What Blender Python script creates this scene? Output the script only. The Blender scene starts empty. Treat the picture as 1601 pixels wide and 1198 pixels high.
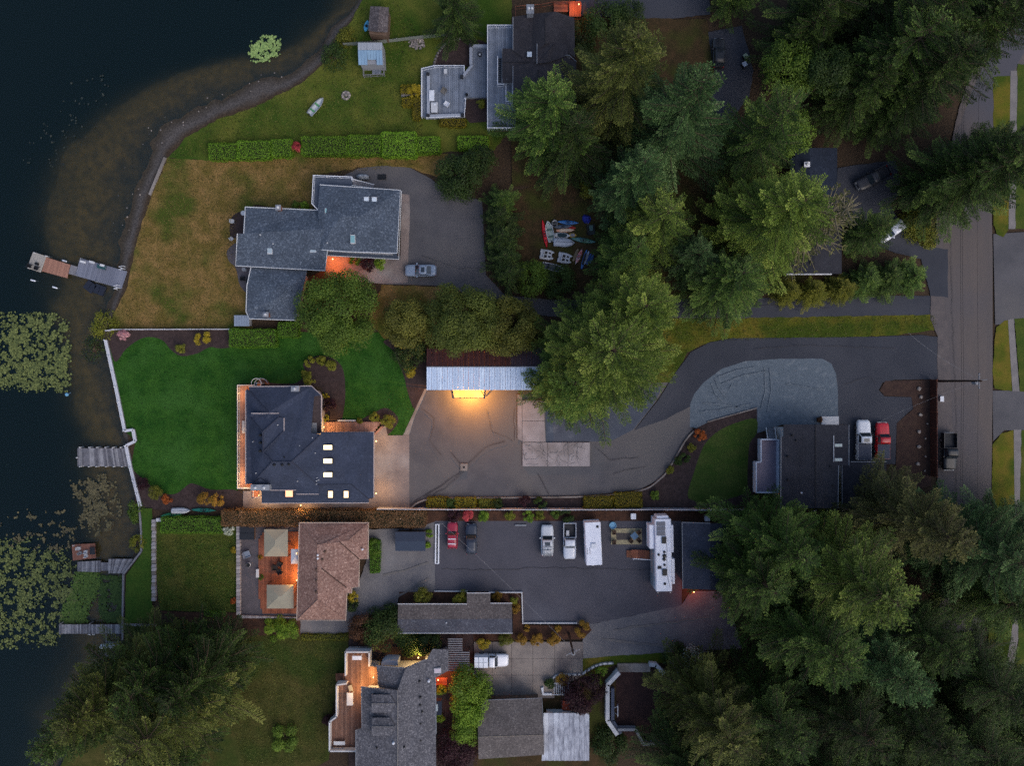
import bpy, math, random
import numpy as np
from mathutils import Vector

R = math.radians
H = 110.0                      # height of the drone above the ground, metres
CX, CY = 800.5, 599.0
C = bpy.context.scene.collection
sc = bpy.context.scene

# ------------------------------------------------------------------ camera
cam = bpy.data.cameras.new('camera')
cam.sensor_width = 36.0
cam.lens = 36.0 * H / 160.1
cam.clip_start = 1.0
cam.clip_end = 4000
camo = bpy.data.objects.new('camera', cam)
camo.location = (0, 0, H)
C.objects.link(camo)
sc.camera = camo

# ------------------------------------------------------------------ light
SUN_EL, SUN_AZ = R(45), R(135)           # azimuth measured clockwise from north (+Y)
world = bpy.data.worlds.new('World')
sc.world = world
world.use_nodes = True
wn = world.node_tree
wn.nodes.clear()
sky = wn.nodes.new('ShaderNodeTexSky')
sky.sky_type = 'NISHITA'
sky.sun_disc = False
sky.sun_elevation = SUN_EL
sky.sun_rotation = SUN_AZ
sky.air_density = 1.0
sky.dust_density = 3.0
bg = wn.nodes.new('ShaderNodeBackground')
bg.inputs['Strength'].default_value = 0.10
wo = wn.nodes.new('ShaderNodeOutputWorld')
wn.links.new(sky.outputs[0], bg.inputs[0])
wn.links.new(bg.outputs[0], wo.inputs[0])
sl = bpy.data.lights.new('sun', 'SUN')
sl.energy = 0.5
sl.angle = R(60)
sl.color = (1.0, 0.93, 0.86)
slo = bpy.data.objects.new('sun', sl)
sd = Vector((math.sin(SUN_AZ) * math.cos(SUN_EL), math.cos(SUN_AZ) * math.cos(SUN_EL), math.sin(SUN_EL)))
slo.rotation_euler = sd.to_track_quat('Z', 'Y').to_euler()
slo.location = (0, 0, 200)
C.objects.link(slo)
sc.view_settings.view_transform = 'Standard'
sc.view_settings.look = 'None'
sc.view_settings.gamma = 1.0
sc.view_settings.use_curve_mapping = False
sc.view_settings.exposure = 0.92
sc.render.engine = 'CYCLES'
sc.cycles.use_denoising = False
sc.cycles.sample_clamp_indirect = 1.0
sc.cycles.sample_clamp_direct = 6.0
sc.cycles.max_bounces = 6
sc.cycles.diffuse_bounces = 3
sc.cycles.transparent_max_bounces = 12
sc.cycles.caustics_reflective = False
sc.cycles.caustics_refractive = False

# ------------------------------------------------------------------ helpers
OFF = {}

def W(px, py, z=0.0):
    k = (H - z) / H / 10.0
    return Vector(((px - CX) * k, (CY - py) * k, z))

def tag(o, label=None, cat=None, group=None, kind=None):
    if label: o['label'] = label
    if cat: o['category'] = cat
    if group: o['group'] = group
    if kind: o['kind'] = kind
    return o

def thing(name, label, cat, loc=(0, 0, 0), group=None, rz=0.0, local=False):
    o = bpy.data.objects.new(name, None)
    o.empty_display_size = 0.3
    o.location = loc
    o.rotation_euler = (0, 0, rz)
    C.objects.link(o)
    OFF[o.name] = Vector((0, 0, 0)) if local else Vector(loc)
    return tag(o, label, cat, group)

def link(name, me, parent=None):
    o = bpy.data.objects.new(name, me)
    C.objects.link(o)
    if parent is not None:
        o.parent = parent
        OFF[o.name] = OFF.get(parent.name, Vector((0, 0, 0)))
    else:
        OFF[o.name] = Vector((0, 0, 0))
    return o

def copy_tree(root, loc, rz=None, label=None, scale=None):
    r = root.copy(); C.objects.link(r)
    r.location = loc
    if rz is not None: r.rotation_euler = (0, 0, rz)
    if label: r['label'] = label
    if scale is not None: r.scale = scale
    for ch in list(root.children):
        c = ch.copy(); C.objects.link(c); c.parent = r
        for g in list(ch.children):
            d = g.copy(); C.objects.link(d); d.parent = c
    return r

class MB:
    def __init__(s): s.v = []; s.f = []
    def add(s, vs, fs):
        n = len(s.v)
        s.v += [tuple(v) for v in vs]
        s.f += [tuple(i + n for i in f) for f in fs]
        return s
    def box(s, x0, y0, z0, x1, y1, z1):
        return s.add([(x0, y0, z0), (x1, y0, z0), (x1, y1, z0), (x0, y1, z0), (x0, y0, z1), (x1, y0, z1), (x1, y1, z1), (x0, y1, z1)],
                     [(3, 2, 1, 0), (4, 5, 6, 7), (0, 1, 5, 4), (1, 2, 6, 5), (2, 3, 7, 6), (3, 0, 4, 7)])
    def obox(s, c, ax, L, D, z0, z1):
        """box centred on c in plan, long axis along angle ax"""
        u = Vector((math.cos(ax), math.sin(ax), 0)) * L / 2; w = Vector((-math.sin(ax), math.cos(ax), 0)) * D / 2
        c = Vector((c[0], c[1], 0)); q = [c - u - w, c + u - w, c + u + w, c - u + w]
        return s.prism(q, z0, z1)
    def prism(s, pts, z0, z1):
        n = len(pts)
        vs = [(p[0], p[1], z0) for p in pts] + [(p[0], p[1], z1) for p in pts]
        fs = [tuple(range(n - 1, -1, -1)), tuple(range(n, 2 * n))] + [(i, (i + 1) % n, (i + 1) % n + n, i + n) for i in range(n)]
        return s.add(vs, fs)
    def slab(s, pts, th):
        n = len(pts)
        vs = [(p[0], p[1], p[2] - th) for p in pts] + [tuple(p) for p in pts]
        fs = [tuple(range(n - 1, -1, -1)), tuple(range(n, 2 * n))] + [(i, (i + 1) % n, (i + 1) % n + n, i + n) for i in range(n)]
        return s.add(vs, fs)
    def tube(s, pts, r, n=5, closed=False):
        pts = [Vector(p) for p in pts]; rings = []
        rr = r if isinstance(r, (list, tuple)) else [r] * len(pts)
        for i, p in enumerate(pts):
            a = pts[max(i - 1, 0)]; b = pts[min(i + 1, len(pts) - 1)]
            if closed: a = pts[i - 1]; b = pts[(i + 1) % len(pts)]
            t = (b - a).normalized() if (b - a).length > 1e-6 else Vector((0, 0, 1))
            h = Vector((0, 0, 1)) if abs(t.z) < 0.9 else Vector((1, 0, 0))
            u = t.cross(h).normalized(); w = t.cross(u)
            rings.append([p + (u * math.cos(2 * math.pi * k / n) + w * math.sin(2 * math.pi * k / n)) * rr[i] for k in range(n)])
        vs = [v for g in rings for v in g]; fs = []
        m = len(pts)
        for i in range(m if closed else m - 1):
            j = (i + 1) % m
            for k in range(n):
                fs.append((i * n + k, i * n + (k + 1) % n, j * n + (k + 1) % n, j * n + k))
        if not closed: fs += [tuple(range(n - 1, -1, -1)), tuple((m - 1) * n + k for k in range(n))]
        return s.add(vs, fs)
    def lathe(s, c, prof, n=12):
        vs = []; fs = []
        for (r, z) in prof:
            for k in range(n):
                a = 2 * math.pi * k / n
                vs.append((c[0] + r * math.cos(a), c[1] + r * math.sin(a), c[2] + z))
        for i in range(len(prof) - 1):
            for k in range(n):
                fs.append((i * n + k, i * n + (k + 1) % n, (i + 1) * n + (k + 1) % n, (i + 1) * n + k))
        fs += [tuple(range(n - 1, -1, -1)), tuple((len(prof) - 1) * n + k for k in range(n))]
        return s.add(vs, fs)
    def loft(s, rings, cap=True):
        n = len(rings[0]); vs = [v for g in rings for v in g]; fs = []
        for i in range(len(rings) - 1):
            for k in range(n):
                fs.append((i * n + k, i * n + (k + 1) % n, (i + 1) * n + (k + 1) % n, (i + 1) * n + k))
        if cap: fs += [tuple(range(n - 1, -1, -1)), tuple((len(rings) - 1) * n + k for k in range(n))]
        return s.add(vs, fs)
    def build(s, name, mat, parent=None, smooth=False):
        o = OFF.get(parent.name, Vector((0, 0, 0))) if parent is not None else Vector((0, 0, 0))
        me = bpy.data.meshes.new(name)
        me.from_pydata([(v[0] - o[0], v[1] - o[1], v[2] - o[2]) for v in s.v], [], s.f)
        if mat: me.materials.append(mat)
        if smooth: me.polygons.foreach_set('use_smooth', [True] * len(me.polygons))
        me.update()
        return link(name, me, parent)

# ------------------------------------------------------------------ materials
K = 0.85
def lin(c):
    out = []
    for v in c:
        v /= 255.0
        v = v / 12.92 if v <= 0.04045 else ((v + 0.055) / 1.055) ** 2.4
        out.append(min(v / K, 0.82))
    return tuple(out) + (1.0,)

MATS = {}
def nd(t, typ, **kw):
    n = t.nodes.new(typ)
    for k, v in kw.items(): setattr(n, k, v)
    return n

def M(key, c1, c2=None, scale=1.0, fine=None, rough=0.8, bump=0.0, bscale=None, metal=0.0, c3=None, s3=0.15, t3=0.55, stretch=None, spec=0.3, coat=0.0):
    """procedural principled material: two tones by world-space noise, a third as large patches, fine grain and bump"""
    if key in MATS: return MATS[key]
    m = bpy.data.materials.new(key); m.use_nodes = True; t = m.node_tree; L = t.links
    b = t.nodes['Principled BSDF']
    b.inputs['Roughness'].default_value = rough; b.inputs['Metallic'].default_value = metal
    b.inputs['Specular IOR Level'].default_value = spec
    b.inputs['Coat Weight'].default_value = coat
    geo = nd(t, 'ShaderNodeNewGeometry'); vec = geo.outputs['Position']
    if stretch:
        mp = nd(t, 'ShaderNodeMapping'); mp.inputs['Scale'].default_value = stretch
        L.new(vec, mp.inputs[0]); vec = mp.outputs[0]
    c2 = c2 or c1
    n1 = nd(t, 'ShaderNodeTexNoise'); n1.inputs['Scale'].default_value = scale; n1.inputs['Detail'].default_value = 6; n1.inputs['Roughness'].default_value = 0.65
    L.new(vec, n1.inputs['Vector'])
    r1 = nd(t, 'ShaderNodeValToRGB'); r1.color_ramp.elements[0].position = 0.36; r1.color_ramp.elements[1].position = 0.64
    r1.color_ramp.elements[0].color = lin(c1); r1.color_ramp.elements[1].color = lin(c2)
    L.new(n1.outputs['Fac'], r1.inputs[0]); col = r1.outputs[0]
    if c3:
        n3 = nd(t, 'ShaderNodeTexNoise'); n3.inputs['Scale'].default_value = s3; n3.inputs['Detail'].default_value = 5
        L.new(geo.outputs['Position'], n3.inputs['Vector'])
        r3 = nd(t, 'ShaderNodeMapRange'); r3.inputs['From Min'].default_value = t3 - 0.07; r3.inputs['From Max'].default_value = t3 + 0.1
        L.new(n3.outputs['Fac'], r3.inputs[0])
        mx = nd(t, 'ShaderNodeMix', data_type='RGBA'); mx.inputs['B'].default_value = lin(c3)
        L.new(r3.outputs[0], mx.inputs['Factor']); L.new(col, mx.inputs['A']); col = mx.outputs['Result']
    if fine:
        n2 = nd(t, 'ShaderNodeTexNoise'); n2.inputs['Scale'].default_value = fine[0]; n2.inputs['Detail'].default_value = 3
        L.new(vec, n2.inputs['Vector'])
        r2 = nd(t, 'ShaderNodeMapRange'); r2.inputs['From Min'].default_value = 0.25; r2.inputs['From Max'].default_value = 0.75
        r2.inputs['To Min'].default_value = 1 - fine[1]; r2.inputs['To Max'].default_value = 1 + fine[1]
        L.new(n2.outputs['Fac'], r2.inputs[0])
        mu = nd(t, 'ShaderNodeVectorMath', operation='SCALE')
        L.new(col, mu.inputs[0]); L.new(r2.outputs[0], mu.inputs['Scale']); col = mu.outputs[0]
    L.new(col, b.inputs['Base Color'])
    if bump:
        nb = nd(t, 'ShaderNodeTexNoise'); nb.inputs['Scale'].default_value = bscale or 6.0; nb.inputs['Detail'].default_value = 4
        L.new(vec, nb.inputs['Vector'])
        bp = nd(t, 'ShaderNodeBump'); bp.inputs['Strength'].default_value = 0.6; bp.inputs['Distance'].default_value = bump
        L.new(nb.outputs['Fac'], bp.inputs['Height']); L.new(bp.outputs[0], b.inputs['Normal'])
    MATS[key] = m
    return m

def shingle(key, c1, c2, c3, wide=0.5, course=0.11, amt=1.0):
    """asphalt shingles: courses follow the height, tabs vary along them"""
    if key in MATS: return MATS[key]
    m = bpy.data.materials.new(key); m.use_nodes = True; t = m.node_tree; L = t.links
    b = t.nodes['Principled BSDF']; b.inputs['Roughness'].default_value = 0.9; b.inputs['Specular IOR Level'].default_value = 0.2
    geo = nd(t, 'ShaderNodeNewGeometry'); sp = nd(t, 'ShaderNodeSeparateXYZ'); L.new(geo.outputs['Position'], sp.inputs[0])
    fl = []
    for k, dv in ((0, wide), (1, wide), (2, course)):
        dvn = nd(t, 'ShaderNodeMath', operation='DIVIDE'); L.new(sp.outputs[k], dvn.inputs[0]); dvn.inputs[1].default_value = dv
        fln = nd(t, 'ShaderNodeMath', operation='FLOOR'); L.new(dvn.outputs[0], fln.inputs[0]); fl.append(fln)
        if k == 2: fz = dvn
    cb = nd(t, 'ShaderNodeCombineXYZ')
    for k in range(3): L.new(fl[k].outputs[0], cb.inputs[k])
    wn_ = nd(t, 'ShaderNodeTexWhiteNoise', noise_dimensions='3D'); L.new(cb.outputs[0], wn_.inputs[0])
    nz = nd(t, 'ShaderNodeTexNoise'); nz.inputs['Scale'].default_value = 3.5; nz.inputs['Detail'].default_value = 6; L.new(geo.outputs['Position'], nz.inputs['Vector'])
    ad = nd(t, 'ShaderNodeMath', operation='MULTIPLY_ADD'); L.new(wn_.outputs[0], ad.inputs[0]); ad.inputs[1].default_value = 0.5 * amt; L.new(nz.outputs['Fac'], ad.inputs[2])
    rp = nd(t, 'ShaderNodeValToRGB'); e = rp.color_ramp.elements; e[0].position = 0.35; e[0].color = lin(c1); e[1].position = 1.05 if False else 1.0; e[1].color = lin(c3)
    e2 = rp.color_ramp.elements.new(0.80); e2.color = lin(c2)
    L.new(ad.outputs[0], rp.inputs[0])
    fr = nd(t, 'ShaderNodeMath', operation='FRACT'); L.new(fz.outputs[0], fr.inputs[0])
    bp = nd(t, 'ShaderNodeBump'); bp.inputs['Strength'].default_value = 0.5; bp.inputs['Distance'].default_value = 0.03; bp.invert = True
    L.new(fr.outputs[0], bp.inputs['Height']); L.new(bp.outputs[0], b.inputs['Normal'])
    nl = nd(t, 'ShaderNodeTexNoise'); nl.inputs['Scale'].default_value = 0.45; nl.inputs['Detail'].default_value = 6; L.new(geo.outputs['Position'], nl.inputs['Vector'])
    ml = nd(t, 'ShaderNodeMapRange'); ml.inputs['From Min'].default_value = 0.3; ml.inputs['From Max'].default_value = 0.7; ml.inputs['To Min'].default_value = 0.84; ml.inputs['To Max'].default_value = 1.16; L.new(nl.outputs['Fac'], ml.inputs[0])
    ms = nd(t, 'ShaderNodeVectorMath', operation='SCALE'); L.new(rp.outputs[0], ms.inputs[0]); L.new(ml.outputs[0], ms.inputs['Scale'])
    L.new(ms.outputs[0], b.inputs['Base Color'])
    MATS[key] = m
    return m

def leafmat(key, c1, c2, c3=None, trans=0.22, rough=0.6, vary=0.25):
    if key in MATS: return MATS[key]
    m = bpy.data.materials.new(key); m.use_nodes = True; t = m.node_tree; L = t.links
    b = t.nodes['Principled BSDF']; b.inputs['Roughness'].default_value = rough; b.inputs['Specular IOR Level'].default_value = 0.25
    at = nd(t, 'ShaderNodeAttribute', attribute_name='tint')
    rp = nd(t, 'ShaderNodeValToRGB'); e = rp.color_ramp.elements; e[0].color = lin(c1); e[1].color = lin(c2)
    if c3: x = rp.color_ramp.elements.new(0.93); x.color = lin(c2); e[-1].color = lin(c3)
    L.new(at.outputs['Fac'], rp.inputs[0])
    oi = nd(t, 'ShaderNodeObjectInfo')
    mr = nd(t, 'ShaderNodeMapRange'); mr.inputs['To Min'].default_value = 1 - vary; mr.inputs['To Max'].default_value = 1 + vary; L.new(oi.outputs['Random'], mr.inputs[0])
    mu = nd(t, 'ShaderNodeVectorMath', operation='SCALE'); L.new(rp.outputs[0], mu.inputs[0]); L.new(mr.outputs[0], mu.inputs['Scale'])
    L.new(mu.outputs[0], b.inputs['Base Color'])
    tr = nd(t, 'ShaderNodeBsdfTranslucent'); L.new(mu.outputs[0], tr.inputs[0])
    mx = nd(t, 'ShaderNodeMixShader'); mx.inputs[0].default_value = trans
    L.new(b.outputs[0], mx.inputs[1]); L.new(tr.outputs[0], mx.inputs[2])
    L.new(mx.outputs[0], t.nodes['Material Output'].inputs['Surface'])
    MATS[key] = m
    return m

def glow(key, c, s):
    if key in MATS: return MATS[key]
    m = bpy.data.materials.new(key); m.use_nodes = True
    b = m.node_tree.nodes['Principled BSDF']
    b.inputs['Base Color'].default_value = (0.8, 0.7, 0.5, 1); b.inputs['Emission Color'].default_value = tuple(c) + (1,); b.inputs['Emission Strength'].default_value = s
    MATS[key] = m
    return m

def paint(key, c, rough=0.35, metal=0.0, coat=0.4):
    if sum(c) < 150: rough, coat = 0.45, 0.1
    return M(key, c, rough=rough, metal=metal, spec=0.5, coat=coat)

WHITE = M('white_paint', (196, 200, 208), (180, 184, 194), 1.5, rough=0.6)
OFFWHITE = M('off_white_paint', (176, 178, 182), (158, 160, 166), 1.2, rough=0.7)
GREYP = M('grey_paint', (120, 124, 132), (104, 108, 116), 1.2, rough=0.7)
DARKP = M('dark_paint', (38, 40, 46), (30, 32, 38), 1.2, rough=0.7)
BLACK = M('black_plastic', (22, 23, 26), rough=0.5)
GLASS = M('car_glass', (34, 42, 50), rough=0.08, spec=0.6, coat=0.6)
WGLASS = M('window_glass', (70, 92, 104), rough=0.06, spec=0.6, coat=0.8)
TYRE = M('tyre_rubber', (24, 24, 25), rough=0.9)
STEEL = M('steel', (150, 154, 160), rough=0.35, metal=0.7)
BARK = M('bark', (84, 70, 58), (60, 50, 42), 3.0, rough=0.95)
GREYWOOD = M('weathered_wood', (118, 118, 124), (92, 92, 98), 1.3, fine=(14, 0.25), rough=0.9, stretch=(6, 0.7, 1))
REDWOOD = M('red_brown_wood', (128, 82, 62), (104, 66, 50), 1.3, fine=(10, 0.2), rough=0.8)
CONC = M('concrete', (128, 122, 118), (108, 102, 100), 0.5, fine=(9, 0.12), rough=0.9, bump=0.01, c3=(94, 88, 84), s3=0.3)
CEDAR = M('cedar_boards', (110, 68, 50), (88, 54, 42), 1.5, fine=(9, 0.2), rough=0.8)

# ------------------------------------------------------------------ ground sheets
def catmull(pts, n=6, closed=True):
    out = []; m = len(pts)
    for i in range(m if closed else m - 1):
        p0 = pts[(i - 1) % m] if closed or i > 0 else pts[0]; p1 = pts[i]; p2 = pts[(i + 1) % m]
        p3 = pts[(i + 2) % m] if closed or i + 2 < m else pts[-1]
        for k in range(n):
            t = k / n
            out.append(tuple(0.5 * ((2 * p1[a]) + (-p0[a] + p2[a]) * t + (2 * p0[a] - 5 * p1[a] + 4 * p2[a] - p3[a]) * t * t + (-p0[a] + 3 * p1[a] - 3 * p2[a] + p3[a]) * t ** 3) for a in (0, 1)))
    if not closed: out.append(tuple(pts[-1]))
    return out

rj = random.Random(5)
def rough_edge(pts, step=8, amp=1.2):
    out = []
    for i, p in enumerate(pts):
        q = pts[(i + 1) % len(pts)]; d = math.dist(p, q); n = max(1, int(d / step))
        for k in range(n):
            t = k / n
            out.append((p[0] + (q[0] - p[0]) * t + rj.uniform(-amp, amp), p[1] + (q[1] - p[1]) * t + rj.uniform(-amp, amp)))
    return out

LEVEL = [0]
def sheet(name, pts, mat, z=None, smooth=0, amp=0.0, parent=None):
    if smooth: pts = catmull(pts, smooth)
    if amp: pts = rough_edge(pts, 7, amp)
    if z is None:
        LEVEL[0] += 1; z = 0.004 + 0.004 * LEVEL[0]
    mb = MB(); mb.add([W(p[0], p[1], z) for p in pts], [tuple(range(len(pts)))])
    o = mb.build(name, mat, parent)
    if o.data.polygons and o.data.polygons[0].normal.z < 0: o.data.flip_normals()
    if parent is None: o['kind'] = 'structure'
    return o
# ------------------------------------------------------------------ terrain and lake
SHORE = [(620, -400), (585, -60), (568, 0), (552, 30), (525, 62), (512, 95), (470, 130), (400, 165), (340, 185), (290, 213), (262, 245), (235, 310), (215, 370),
         (198, 445), (166, 515), (165, 530), (180, 605), (195, 675), (199, 700), (204, 730), (219, 792), (221, 830), (222, 862), (208, 880), (195, 898), (193, 975), (192, 1005), (180, 1060),
         (140, 1110), (108, 1150), (100, 1198), (90, 1260), (40, 1600)]
WATER_Z = -0.55
sx = np.array([(p[0] - CX) / 10 for p in SHORE]); sy = np.array([(CY - p[1]) / 10 for p in SHORE])

def vnoise(x, y, seed=0, scale=1.0):
    rs = np.random.RandomState(seed); g = rs.rand(64, 64)
    x = np.asarray(x) / scale; y = np.asarray(y) / scale
    xi = np.floor(x).astype(int); yi = np.floor(y).astype(int); fx = x - xi; fy = y - yi
    fx = fx * fx * (3 - 2 * fx); fy = fy * fy * (3 - 2 * fy)
    a = g[xi % 64, yi % 64]; b = g[(xi + 1) % 64, yi % 64]; c = g[xi % 64, (yi + 1) % 64]; d = g[(xi + 1) % 64, (yi + 1) % 64]
    return (a * (1 - fx) + b * fx) * (1 - fy) + (c * (1 - fx) + d * fx) * fy

def terrain_z(X, Y):
    d = np.full(X.shape, 1e9)
    for i in range(len(sx) - 1):
        ax, ay, bx, by = sx[i], sy[i], sx[i + 1], sy[i + 1]
        vx, vy = bx - ax, by - ay; t = np.clip(((X - ax) * vx + (Y - ay) * vy) / (vx * vx + vy * vy), 0, 1)
        d = np.minimum(d, np.hypot(X - ax - t * vx, Y - ay - t * vy))
    o = np.argsort(sy); land = X > np.interp(Y, sy[o], sx[o])
    py = CY - Y * 10
    bw = np.interp(py, [0, 60, 120, 220, 330, 450, 515, 535, 1100], [1.0, 1.6, 2.8, 3.2, 2.6, 1.4, 0.8, 0.25, 0.5])
    bench = np.interp(py, [0, 60, 130, 240, 360, 450, 540, 700, 800, 1000, 1100], [2, 4, 8, 13, 12, 8, 7, 6, 8, 7, 4])
    e = np.maximum(d + (vnoise(X, Y, 3, 4.0) - 0.5) * 2.2 * np.clip(d / 3, 0, 1), 0)
    z = np.where(e < bw, -0.5 * e / bw, -0.5 - np.minimum((e - bw) / bench, 1) * 0.95)
    deep = np.maximum(e - bw - bench, 0)
    z = z - np.minimum(deep * 0.45, 8.0)
    z = z + (vnoise(X, Y, 9, 1.3) - 0.5) * 0.10
    return np.where(land, -0.03, np.minimum(z, -0.03))

gx = np.concatenate([[-1500, -500, -200, -120], np.arange(-84, -15, 0.6), np.arange(-15, 90, 5.0), [110, 200, 500, 1500]])
gy = np.concatenate([[-1500, -500, -200, -100], np.arange(-66, 66.1, 0.6), [100, 200, 500, 1500]])
GX, GY = np.meshgrid(gx, gy, indexing='ij'); GZ = terrain_z(GX, GY)
nx, ny = len(gx), len(gy)
vv = np.stack([GX, GY, GZ], -1).reshape(-1, 3)
ii, jj = np.meshgrid(np.arange(nx - 1), np.arange(ny - 1), indexing='ij')
q = np.stack([ii * ny + jj, (ii + 1) * ny + jj, (ii + 1) * ny + jj + 1, ii * ny + jj + 1], -1).reshape(-1, 4)

def npmesh(name, verts, faces, mat, parent=None, tint=None, smooth=False):
    me = bpy.data.meshes.new(name or 'foliage')
    k = faces.shape[1]; n = len(faces)
    me.vertices.add(len(verts)); me.vertices.foreach_set('co', np.ascontiguousarray(verts, dtype=np.float32).ravel())
    me.loops.add(n * k); me.loops.foreach_set('vertex_index', np.ascontiguousarray(faces, dtype=np.int32).ravel())
    me.polygons.add(n); me.polygons.foreach_set('loop_start', np.arange(0, n * k, k, dtype=np.int32))
    me.polygons.foreach_set('loop_total', np.full(n, k, dtype=np.int32))
    if smooth: me.polygons.foreach_set('use_smooth', np.ones(n, dtype=bool))
    if tint is not None:
        at = me.attributes.new('tint', 'FLOAT', 'POINT'); at.data.foreach_set('value', np.ascontiguousarray(tint, dtype=np.float32))
    if mat: me.materials.append(mat)
    me.update(calc_edges=True)
    return link(name, me, parent) if name else me

# soil above, grey shingle at the water's edge, brown silt on the lake bed
gm = bpy.data.materials.new('ground_soil'); gm.use_nodes = True; t = gm.node_tree; L = t.links; b = t.nodes['Principled BSDF']
b.inputs['Roughness'].default_value = 0.95; b.inputs['Specular IOR Level'].default_value = 0.15
geo = nd(t, 'ShaderNodeNewGeometry'); sp = nd(t, 'ShaderNodeSeparateXYZ'); L.new(geo.outputs['Position'], sp.inputs[0])
n1 = nd(t, 'ShaderNodeTexNoise'); n1.inputs['Scale'].default_value = 0.8; n1.inputs['Detail'].default_value = 8; L.new(geo.outputs['Position'], n1.inputs['Vector'])
n2 = nd(t, 'ShaderNodeTexNoise'); n2.inputs['Scale'].default_value = 5.0; n2.inputs['Detail'].default_value = 6; L.new(geo.outputs['Position'], n2.inputs['Vector'])
def ramp2(fac, ca, cb, p0=0.35, p1=0.65):
    r = nd(t, 'ShaderNodeValToRGB'); r.color_ramp.elements[0].position = p0; r.color_ramp.elements[1].position = p1
    r.color_ramp.elements[0].color = lin(ca); r.color_ramp.elements[1].color = lin(cb); L.new(fac, r.inputs[0]); return r.outputs[0]
soil = ramp2(n2.outputs['Fac'], (44, 36, 30), (66, 54, 42))
shing = ramp2(n2.outputs['Fac'], (54, 51, 50), (84, 79, 77))
silt = ramp2(n1.outputs['Fac'], (134, 106, 58), (106, 86, 52))
def zmix(z0, z1, ca, cb, jit=0.12):
    a = nd(t, 'ShaderNodeMath', operation='MULTIPLY_ADD'); L.new(n1.outputs['Fac'], a.inputs[0]); a.inputs[1].default_value = jit; L.new(sp.outputs[2], a.inputs[2])
    r = nd(t, 'ShaderNodeMapRange'); r.inputs['From Min'].default_value = z0; r.inputs['From Max'].default_value = z1; L.new(a.outputs[0], r.inputs[0])
    m = nd(t, 'ShaderNodeMix', data_type='RGBA'); L.new(r.outputs[0], m.inputs['Factor']); L.new(ca, m.inputs['A']); L.new(cb, m.inputs['B']); return m.outputs['Result']
wet = ramp2(n2.outputs['Fac'], (42, 38, 34), (62, 56, 48))
shing = zmix(-0.44, -0.22, wet, shing, 0.14)
c = zmix(-0.95, -0.40, silt, shing, 0.30)
c = zmix(-0.16, 0.02, c, soil)
L.new(c, b.inputs['Base Color'])
bp = nd(t, 'ShaderNodeBump'); bp.inputs['Distance'].default_value = 0.05; bp.inputs['Strength'].default_value = 0.6; L.new(n2.outputs['Fac'], bp.inputs['Height']); L.new(bp.outputs[0], b.inputs['Normal'])
tag(npmesh('ground', vv, q, gm, smooth=True), kind='structure')

wm = bpy.data.materials.new('lake_water'); wm.use_nodes = True; t = wm.node_tree; L = t.links; t.nodes.remove(t.nodes['Principled BSDF'])
tr = nd(t, 'ShaderNodeBsdfTransparent'); tr.inputs[0].default_value = (0.94, 0.97, 0.97, 1)
gl = nd(t, 'ShaderNodeBsdfGlossy'); gl.inputs['Roughness'].default_value = 0.04
fr = nd(t, 'ShaderNodeFresnel'); fr.inputs['IOR'].default_value = 1.42
geo = nd(t, 'ShaderNodeNewGeometry')
nw = nd(t, 'ShaderNodeTexNoise'); nw.inputs['Scale'].default_value = 1.6; nw.inputs['Detail'].default_value = 4; L.new(geo.outputs['Position'], nw.inputs['Vector'])
bw_ = nd(t, 'ShaderNodeBump'); bw_.inputs['Strength'].default_value = 0.4; bw_.inputs['Distance'].default_value = 0.1; L.new(nw.outputs['Fac'], bw_.inputs['Height'])
L.new(bw_.outputs[0], gl.inputs['Normal'])
mx = nd(t, 'ShaderNodeMixShader'); L.new(fr.outputs[0], mx.inputs[0]); L.new(tr.outputs[0], mx.inputs[1]); L.new(gl.outputs[0], mx.inputs[2])
tb = nd(t, 'ShaderNodeBsdfDiffuse'); tb.inputs[0].default_value = (0.04, 0.14, 0.15, 1)   # suspended algae
m2 = nd(t, 'ShaderNodeMixShader'); m2.inputs[0].default_value = 0.05; L.new(mx.outputs[0], m2.inputs[1]); L.new(tb.outputs[0], m2.inputs[2])
L.new(m2.outputs[0], t.nodes['Material Output'].inputs['Surface'])
va = nd(t, 'ShaderNodeVolumeAbsorption'); va.inputs['Color'].default_value = (0.30, 0.34, 0.30, 1); va.inputs['Density'].default_value = 0.68
L.new(va.outputs[0], t.nodes['Material Output'].inputs['Volume'])
wb = MB(); wb.box(-600, -600, -12, -5, 600, WATER_Z)
tag(wb.build('water', wm), kind='structure')

# ------------------------------------------------------------------ ground cover, roads, drives
G_OLIVE = M('olive_lawn', (64, 76, 26), (84, 86, 36), 0.35, fine=(7, 0.35), rough=0.95, bump=0.04, bscale=9, c3=(46, 66, 20), s3=0.12, t3=0.5, spec=0.1)
G_DRY = M('dry_lawn', (84, 74, 35), (118, 94, 58), 0.45, fine=(6, 0.42), rough=0.95, bump=0.05, bscale=8, c3=(60, 70, 26), s3=0.16, t3=0.55, spec=0.1)
G_LUSH = M('lush_lawn', (24, 58, 17), (44, 78, 26), 0.4, fine=(5, 0.42), rough=0.95, bump=0.04, bscale=10, c3=(44, 78, 30), s3=0.22, spec=0.1)
G_MID = M('green_lawn', (48, 66, 24), (66, 74, 30), 0.4, fine=(7, 0.35), rough=0.95, bump=0.04, bscale=9, c3=(78, 78, 38), s3=0.2, t3=0.6, spec=0.1)
G_VERGE = M('verge_grass', (78, 82, 24), (96, 84, 34), 0.5, fine=(7, 0.35), rough=0.95, bump=0.04, bscale=9, c3=(54, 68, 20), s3=0.2, t3=0.5, spec=0.1)
SOIL = M('garden_soil', (60, 50, 50), (48, 40, 40), 1.5, fine=(9, 0.3), rough=0.95, bump=0.05, bscale=7, spec=0.1)
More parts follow.
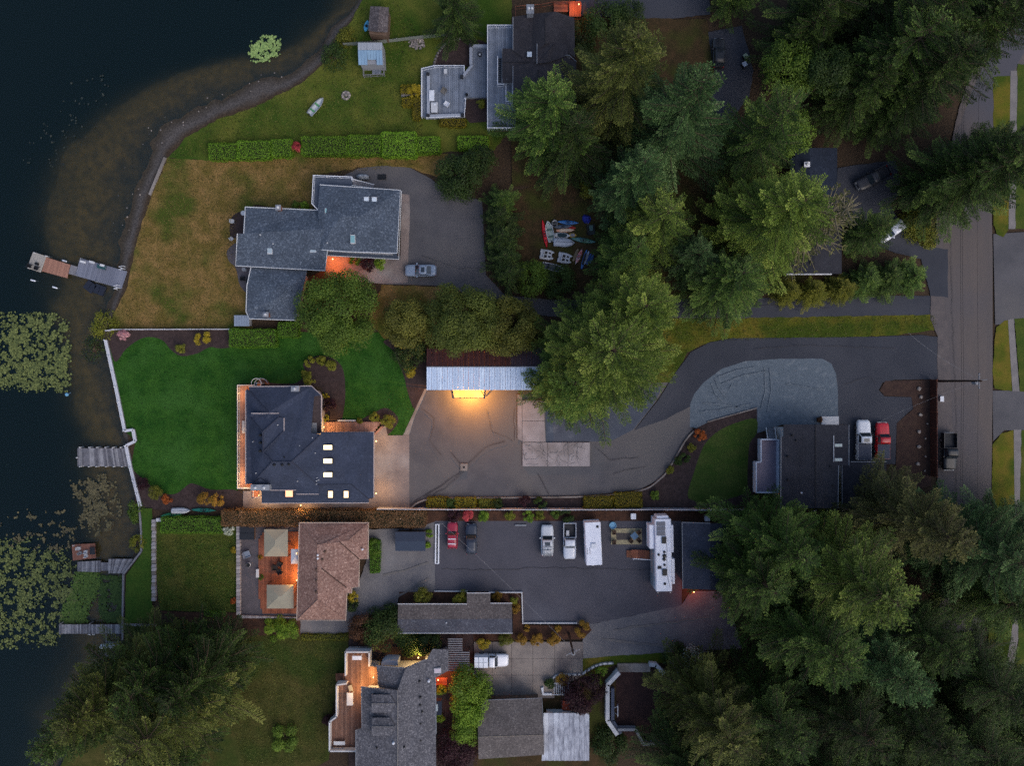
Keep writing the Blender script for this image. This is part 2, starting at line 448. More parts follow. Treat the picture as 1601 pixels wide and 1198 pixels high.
MULCH = M('bark_mulch', (72, 50, 40), (54, 40, 34), 1.2, fine=(10, 0.35), rough=0.95, bump=0.05, bscale=8, spec=0.1)
DIRT = M('forest_litter', (66, 52, 36), (48, 42, 28), 0.7, fine=(8, 0.35), rough=0.95, bump=0.06, bscale=5, c3=(52, 56, 26), s3=0.2, spec=0.1)
REDSOIL = M('bare_red_soil', (58, 42, 40), (46, 34, 34), 0.9, fine=(8, 0.25), rough=0.95, bump=0.04, spec=0.1)
ASPH = M('old_asphalt', (79, 78, 82), (67, 67, 72), 0.22, fine=(12, 0.10), rough=0.9, bump=0.008, bscale=20, c3=(87, 84, 84), s3=0.06, t3=0.52)
ASPH_NEW = M('new_asphalt', (50, 53, 62), (44, 47, 56), 0.2, fine=(14, 0.08), rough=0.85, bump=0.006, bscale=22, c3=(58, 60, 68), s3=0.07)
ASPH_LOT = M('lot_asphalt', (70, 69, 77), (61, 61, 69), 0.18, fine=(13, 0.08), rough=0.88, bump=0.006, bscale=22, c3=(76, 77, 86), s3=0.05, t3=0.54)
ASPH_RD = M('road_asphalt', (84, 77, 75), (77, 72, 72), 0.3, fine=(13, 0.09), rough=0.9, bump=0.006, bscale=20, stretch=(1.6, 0.12, 1), c3=(68, 68, 76), s3=0.03, t3=0.5)
SHOULDER = M('road_shoulder', (86, 80, 80), (74, 70, 72), 0.6, fine=(9, 0.2), rough=0.95, bump=0.02, bscale=9)
GRAVEL = M('blue_grey_gravel', (86, 96, 106), (78, 88, 98), 2.5, fine=(7, 0.22), rough=0.95, bump=0.05, bscale=6, c3=(98, 106, 114), s3=1.1, t3=0.62)
GRAVEL2 = M('grey_gravel', (94, 92, 94), (80, 80, 86), 0.5, fine=(10, 0.22), rough=0.95, bump=0.03, bscale=12, c3=(104, 102, 104), s3=0.12, t3=0.52)
AGG = M('aggregate_concrete', (120, 108, 104), (98, 90, 90), 0.35, fine=(11, 0.25), rough=0.9, bump=0.02, bscale=14, c3=(132, 124, 122), s3=0.2)
PATIO = M('dark_pavers', (78, 74, 80), (66, 64, 70), 0.8, fine=(8, 0.2), rough=0.9, bump=0.01)

sheet('lawn', [(566, -40), (566, 0), (550, 32), (524, 62), (511, 96), (470, 131), (400, 166), (340, 187), (290, 215), (264, 246), (330, 252), (690, 238), (772, 235), (800, 200), (800, -40)], G_OLIVE, amp=1.2)
sheet('lawn', [(262, 247), (235, 311), (215, 372), (200, 446), (168, 514), (395, 514), (395, 320), (490, 330), (490, 275), (560, 262), (640, 262), (690, 280), (700, 240), (400, 248), (330, 251)], G_DRY, amp=1.2)
sheet('lawn', [(166, 518), (181, 605), (197, 676), (212, 690), (204, 735), (214, 770), (372, 785), (372, 600), (505, 600), (505, 680), (632, 682), (668, 612), (668, 520)], G_LUSH)
# planting beds of the lush garden
sheet('garden_bed', [(165, 517), (250, 516), (357, 516), (392, 530), (372, 541), (345, 545), (328, 543), (308, 553), (284, 557), (268, 548), (252, 531), (225, 528), (198, 545), (181, 566), (172, 545)], SOIL, smooth=4)
sheet('garden_bed', [(412, 598), (450, 601), (468, 596), (477, 583), (474, 569), (486, 559), (505, 556), (524, 562), (537, 580), (540, 620), (535, 655), (532, 662), (503, 664), (502, 606), (412, 606)], SOIL, smooth=4)
sheet('garden_bed', [(545, 664), (566, 655), (585, 645), (602, 638), (616, 645), (623, 656), (618, 668), (604, 681), (596, 668), (570, 667)], SOIL, smooth=4)
sheet('garden_bed', [(196, 690), (206, 730), (222, 748), (244, 766), (262, 773), (278, 771), (296, 757), (308, 758), (330, 766), (373, 768), (373, 796), (219, 795), (212, 770)], SOIL, smooth=4)
sheet('garden_bed', [(600, 533), (614, 548), (622, 566), (632, 590), (637, 612), (648, 640), (660, 625), (670, 612), (672, 540), (640, 528)], SOIL, smooth=4)
sheet('concrete_strip', [(664, 608), (673, 612), (642, 681), (630, 681)], CONC)
# blue-grey house: drive and lane
sheet('driveway', [(537, 275), (560, 263), (600, 259), (640, 262), (668, 276), (700, 298), (754, 314), (757, 380), (760, 430), (790, 462), (880, 470), (1100, 468), (1300, 466), (1400, 463), (1476, 464), (1476, 498), (1080, 497), (880, 496), (800, 490), (770, 478), (730, 460), (690, 447), (600, 444), (560, 440), (510, 430), (505, 392), (628, 400), (628, 300), (550, 292)], ASPH, amp=0.5)
sheet('concrete_walk', [(628, 303), (640, 304), (641, 330), (637, 442), (600, 444), (560, 440), (510, 424), (511, 396), (626, 406)], AGG)
sheet('lane', [(880, 469), (1100, 467), (1300, 465), (1400, 462), (1478, 463), (1478, 497), (1080, 496), (880, 495)], ASPH_NEW, amp=0.4)
sheet('grass_island', [(597, 446), (690, 448), (735, 465), (780, 485), (850, 500), (870, 545), (668, 545), (640, 528), (600, 530), (575, 500)], G_DRY, amp=1.0)
sheet('grass_strip', [(880, 498), (1080, 499), (1462, 492), (1462, 516), (1400, 524), (1340, 527), (1140, 529), (1105, 536), (1075, 552), (1050, 592), (1000, 640), (900, 600), (870, 545)], G_VERGE, amp=1.0)
sheet('dry_clearing', [(800, 300), (850, 285), (930, 290), (960, 330), (950, 440), (860, 465), (800, 455), (770, 430), (765, 300)], DIRT, amp=1.5)
sheet('garden_bed', [(700, 62), (722, 58), (762, 68), (762, 105), (735, 104), (680, 104), (684, 85)], SOIL, smooth=4)
sheet('garden_bed', [(726, 153), (762, 153), (762, 190), (735, 192), (726, 182)], SOIL)
sheet('garden_bed', [(368, 334), (384, 333), (384, 366), (375, 372), (360, 368), (361, 345)], SOIL, smooth=3)
sheet('patio', [(355, 392), (372, 380), (372, 412), (395, 412), (395, 460), (376, 448), (369, 420), (358, 408)], PATIO, smooth=3)
# main house: courtyard and curved drive
sheet('driveway', [(668, 611), (860, 608), (1045, 598), (1030, 622), (992, 672), (1040, 655), (1084, 632), (1081, 668), (1084, 674), (1070, 690), (1046, 730), (1030, 750), (1000, 766), (920, 775), (800, 777), (700, 778), (668, 780), (650, 787), (640, 797), (640, 682), (648, 655)], ASPH)
sheet('driveway', [(1484, 529), (1440, 524), (1350, 527), (1145, 529), (1108, 536), (1080, 551), (1050, 592), (1030, 625), (992, 673), (1040, 656), (1084, 633), (1100, 640), (1150, 660), (1250, 664), (1311, 664), (1327, 664), (1327, 726), (1400, 726), (1402, 662), (1420, 645), (1427, 640), (1425, 621), (1383, 620), (1374, 610), (1380, 598), (1400, 594), (1455, 593), (1486, 598)], ASPH_NEW, amp=0.3)
sheet('asphalt_patch', [(853, 640), (1000, 610), (1035, 605), (1022, 632), (990, 672), (955, 690), (853, 692)], M('blue_asphalt', (70, 76, 88), (62, 68, 80), 0.5, fine=(10, 0.15), rough=0.9, c3=(96, 100, 108), s3=0.35, t3=0.66))
sheet('gravel_pad', [(1079, 668), (1079, 632), (1086, 616), (1100, 598), (1130, 576), (1165, 565), (1220, 561), (1285, 561), (1300, 569), (1307, 585), (1310, 610), (1310, 664), (1222, 664), (1184, 678), (1184, 640), (1140, 650), (1110, 659), (1090, 670)], GRAVEL, amp=0.4)
sheet('garden_bed', [(1080, 674), (1108, 660), (1140, 650), (1183, 638), (1184, 678), (1222, 680), (1222, 796), (900, 797), (700, 797), (642, 797), (652, 788), (670, 781), (800, 778), (922, 776), (1001, 767), (1032, 750), (1048, 729), (1071, 691)], SOIL)
sheet('lawn', [(1182, 655), (1183, 678), (1172, 694), (1169, 730), (1166, 768), (1140, 780), (1105, 787), (1084, 783), (1075, 774), (1084, 742), (1094, 712), (1104, 692), (1125, 673), (1155, 660)], M('island_lawn', (46, 66, 26), (60, 72, 34), 0.3, fine=(7, 0.35), rough=0.95, bump=0.04, stretch=(1, 1.8, 1), spec=0.1), smooth=3)
sheet('garden_bed', [(1384, 596), (1456, 594), (1456, 760), (1330, 800), (1330, 790), (1401, 728), (1402, 662), (1428, 640), (1425, 621), (1383, 619), (1376, 610)], M('brown_bark_bed', (66, 52, 46), (54, 42, 40), 1.0, fine=(9, 0.3), rough=0.95, bump=0.04, spec=0.1))
sheet('apron', [(603, 665), (606, 681), (640, 681), (640, 797), (380, 797), (380, 768), (409, 768), (409, 786), (583, 780), (583, 676)], AGG)
# right-hand street
sheet('road_shoulder', [(1600, -60), (1540, 60), (1505, 150), (1478, 260), (1464, 300), (1462, 440), (1455, 464), (1455, 500), (1466, 525), (1466, 760), (1470, 1000), (1470, 1260), (1530, 1260), (1530, 700), (1530, 300), (1660, 0)], SHOULDER, amp=0.8)
sheet('road', [(1610, -60), (1560, 60), (1520, 140), (1492, 220), (1476, 300), (1474, 400), (1478, 480), (1484, 530), (1488, 620), (1492, 760), (1486, 880), (1478, 1000), (1470, 1260), (1518, 1260), (1536, 1000), (1548, 900), (1551, 700), (1552, 600), (1552, 400), (1550, 300), (1552, 200), (1580, 120), (1680, -60)], ASPH_RD)
sheet('driveway', [(1310, 262), (1400, 250), (1410, 300), (1392, 320), (1410, 352), (1440, 384), (1482, 390), (1482, 465), (1455, 462), (1440, 405), (1400, 396), (1368, 382), (1330, 345), (1305, 330)], ASPH_NEW, amp=0.6)
sheet('driveway_apron', [(1553, 366), (1640, 360), (1640, 500), (1556, 508)], ASPH)
sheet('driveway_apron', [(1552, 611), (1640, 611), (1640, 673), (1570, 673), (1553, 690)], ASPH)
for pts in ([(1553, 120), (1580, 118), (1577, 360), (1568, 371), (1558, 366), (1553, 350)], [(1557, 512), (1570, 502), (1576, 500), (1583, 612), (1555, 608), (1552, 580)], [(1552, 696), (1565, 678), (1585, 672), (1590, 900), (1586, 1000), (1570, 1120), (1536, 1120), (1548, 960)]):
    sheet('grass_verge', pts, G_VERGE, amp=0.8)
for pts in ([(1580, 110), (1591, 110), (1588, 358), (1577, 358)], [(1576, 500), (1585, 498), (1594, 612), (1583, 612)], [(1585, 672), (1597, 672), (1599, 940), (1592, 1000), (1570, 1130), (1558, 1130), (1580, 1000), (1588, 940)]):
    sheet('pavement', pts, M('pavement_concrete', (112, 108, 108), (98, 95, 96), 0.7, fine=(8, 0.12), rough=0.9, bump=0.01))
for pts in ([(1591, 100), (1680, 100), (1680, 358), (1588, 358)], [(1586, 498), (1680, 498), (1680, 612), (1595, 612)], [(1597, 673), (1680, 673), (1680, 1260), (1560, 1260), (1592, 1002)]):
    sheet('lawn', pts, G_MID, amp=0.8)
# lower parking lot and lane
sheet('gravel_yard', [(574, 828), (640, 826), (682, 814), (682, 930), (624, 932), (622, 948), (580, 960), (560, 985), (520, 993), (464, 991), (464, 966), (541, 970), (541, 926), (560, 916), (574, 872)], GRAVEL2, amp=0.8)
sheet('mulch_strip', [(640, 799), (1210, 799), (1210, 830), (1060, 830), (1060, 816), (680, 816), (640, 830)], MULCH)
sheet('parking_lot', [(680, 815), (1065, 815), (1066, 948), (1030, 955), (921, 977), (818, 976), (818, 926), (680, 925)], ASPH_LOT)
sheet('gravel_lane', [(921, 977), (1030, 955), (1066, 946), (1080, 925), (1135, 925), (1160, 1015), (1060, 1019), (1005, 1026), (911, 1036), (911, 984)], GRAVEL2, amp=0.7)
sheet('garden_bed', [(624, 926), (818, 926), (818, 978), (921, 979), (925, 986), (911, 1000), (735, 1003), (735, 990), (802, 990), (802, 945), (624, 946)], MULCH)
sheet('dry_grass', [(911, 1030), (960, 1026), (1060, 1020), (1060, 1036), (960, 1040), (930, 1055), (905, 1060)], G_VERGE, amp=0.8)
sheet('bare_yard', [(963, 1050), (1060, 1044), (1100, 1070), (1100, 1170), (1000, 1165), (963, 1140)], REDSOIL)
# lower-left gardens
sheet('lawn', [(244, 816), (370, 816), (370, 958), (250, 955), (244, 900)], G_MID, amp=0.6)
sheet('lawn', [(220, 795), (238, 795), (238, 945), (240, 975), (195, 975), (197, 900), (210, 882), (224, 862)], M('shore_lawn', (44, 70, 24), (58, 76, 28), 0.4, fine=(7, 0.3), rough=0.95, bump=0.04, spec=0.1), amp=0.5)
sheet('lawn', [(196, 978), (240, 978), (330, 965), (370, 990), (545, 993), (545, 1060), (520, 1100), (514, 1190), (380, 1260), (60, 1260), (120, 1150), (190, 1060)], M('worn_lawn', (50, 54, 24), (68, 64, 34), 0.4, fine=(7, .35), rough=.95, bump=.04, c3=(44, 56, 22), s3=.15, spec=.1), amp=0.8)
sheet('path', [(250, 957), (372, 958), (470, 970), (470, 994), (380, 994), (330, 985), (300, 975)], MULCH, amp=0.8)
sheet('patio', [(373, 820), (470, 820), (470, 966), (373, 966)], PATIO)
sheet('shade_bed', [(545, 990), (740, 990), (740, 1260), (545, 1260)], SOIL)
sheet('yard', [(850, 1080), (963, 1050), (963, 1260), (740, 1260), (740, 1090)], DIRT)
sheet('driveway', [(900, -60), (1110, -60), (1110, 22), (1040, 30), (900, 24)], ASPH_NEW, amp=0.8)
sheet('driveway', [(1105, 50), (1160, 40), (1178, 110), (1172, 150), (1140, 190), (1110, 180), (1116, 110)], ASPH_NEW, amp=0.8)
sheet('forest_floor', [(900, 26), (1105, 30), (1116, 110), (1110, 180), (1140, 190), (1300, 270), (1300, 455), (960, 462), (955, 300), (800, 290), (800, 200), (900, 100)], DIRT, amp=1.0)

def kerb(label_pts, w=0.14, h=0.12, mat=CONC, name='kerb', z0=-0.02):
    pts = [W(p[0], p[1]) for p in catmull(label_pts, 5, closed=False)]
    mb = MB(); Ls = []; Rs = []
    for i, p in enumerate(pts):
        a = pts[max(i - 1, 0)]; c = pts[min(i + 1, len(pts) - 1)]; d = (c - a).normalized(); n = Vector((-d.y, d.x, 0)) * w / 2
        Ls.append(p + n); Rs.append(p - n)
    rings = [[Vector((l.x, l.y, z0)), Vector((l.x, l.y, 0.3 + h)), Vector((r.x, r.y, 0.3 + h)), Vector((r.x, r.y, z0))] for l, r in zip(Ls, Rs)]
    mb.loft(rings)
    o = mb.build(name, mat); o['kind'] = 'structure'
    return o
kerb([(1084, 674), (1070, 690), (1047, 730), (1030, 750), (1000, 767), (920, 776), (800, 778), (700, 779), (668, 781), (650, 788), (641, 797)], 0.2)
kerb([(1105, 660), (1140, 650), (1183, 638)], 0.16, 0.05)

# courtyard slabs, each its own piece
pad = tag(MB().build('concrete_pad', None), kind='structure')
for pts in ([(809, 617), (816, 617), (816, 690), (809, 686)], [(816.6, 626), (851, 626), (851, 658), (816.6, 658)], [(816.6, 658.6), (851, 658.6), (853, 691), (816.6, 691)],
            [(817, 692), (855.5, 692), (855.5, 729), (817, 729)], [(856, 692), (887.5, 692), (887.5, 729), (856, 729)], [(888, 692), (922, 692), (922, 729), (888, 729)]):
    MB().prism([W(p[0], p[1]) for p in pts], 0.1, 0.33).build('slab', M('cracked_concrete', (140, 134, 136), (124, 118, 120), 0.4, fine=(9, 0.12), rough=0.9, bump=0.01, c3=(112, 106, 106), s3=0.25), pad)
cb = MB(); rc = random.Random(3)
for _ in range(34):
    x, y = rc.uniform(820, 918), rc.uniform(695, 726); a = rc.uniform(0, 6.3); pts = [W(x, y, 0.333)]
    for k in range(rc.randint(4, 8)):
        a += rc.uniform(-0.8, 0.8); x = min(921, max(818, x + 3.2 * math.cos(a))); y = min(728, max(693, y + 3.2 * math.sin(a))); pts.append(W(x, y, 0.333))
    cb.tube(pts, 0.022, 3)
cb.build('crack', M('crack_filler', (66, 62, 64), rough=0.95), pad)
# sealed cracks and seams in the asphalt, wheel tracks in the gravel
def streak(name, pts, r_, mat, z, wob=1.2, seed=1, sub_=10, flat=True):
    q_ = random.Random(seed); P = []
    for a, b_ in zip(pts, pts[1:]):
        n_ = max(2, int(math.dist(a, b_) / sub_))
        P += [(a[0] + (b_[0] - a[0]) * k / n_ + q_.uniform(-wob, wob), a[1] + (b_[1] - a[1]) * k / n_ + q_.uniform(-wob, wob)) for k in range(n_)]
    P.append(pts[-1]); Q = [W(x, y, z) for x, y in P]; m_ = MB(); V = []
    for i, p_ in enumerate(Q):
        d_ = (Q[min(i + 1, len(Q) - 1)] - Q[max(i - 1, 0)]).normalized(); w_ = r_ * q_.uniform(.5, 1.3); n_ = Vector((-d_.y, d_.x, 0)) * w_; V += [p_ + n_, p_ - n_]
    m_.add(V, [(2 * i, 2 * i + 1, 2 * i + 3, 2 * i + 2) for i in range(len(Q) - 1)]); o = m_.build(name, mat); o['kind'] = 'structure'
    if o.data.polygons[0].normal.z < 0: o.data.flip_normals()
SEAL = M('crack_sealant', (60, 58, 61), (52, 51, 55), 2, rough=.8); SEALP = M('worn_seam', (96, 93, 92), (84, 82, 84), 2, rough=.95); TRK = M('pale_wheel_track', (104, 112, 120), (80, 90, 100), 2.5, fine=(6, .35), rough=.95)
zc = 0.004 + 0.004 * (LEVEL[0] + 2)
for i, (pts, r_) in enumerate((([(641, 790), (690, 760), (724, 735)], .07), ([(645, 794), (695, 765), (726, 737)], .05), ([(720, 726), (706, 708)], .05), ([(731, 727), (760, 700), (790, 690)], .04), ([(660, 640), (680, 655), (672, 690), (690, 712)], .03), ([(760, 640), (770, 675), (802, 690)], .03), ([(840, 740), (855, 765), (860, 777)], .05), ([(930, 700), (955, 720), (1000, 715)], .04), ([(960, 740), (1010, 730)], .04), ([(806, 640), (806, 690)], .12),
                           ([(690, 890), (760, 892), (850, 888), (1060, 893)], .04), ([(660, 400), (720, 420), (750, 418)], .03), ([(1100, 480), (1200, 478), (1300, 482)], .03), ([(1320, 600), (1360, 590), (1370, 600)], .03), ([(1180, 545), (1260, 540), (1400, 545)], .03),
                           ([(1484, 300), (1490, 500), (1497, 700), (1494, 900)], .03))):
    streak('asphalt_crack', pts, r_ * 1.0, SEAL if i not in (9,) else SEALP, zc, 1.3, i)
for i, pts in enumerate(([(1112, 600), (1118, 615), (1130, 628)], [(1118, 592), (1124, 608), (1136, 622)], [(1122, 590), (1150, 580), (1180, 574)], [(1128, 600), (1160, 588), (1200, 580)], [(1195, 575), (1197, 610), (1190, 640)], [(1204, 575), (1206, 610), (1200, 645)], [(1090, 645), (1130, 640), (1175, 632)], [(1100, 630), (1140, 634), (1170, 640)], [(1140, 610), (1145, 600)], [(1230, 600), (1290, 610)])):
    streak('wheel_track', pts, .08, TRK, zc, .6, i + 50, 5)
for i, pts in enumerate(([(940, 1000), (1010, 1008), (1110, 1020)], [(960, 985), (1040, 975), (1110, 965)], [(600, 900), (640, 890), (670, 880)], [(560, 975), (610, 940), (670, 905)])):
    streak('wheel_track', pts, .16, SEALP, zc, 1.0, i + 70, 8)
drain = MB().prism([W(p[0], p[1]) for p in [(720, 725), (731, 725), (731, 736), (720, 736)]], 0.1, 0.31).build('drain_slab', CONC)
tag(drain, 'square concrete drain slab with a dark grate in the courtyard asphalt', 'drain')
MB().obox(W(725.5, 730.5), 0, 0.3, 0.3, 0.3, 0.325).build('grate', BLACK, drain)
cpad = tag(MB().build('concrete_drive', None), kind='structure')
xs = [741, 770, 800, 833, 867, 911]; ys = [1003, 1029, 1055, 1091]
for i in range(5):
    for j in range(3):
        p = [(xs[i] + .2, ys[j] + .2), (xs[i + 1] - .2, ys[j] + .2), (xs[i + 1] - .2, ys[j + 1] - .2), (xs[i] + .2, ys[j + 1] - .2)]
        if i == 0 and j == 2: p = [(xs[0] + 8, ys[2]), p[1], p[2], (xs[0] + 12, ys[3])]
        if i == 4 and j == 2: p = [p[0], (910, 1056), (868, 1078), (868, 1088)]
        MB().prism([W(a, b_) for a, b_ in p], 0.1, 0.31).build('slab', M('drive_concrete', (128, 119, 113), (108, 101, 98), 0.35, fine=(8, 0.12), rough=0.9, bump=0.01, c3=(84, 78, 78), s3=0.2), cpad)
MB().prism([W(p[0], p[1]) for p in [(1283, 651), (1310, 651), (1310, 664), (1283, 664)]], 0.05, 0.34).build('porch_slab', OFFWHITE)['kind'] = 'structure'

# ------------------------------------------------------------------ lily pads
def inpoly(x, y, poly):
    r = np.zeros(x.shape, bool); n = len(poly); j = n - 1
    for i in range(n):
        xi, yi = poly[i]; xj, yj = poly[j]
        cond = ((yi > y) != (yj > y)) & (x < (xj - xi) * (y - yi) / (yj - yi + 1e-9) + xi)
        r ^= cond; j = i
    return r

def pads(label, poly, n, dens, seed, mat, rad=(0.10, 0.24), nscale=14, edge=4):
    rs = np.random.RandomState(seed); P = np.array(poly)
    x = rs.uniform(P[:, 0].min(), P[:, 0].max(), n); y = rs.uniform(P[:, 1].min(), P[:, 1].max(), n)
    jx = x + rs.normal(0, edge, n); jy = y + rs.normal(0, edge, n)
    v = vnoise(x, y, seed + 1, nscale) * 0.6 + vnoise(x, y, seed + 2, nscale * 0.35) * 0.4
    keep = inpoly(jx, jy, poly) & (v + rs.normal(0, 0.05, n) > dens)
    x = x[keep]; y = y[keep]; n = len(x)
    k = (H - WATER_Z) / H / 10; X = (x - CX) * k; Y = (CY - y) * k
    r = rs.uniform(rad[0], rad[1], n); ph = rs.uniform(0, 6.28, n); m = 7
    ang = ph[:, None] + np.linspace(0.25, 2 * np.pi - 0.25, m - 1)[None]
    z = WATER_Z + 0.015 + rs.uniform(0, 0.09, n)
    tilt = rs.normal(0, 0.25, (n, 2))
    vx = X[:, None] + r[:, None] * np.cos(ang); vy = Y[:, None] + r[:, None] * np.sin(ang)
    vz = z[:, None] + r[:, None] * (np.cos(ang) * tilt[:, :1] + np.sin(ang) * tilt[:, 1:]) * 0.5 + 0.03
    ring = np.stack([vx, vy, vz], -1); ctr = np.stack([X, Y, z], -1)[:, None]
    V = np.concatenate([ctr, ring], 1).reshape(-1, 3)
    F = (np.arange(n) * m)[:, None] + np.arange(m)[None]
    tint = np.repeat(rs.rand(n), m)
    return tag(npmesh('lily_pads', V, F, mat, tint=tint), label, 'lily pads', kind='stuff')

PADM = leafmat('lily_leaf', (50, 62, 36), (114, 122, 70), trans=0.1, vary=0.0)
PADL = leafmat('lily_leaf_pale', (104, 130, 76), (140, 162, 98), trans=0.1, vary=0.0)
PADG = leafmat('lily_leaf_fresh', (54, 78, 32), (84, 106, 44), trans=0.1, vary=0.0)
PADB = leafmat('lily_leaf_brown', (70, 66, 50), (98, 92, 66), trans=0.1, vary=0.0)
pads('dense olive lily pad bed west of the white seawall', [(-10, 490), (30, 497), (75, 488), (103, 510), (112, 545), (108, 565), (105, 605), (92, 612), (70, 606), (50, 614), (35, 602), (0, 600), (-10, 600)], 12500, 0.47, 1, PADM, (0.06, 0.19), 6, 5)
pads('small pale green lily pad clump out on the open lake', [(390, 78), (402, 66), (418, 55), (432, 58), (439, 68), (434, 82), (420, 94), (408, 97), (394, 92), (388, 88)], 1900, 0.44, 2, PADL, (0.07, 0.2), 4, 3.0)
pads('thin brownish lily pads between the two lower docks', [(110, 760), (125, 752), (160, 742), (172, 748), (182, 775), (190, 800), (170, 830), (145, 840), (128, 820), (132, 790)], 3600, 0.5, 3, PADB, (0.08, 0.2), 9)
pads('scattered lily pads drifting off the brown float', [(0, 815), (60, 800), (80, 785), (110, 800), (130, 835), (110, 850), (90, 870), (60, 860), (20, 850)], 3600, 0.68, 4, PADB, (0.08, 0.2), 9)
pads('wide ragged lily pad bed along the lower left edge', [(-10, 840), (40, 850), (90, 865), (112, 890), (125, 900), (120, 940), (90, 975), (92, 995), (75, 1010), (50, 1000), (30, 1006), (0, 1015), (-10, 1010)], 15000, 0.53, 5, PADM, (0.06, 0.17), 6, 7)
pads('solid light green lily pad mat between two grey docks', [(118, 900), (128, 893), (160, 897), (152, 925), (140, 950), (132, 975), (95, 976), (100, 950), (115, 925)], 4600, 0.3, 6, PADG, (0.08, 0.17), 4, 3)
pads('dark green reed and pad fringe beside the plank seawall', [(160, 900), (192, 900), (192, 974), (162, 974), (155, 945)], 4200, 0.38, 7, leafmat('lily_leaf_dark', (34, 56, 22), (60, 82, 34), trans=0.1, vary=0), (0.08, 0.18), 9, 2)
pads('sparse young pads under the shallow beach water', [(20, 260), (45, 230), (90, 170), (110, 130), (165, 100), (170, 150), (140, 190), (125, 250), (80, 265)], 520, 0.58, 8, leafmat('lily_leaf_young', (34, 42, 42), (56, 62, 58), trans=0.1, vary=0), (0.08, 0.2), 8)
# ------------------------------------------------------------------ building kit
def cen(pts):
    return (sum(p[0] for p in pts) / len(pts), sum(p[1] for p in pts) / len(pts))

def inset(pts, d):
    """offset a polygon (world coords) inwards by d"""
    n = len(pts); area = sum(pts[i][0] * pts[(i + 1) % n][1] - pts[(i + 1) % n][0] * pts[i][1] for i in range(n))
    s = 1 if area > 0 else -1; out = []
    for i in range(n):
        a, p, c = pts[i - 1], pts[i], pts[(i + 1) % n]
        d1 = Vector((p[0] - a[0], p[1] - a[1])).normalized(); d2 = Vector((c[0] - p[0], c[1] - p[1])).normalized()
        n1 = Vector((-d1.y, d1.x)) * s; n2 = Vector((-d2.y, d2.x)) * s
        bis = n1 + n2
        if bis.length < 1e-4: bis = n1
        bis = bis / max(bis.dot(n1), 0.35)
        out.append((p[0] + bis.x * d, p[1] + bis.y * d))
    return out

def walls(par, px, z1, mat, ins=0.45, z0=0.0, name='wall'):
    w = [W(p[0], p[1], z1) for p in px]
    q = inset(w, ins) if ins else w
    return MB().prism(q, z0, z1 - 0.28).build(name, mat, par), q

def slopes(par, planes, mat, th=0.16, name='roof_slope'):
    for pl in planes:
        MB().slab([W(*p) for p in pl], th).build(name, mat, par)

def lines(par, name, segs, r, mat, dz=0.0):
    """gutters, ridge caps: one piece for each run"""
    for s in segs:
        MB().tube([W(p[0], p[1], p[2]) + Vector((0, 0, dz)) for p in s], r, 6).build(name, mat, par)

def skylight(par, px, py, z, w, d, lit=None, ang=0.0, frame=None):
    c = W(px, py, z)
    f = MB().obox(c, ang, w, d, z - 0.35, z + 0.10).build('skylight', frame or DARKP, par)
    MB().obox(c, ang, w * 0.86, d * 0.82, z + 0.05, z + 0.13).build('pane', lit or WGLASS, f)

def vent(par, px, py, z, r=0.16, h=0.35, mat=None, name='roof_vent'):
    c = W(px, py, z); MB().lathe((c.x, c.y, z - 0.25), [(r, 0), (r, h), (r * 0.6, h + 0.08), (0.01, h + 0.1)], 8).build(name, mat or BLACK, par)

def chimney(par, px, py, z, w, d, h, mat, flues=1, z0=None, cap=None):
    c = W(px, py, z + h)
    ch = MB().obox(c, 0, w, d, z - 0.8 if z0 is None else z0, z + h).build('chimney', mat, par)
    MB().obox(c, 0, w + 0.16, d + 0.16, z + h, z + h + 0.1).build('cap', cap or GREYP, ch)
    for k in range(flues):
        x = c.x + (k - (flues - 1) / 2) * w / max(flues, 1)
        MB().lathe((x, c.y, z + h + 0.1), [(0.2, 0), (0.2, 0.25), (0.12, 0.3), (0.05, 0.31)], 10).build('flue', OFFWHITE, ch)

def win_row(par, p0, p1, z, n, w=1.2, h=1.2, dirn=None):
    """windows let into a wall run p0-p1 (world xy): frame > pane"""
    a = Vector((p0[0], p0[1], 0)); b_ = Vector((p1[0], p1[1], 0)); d = (b_ - a).normalized(); ang = math.atan2(d.y, d.x)
    for k in range(n):
        c = a + (b_ - a) * ((k + 0.5) / n)
        f = MB().obox(c, ang, w, 0.16, z, z + h).build('window', WHITE, par)
        MB().obox(c, ang, w - 0.16, 0.20, z + 0.08, z + h - 0.08).build('pane', GLASS, f)

def railing(par, px, z, h=1.0, mat=None, spacing=1.5, r=0.045, posts=True, bal=True):
    pts = [W(p[0], p[1], z + h) for p in px]
    mb = MB()
    for i in range(len(pts) - 1):
        a, c = pts[i], pts[i + 1]; ang = math.atan2(c.y - a.y, c.x - a.x); L_ = (c - a).length
        mb.obox((a + c) / 2, ang, L_ + 0.08, r * 2.2, z + h - 0.06, z + h)
        mb.obox((a + c) / 2, ang, L_, r, z + 0.12, z + 0.17)
        n = max(1, round(L_ / spacing))
        for k in range(n + (1 if i == len(pts) - 2 else 0)):
            p = a + (c - a) * (k / n)
            mb.obox(p, ang, 0.1, 0.1, z - 0.1, z + h + 0.03)
        if bal:
            m = max(2, int(L_ / 0.3))
            for k in range(m):
                p = a + (c - a) * ((k + 0.5) / m); mb.obox(p, ang, 0.035, 0.03, z + 0.15, z + h - 0.04)
    return mb.build('railing', mat or WHITE, par)

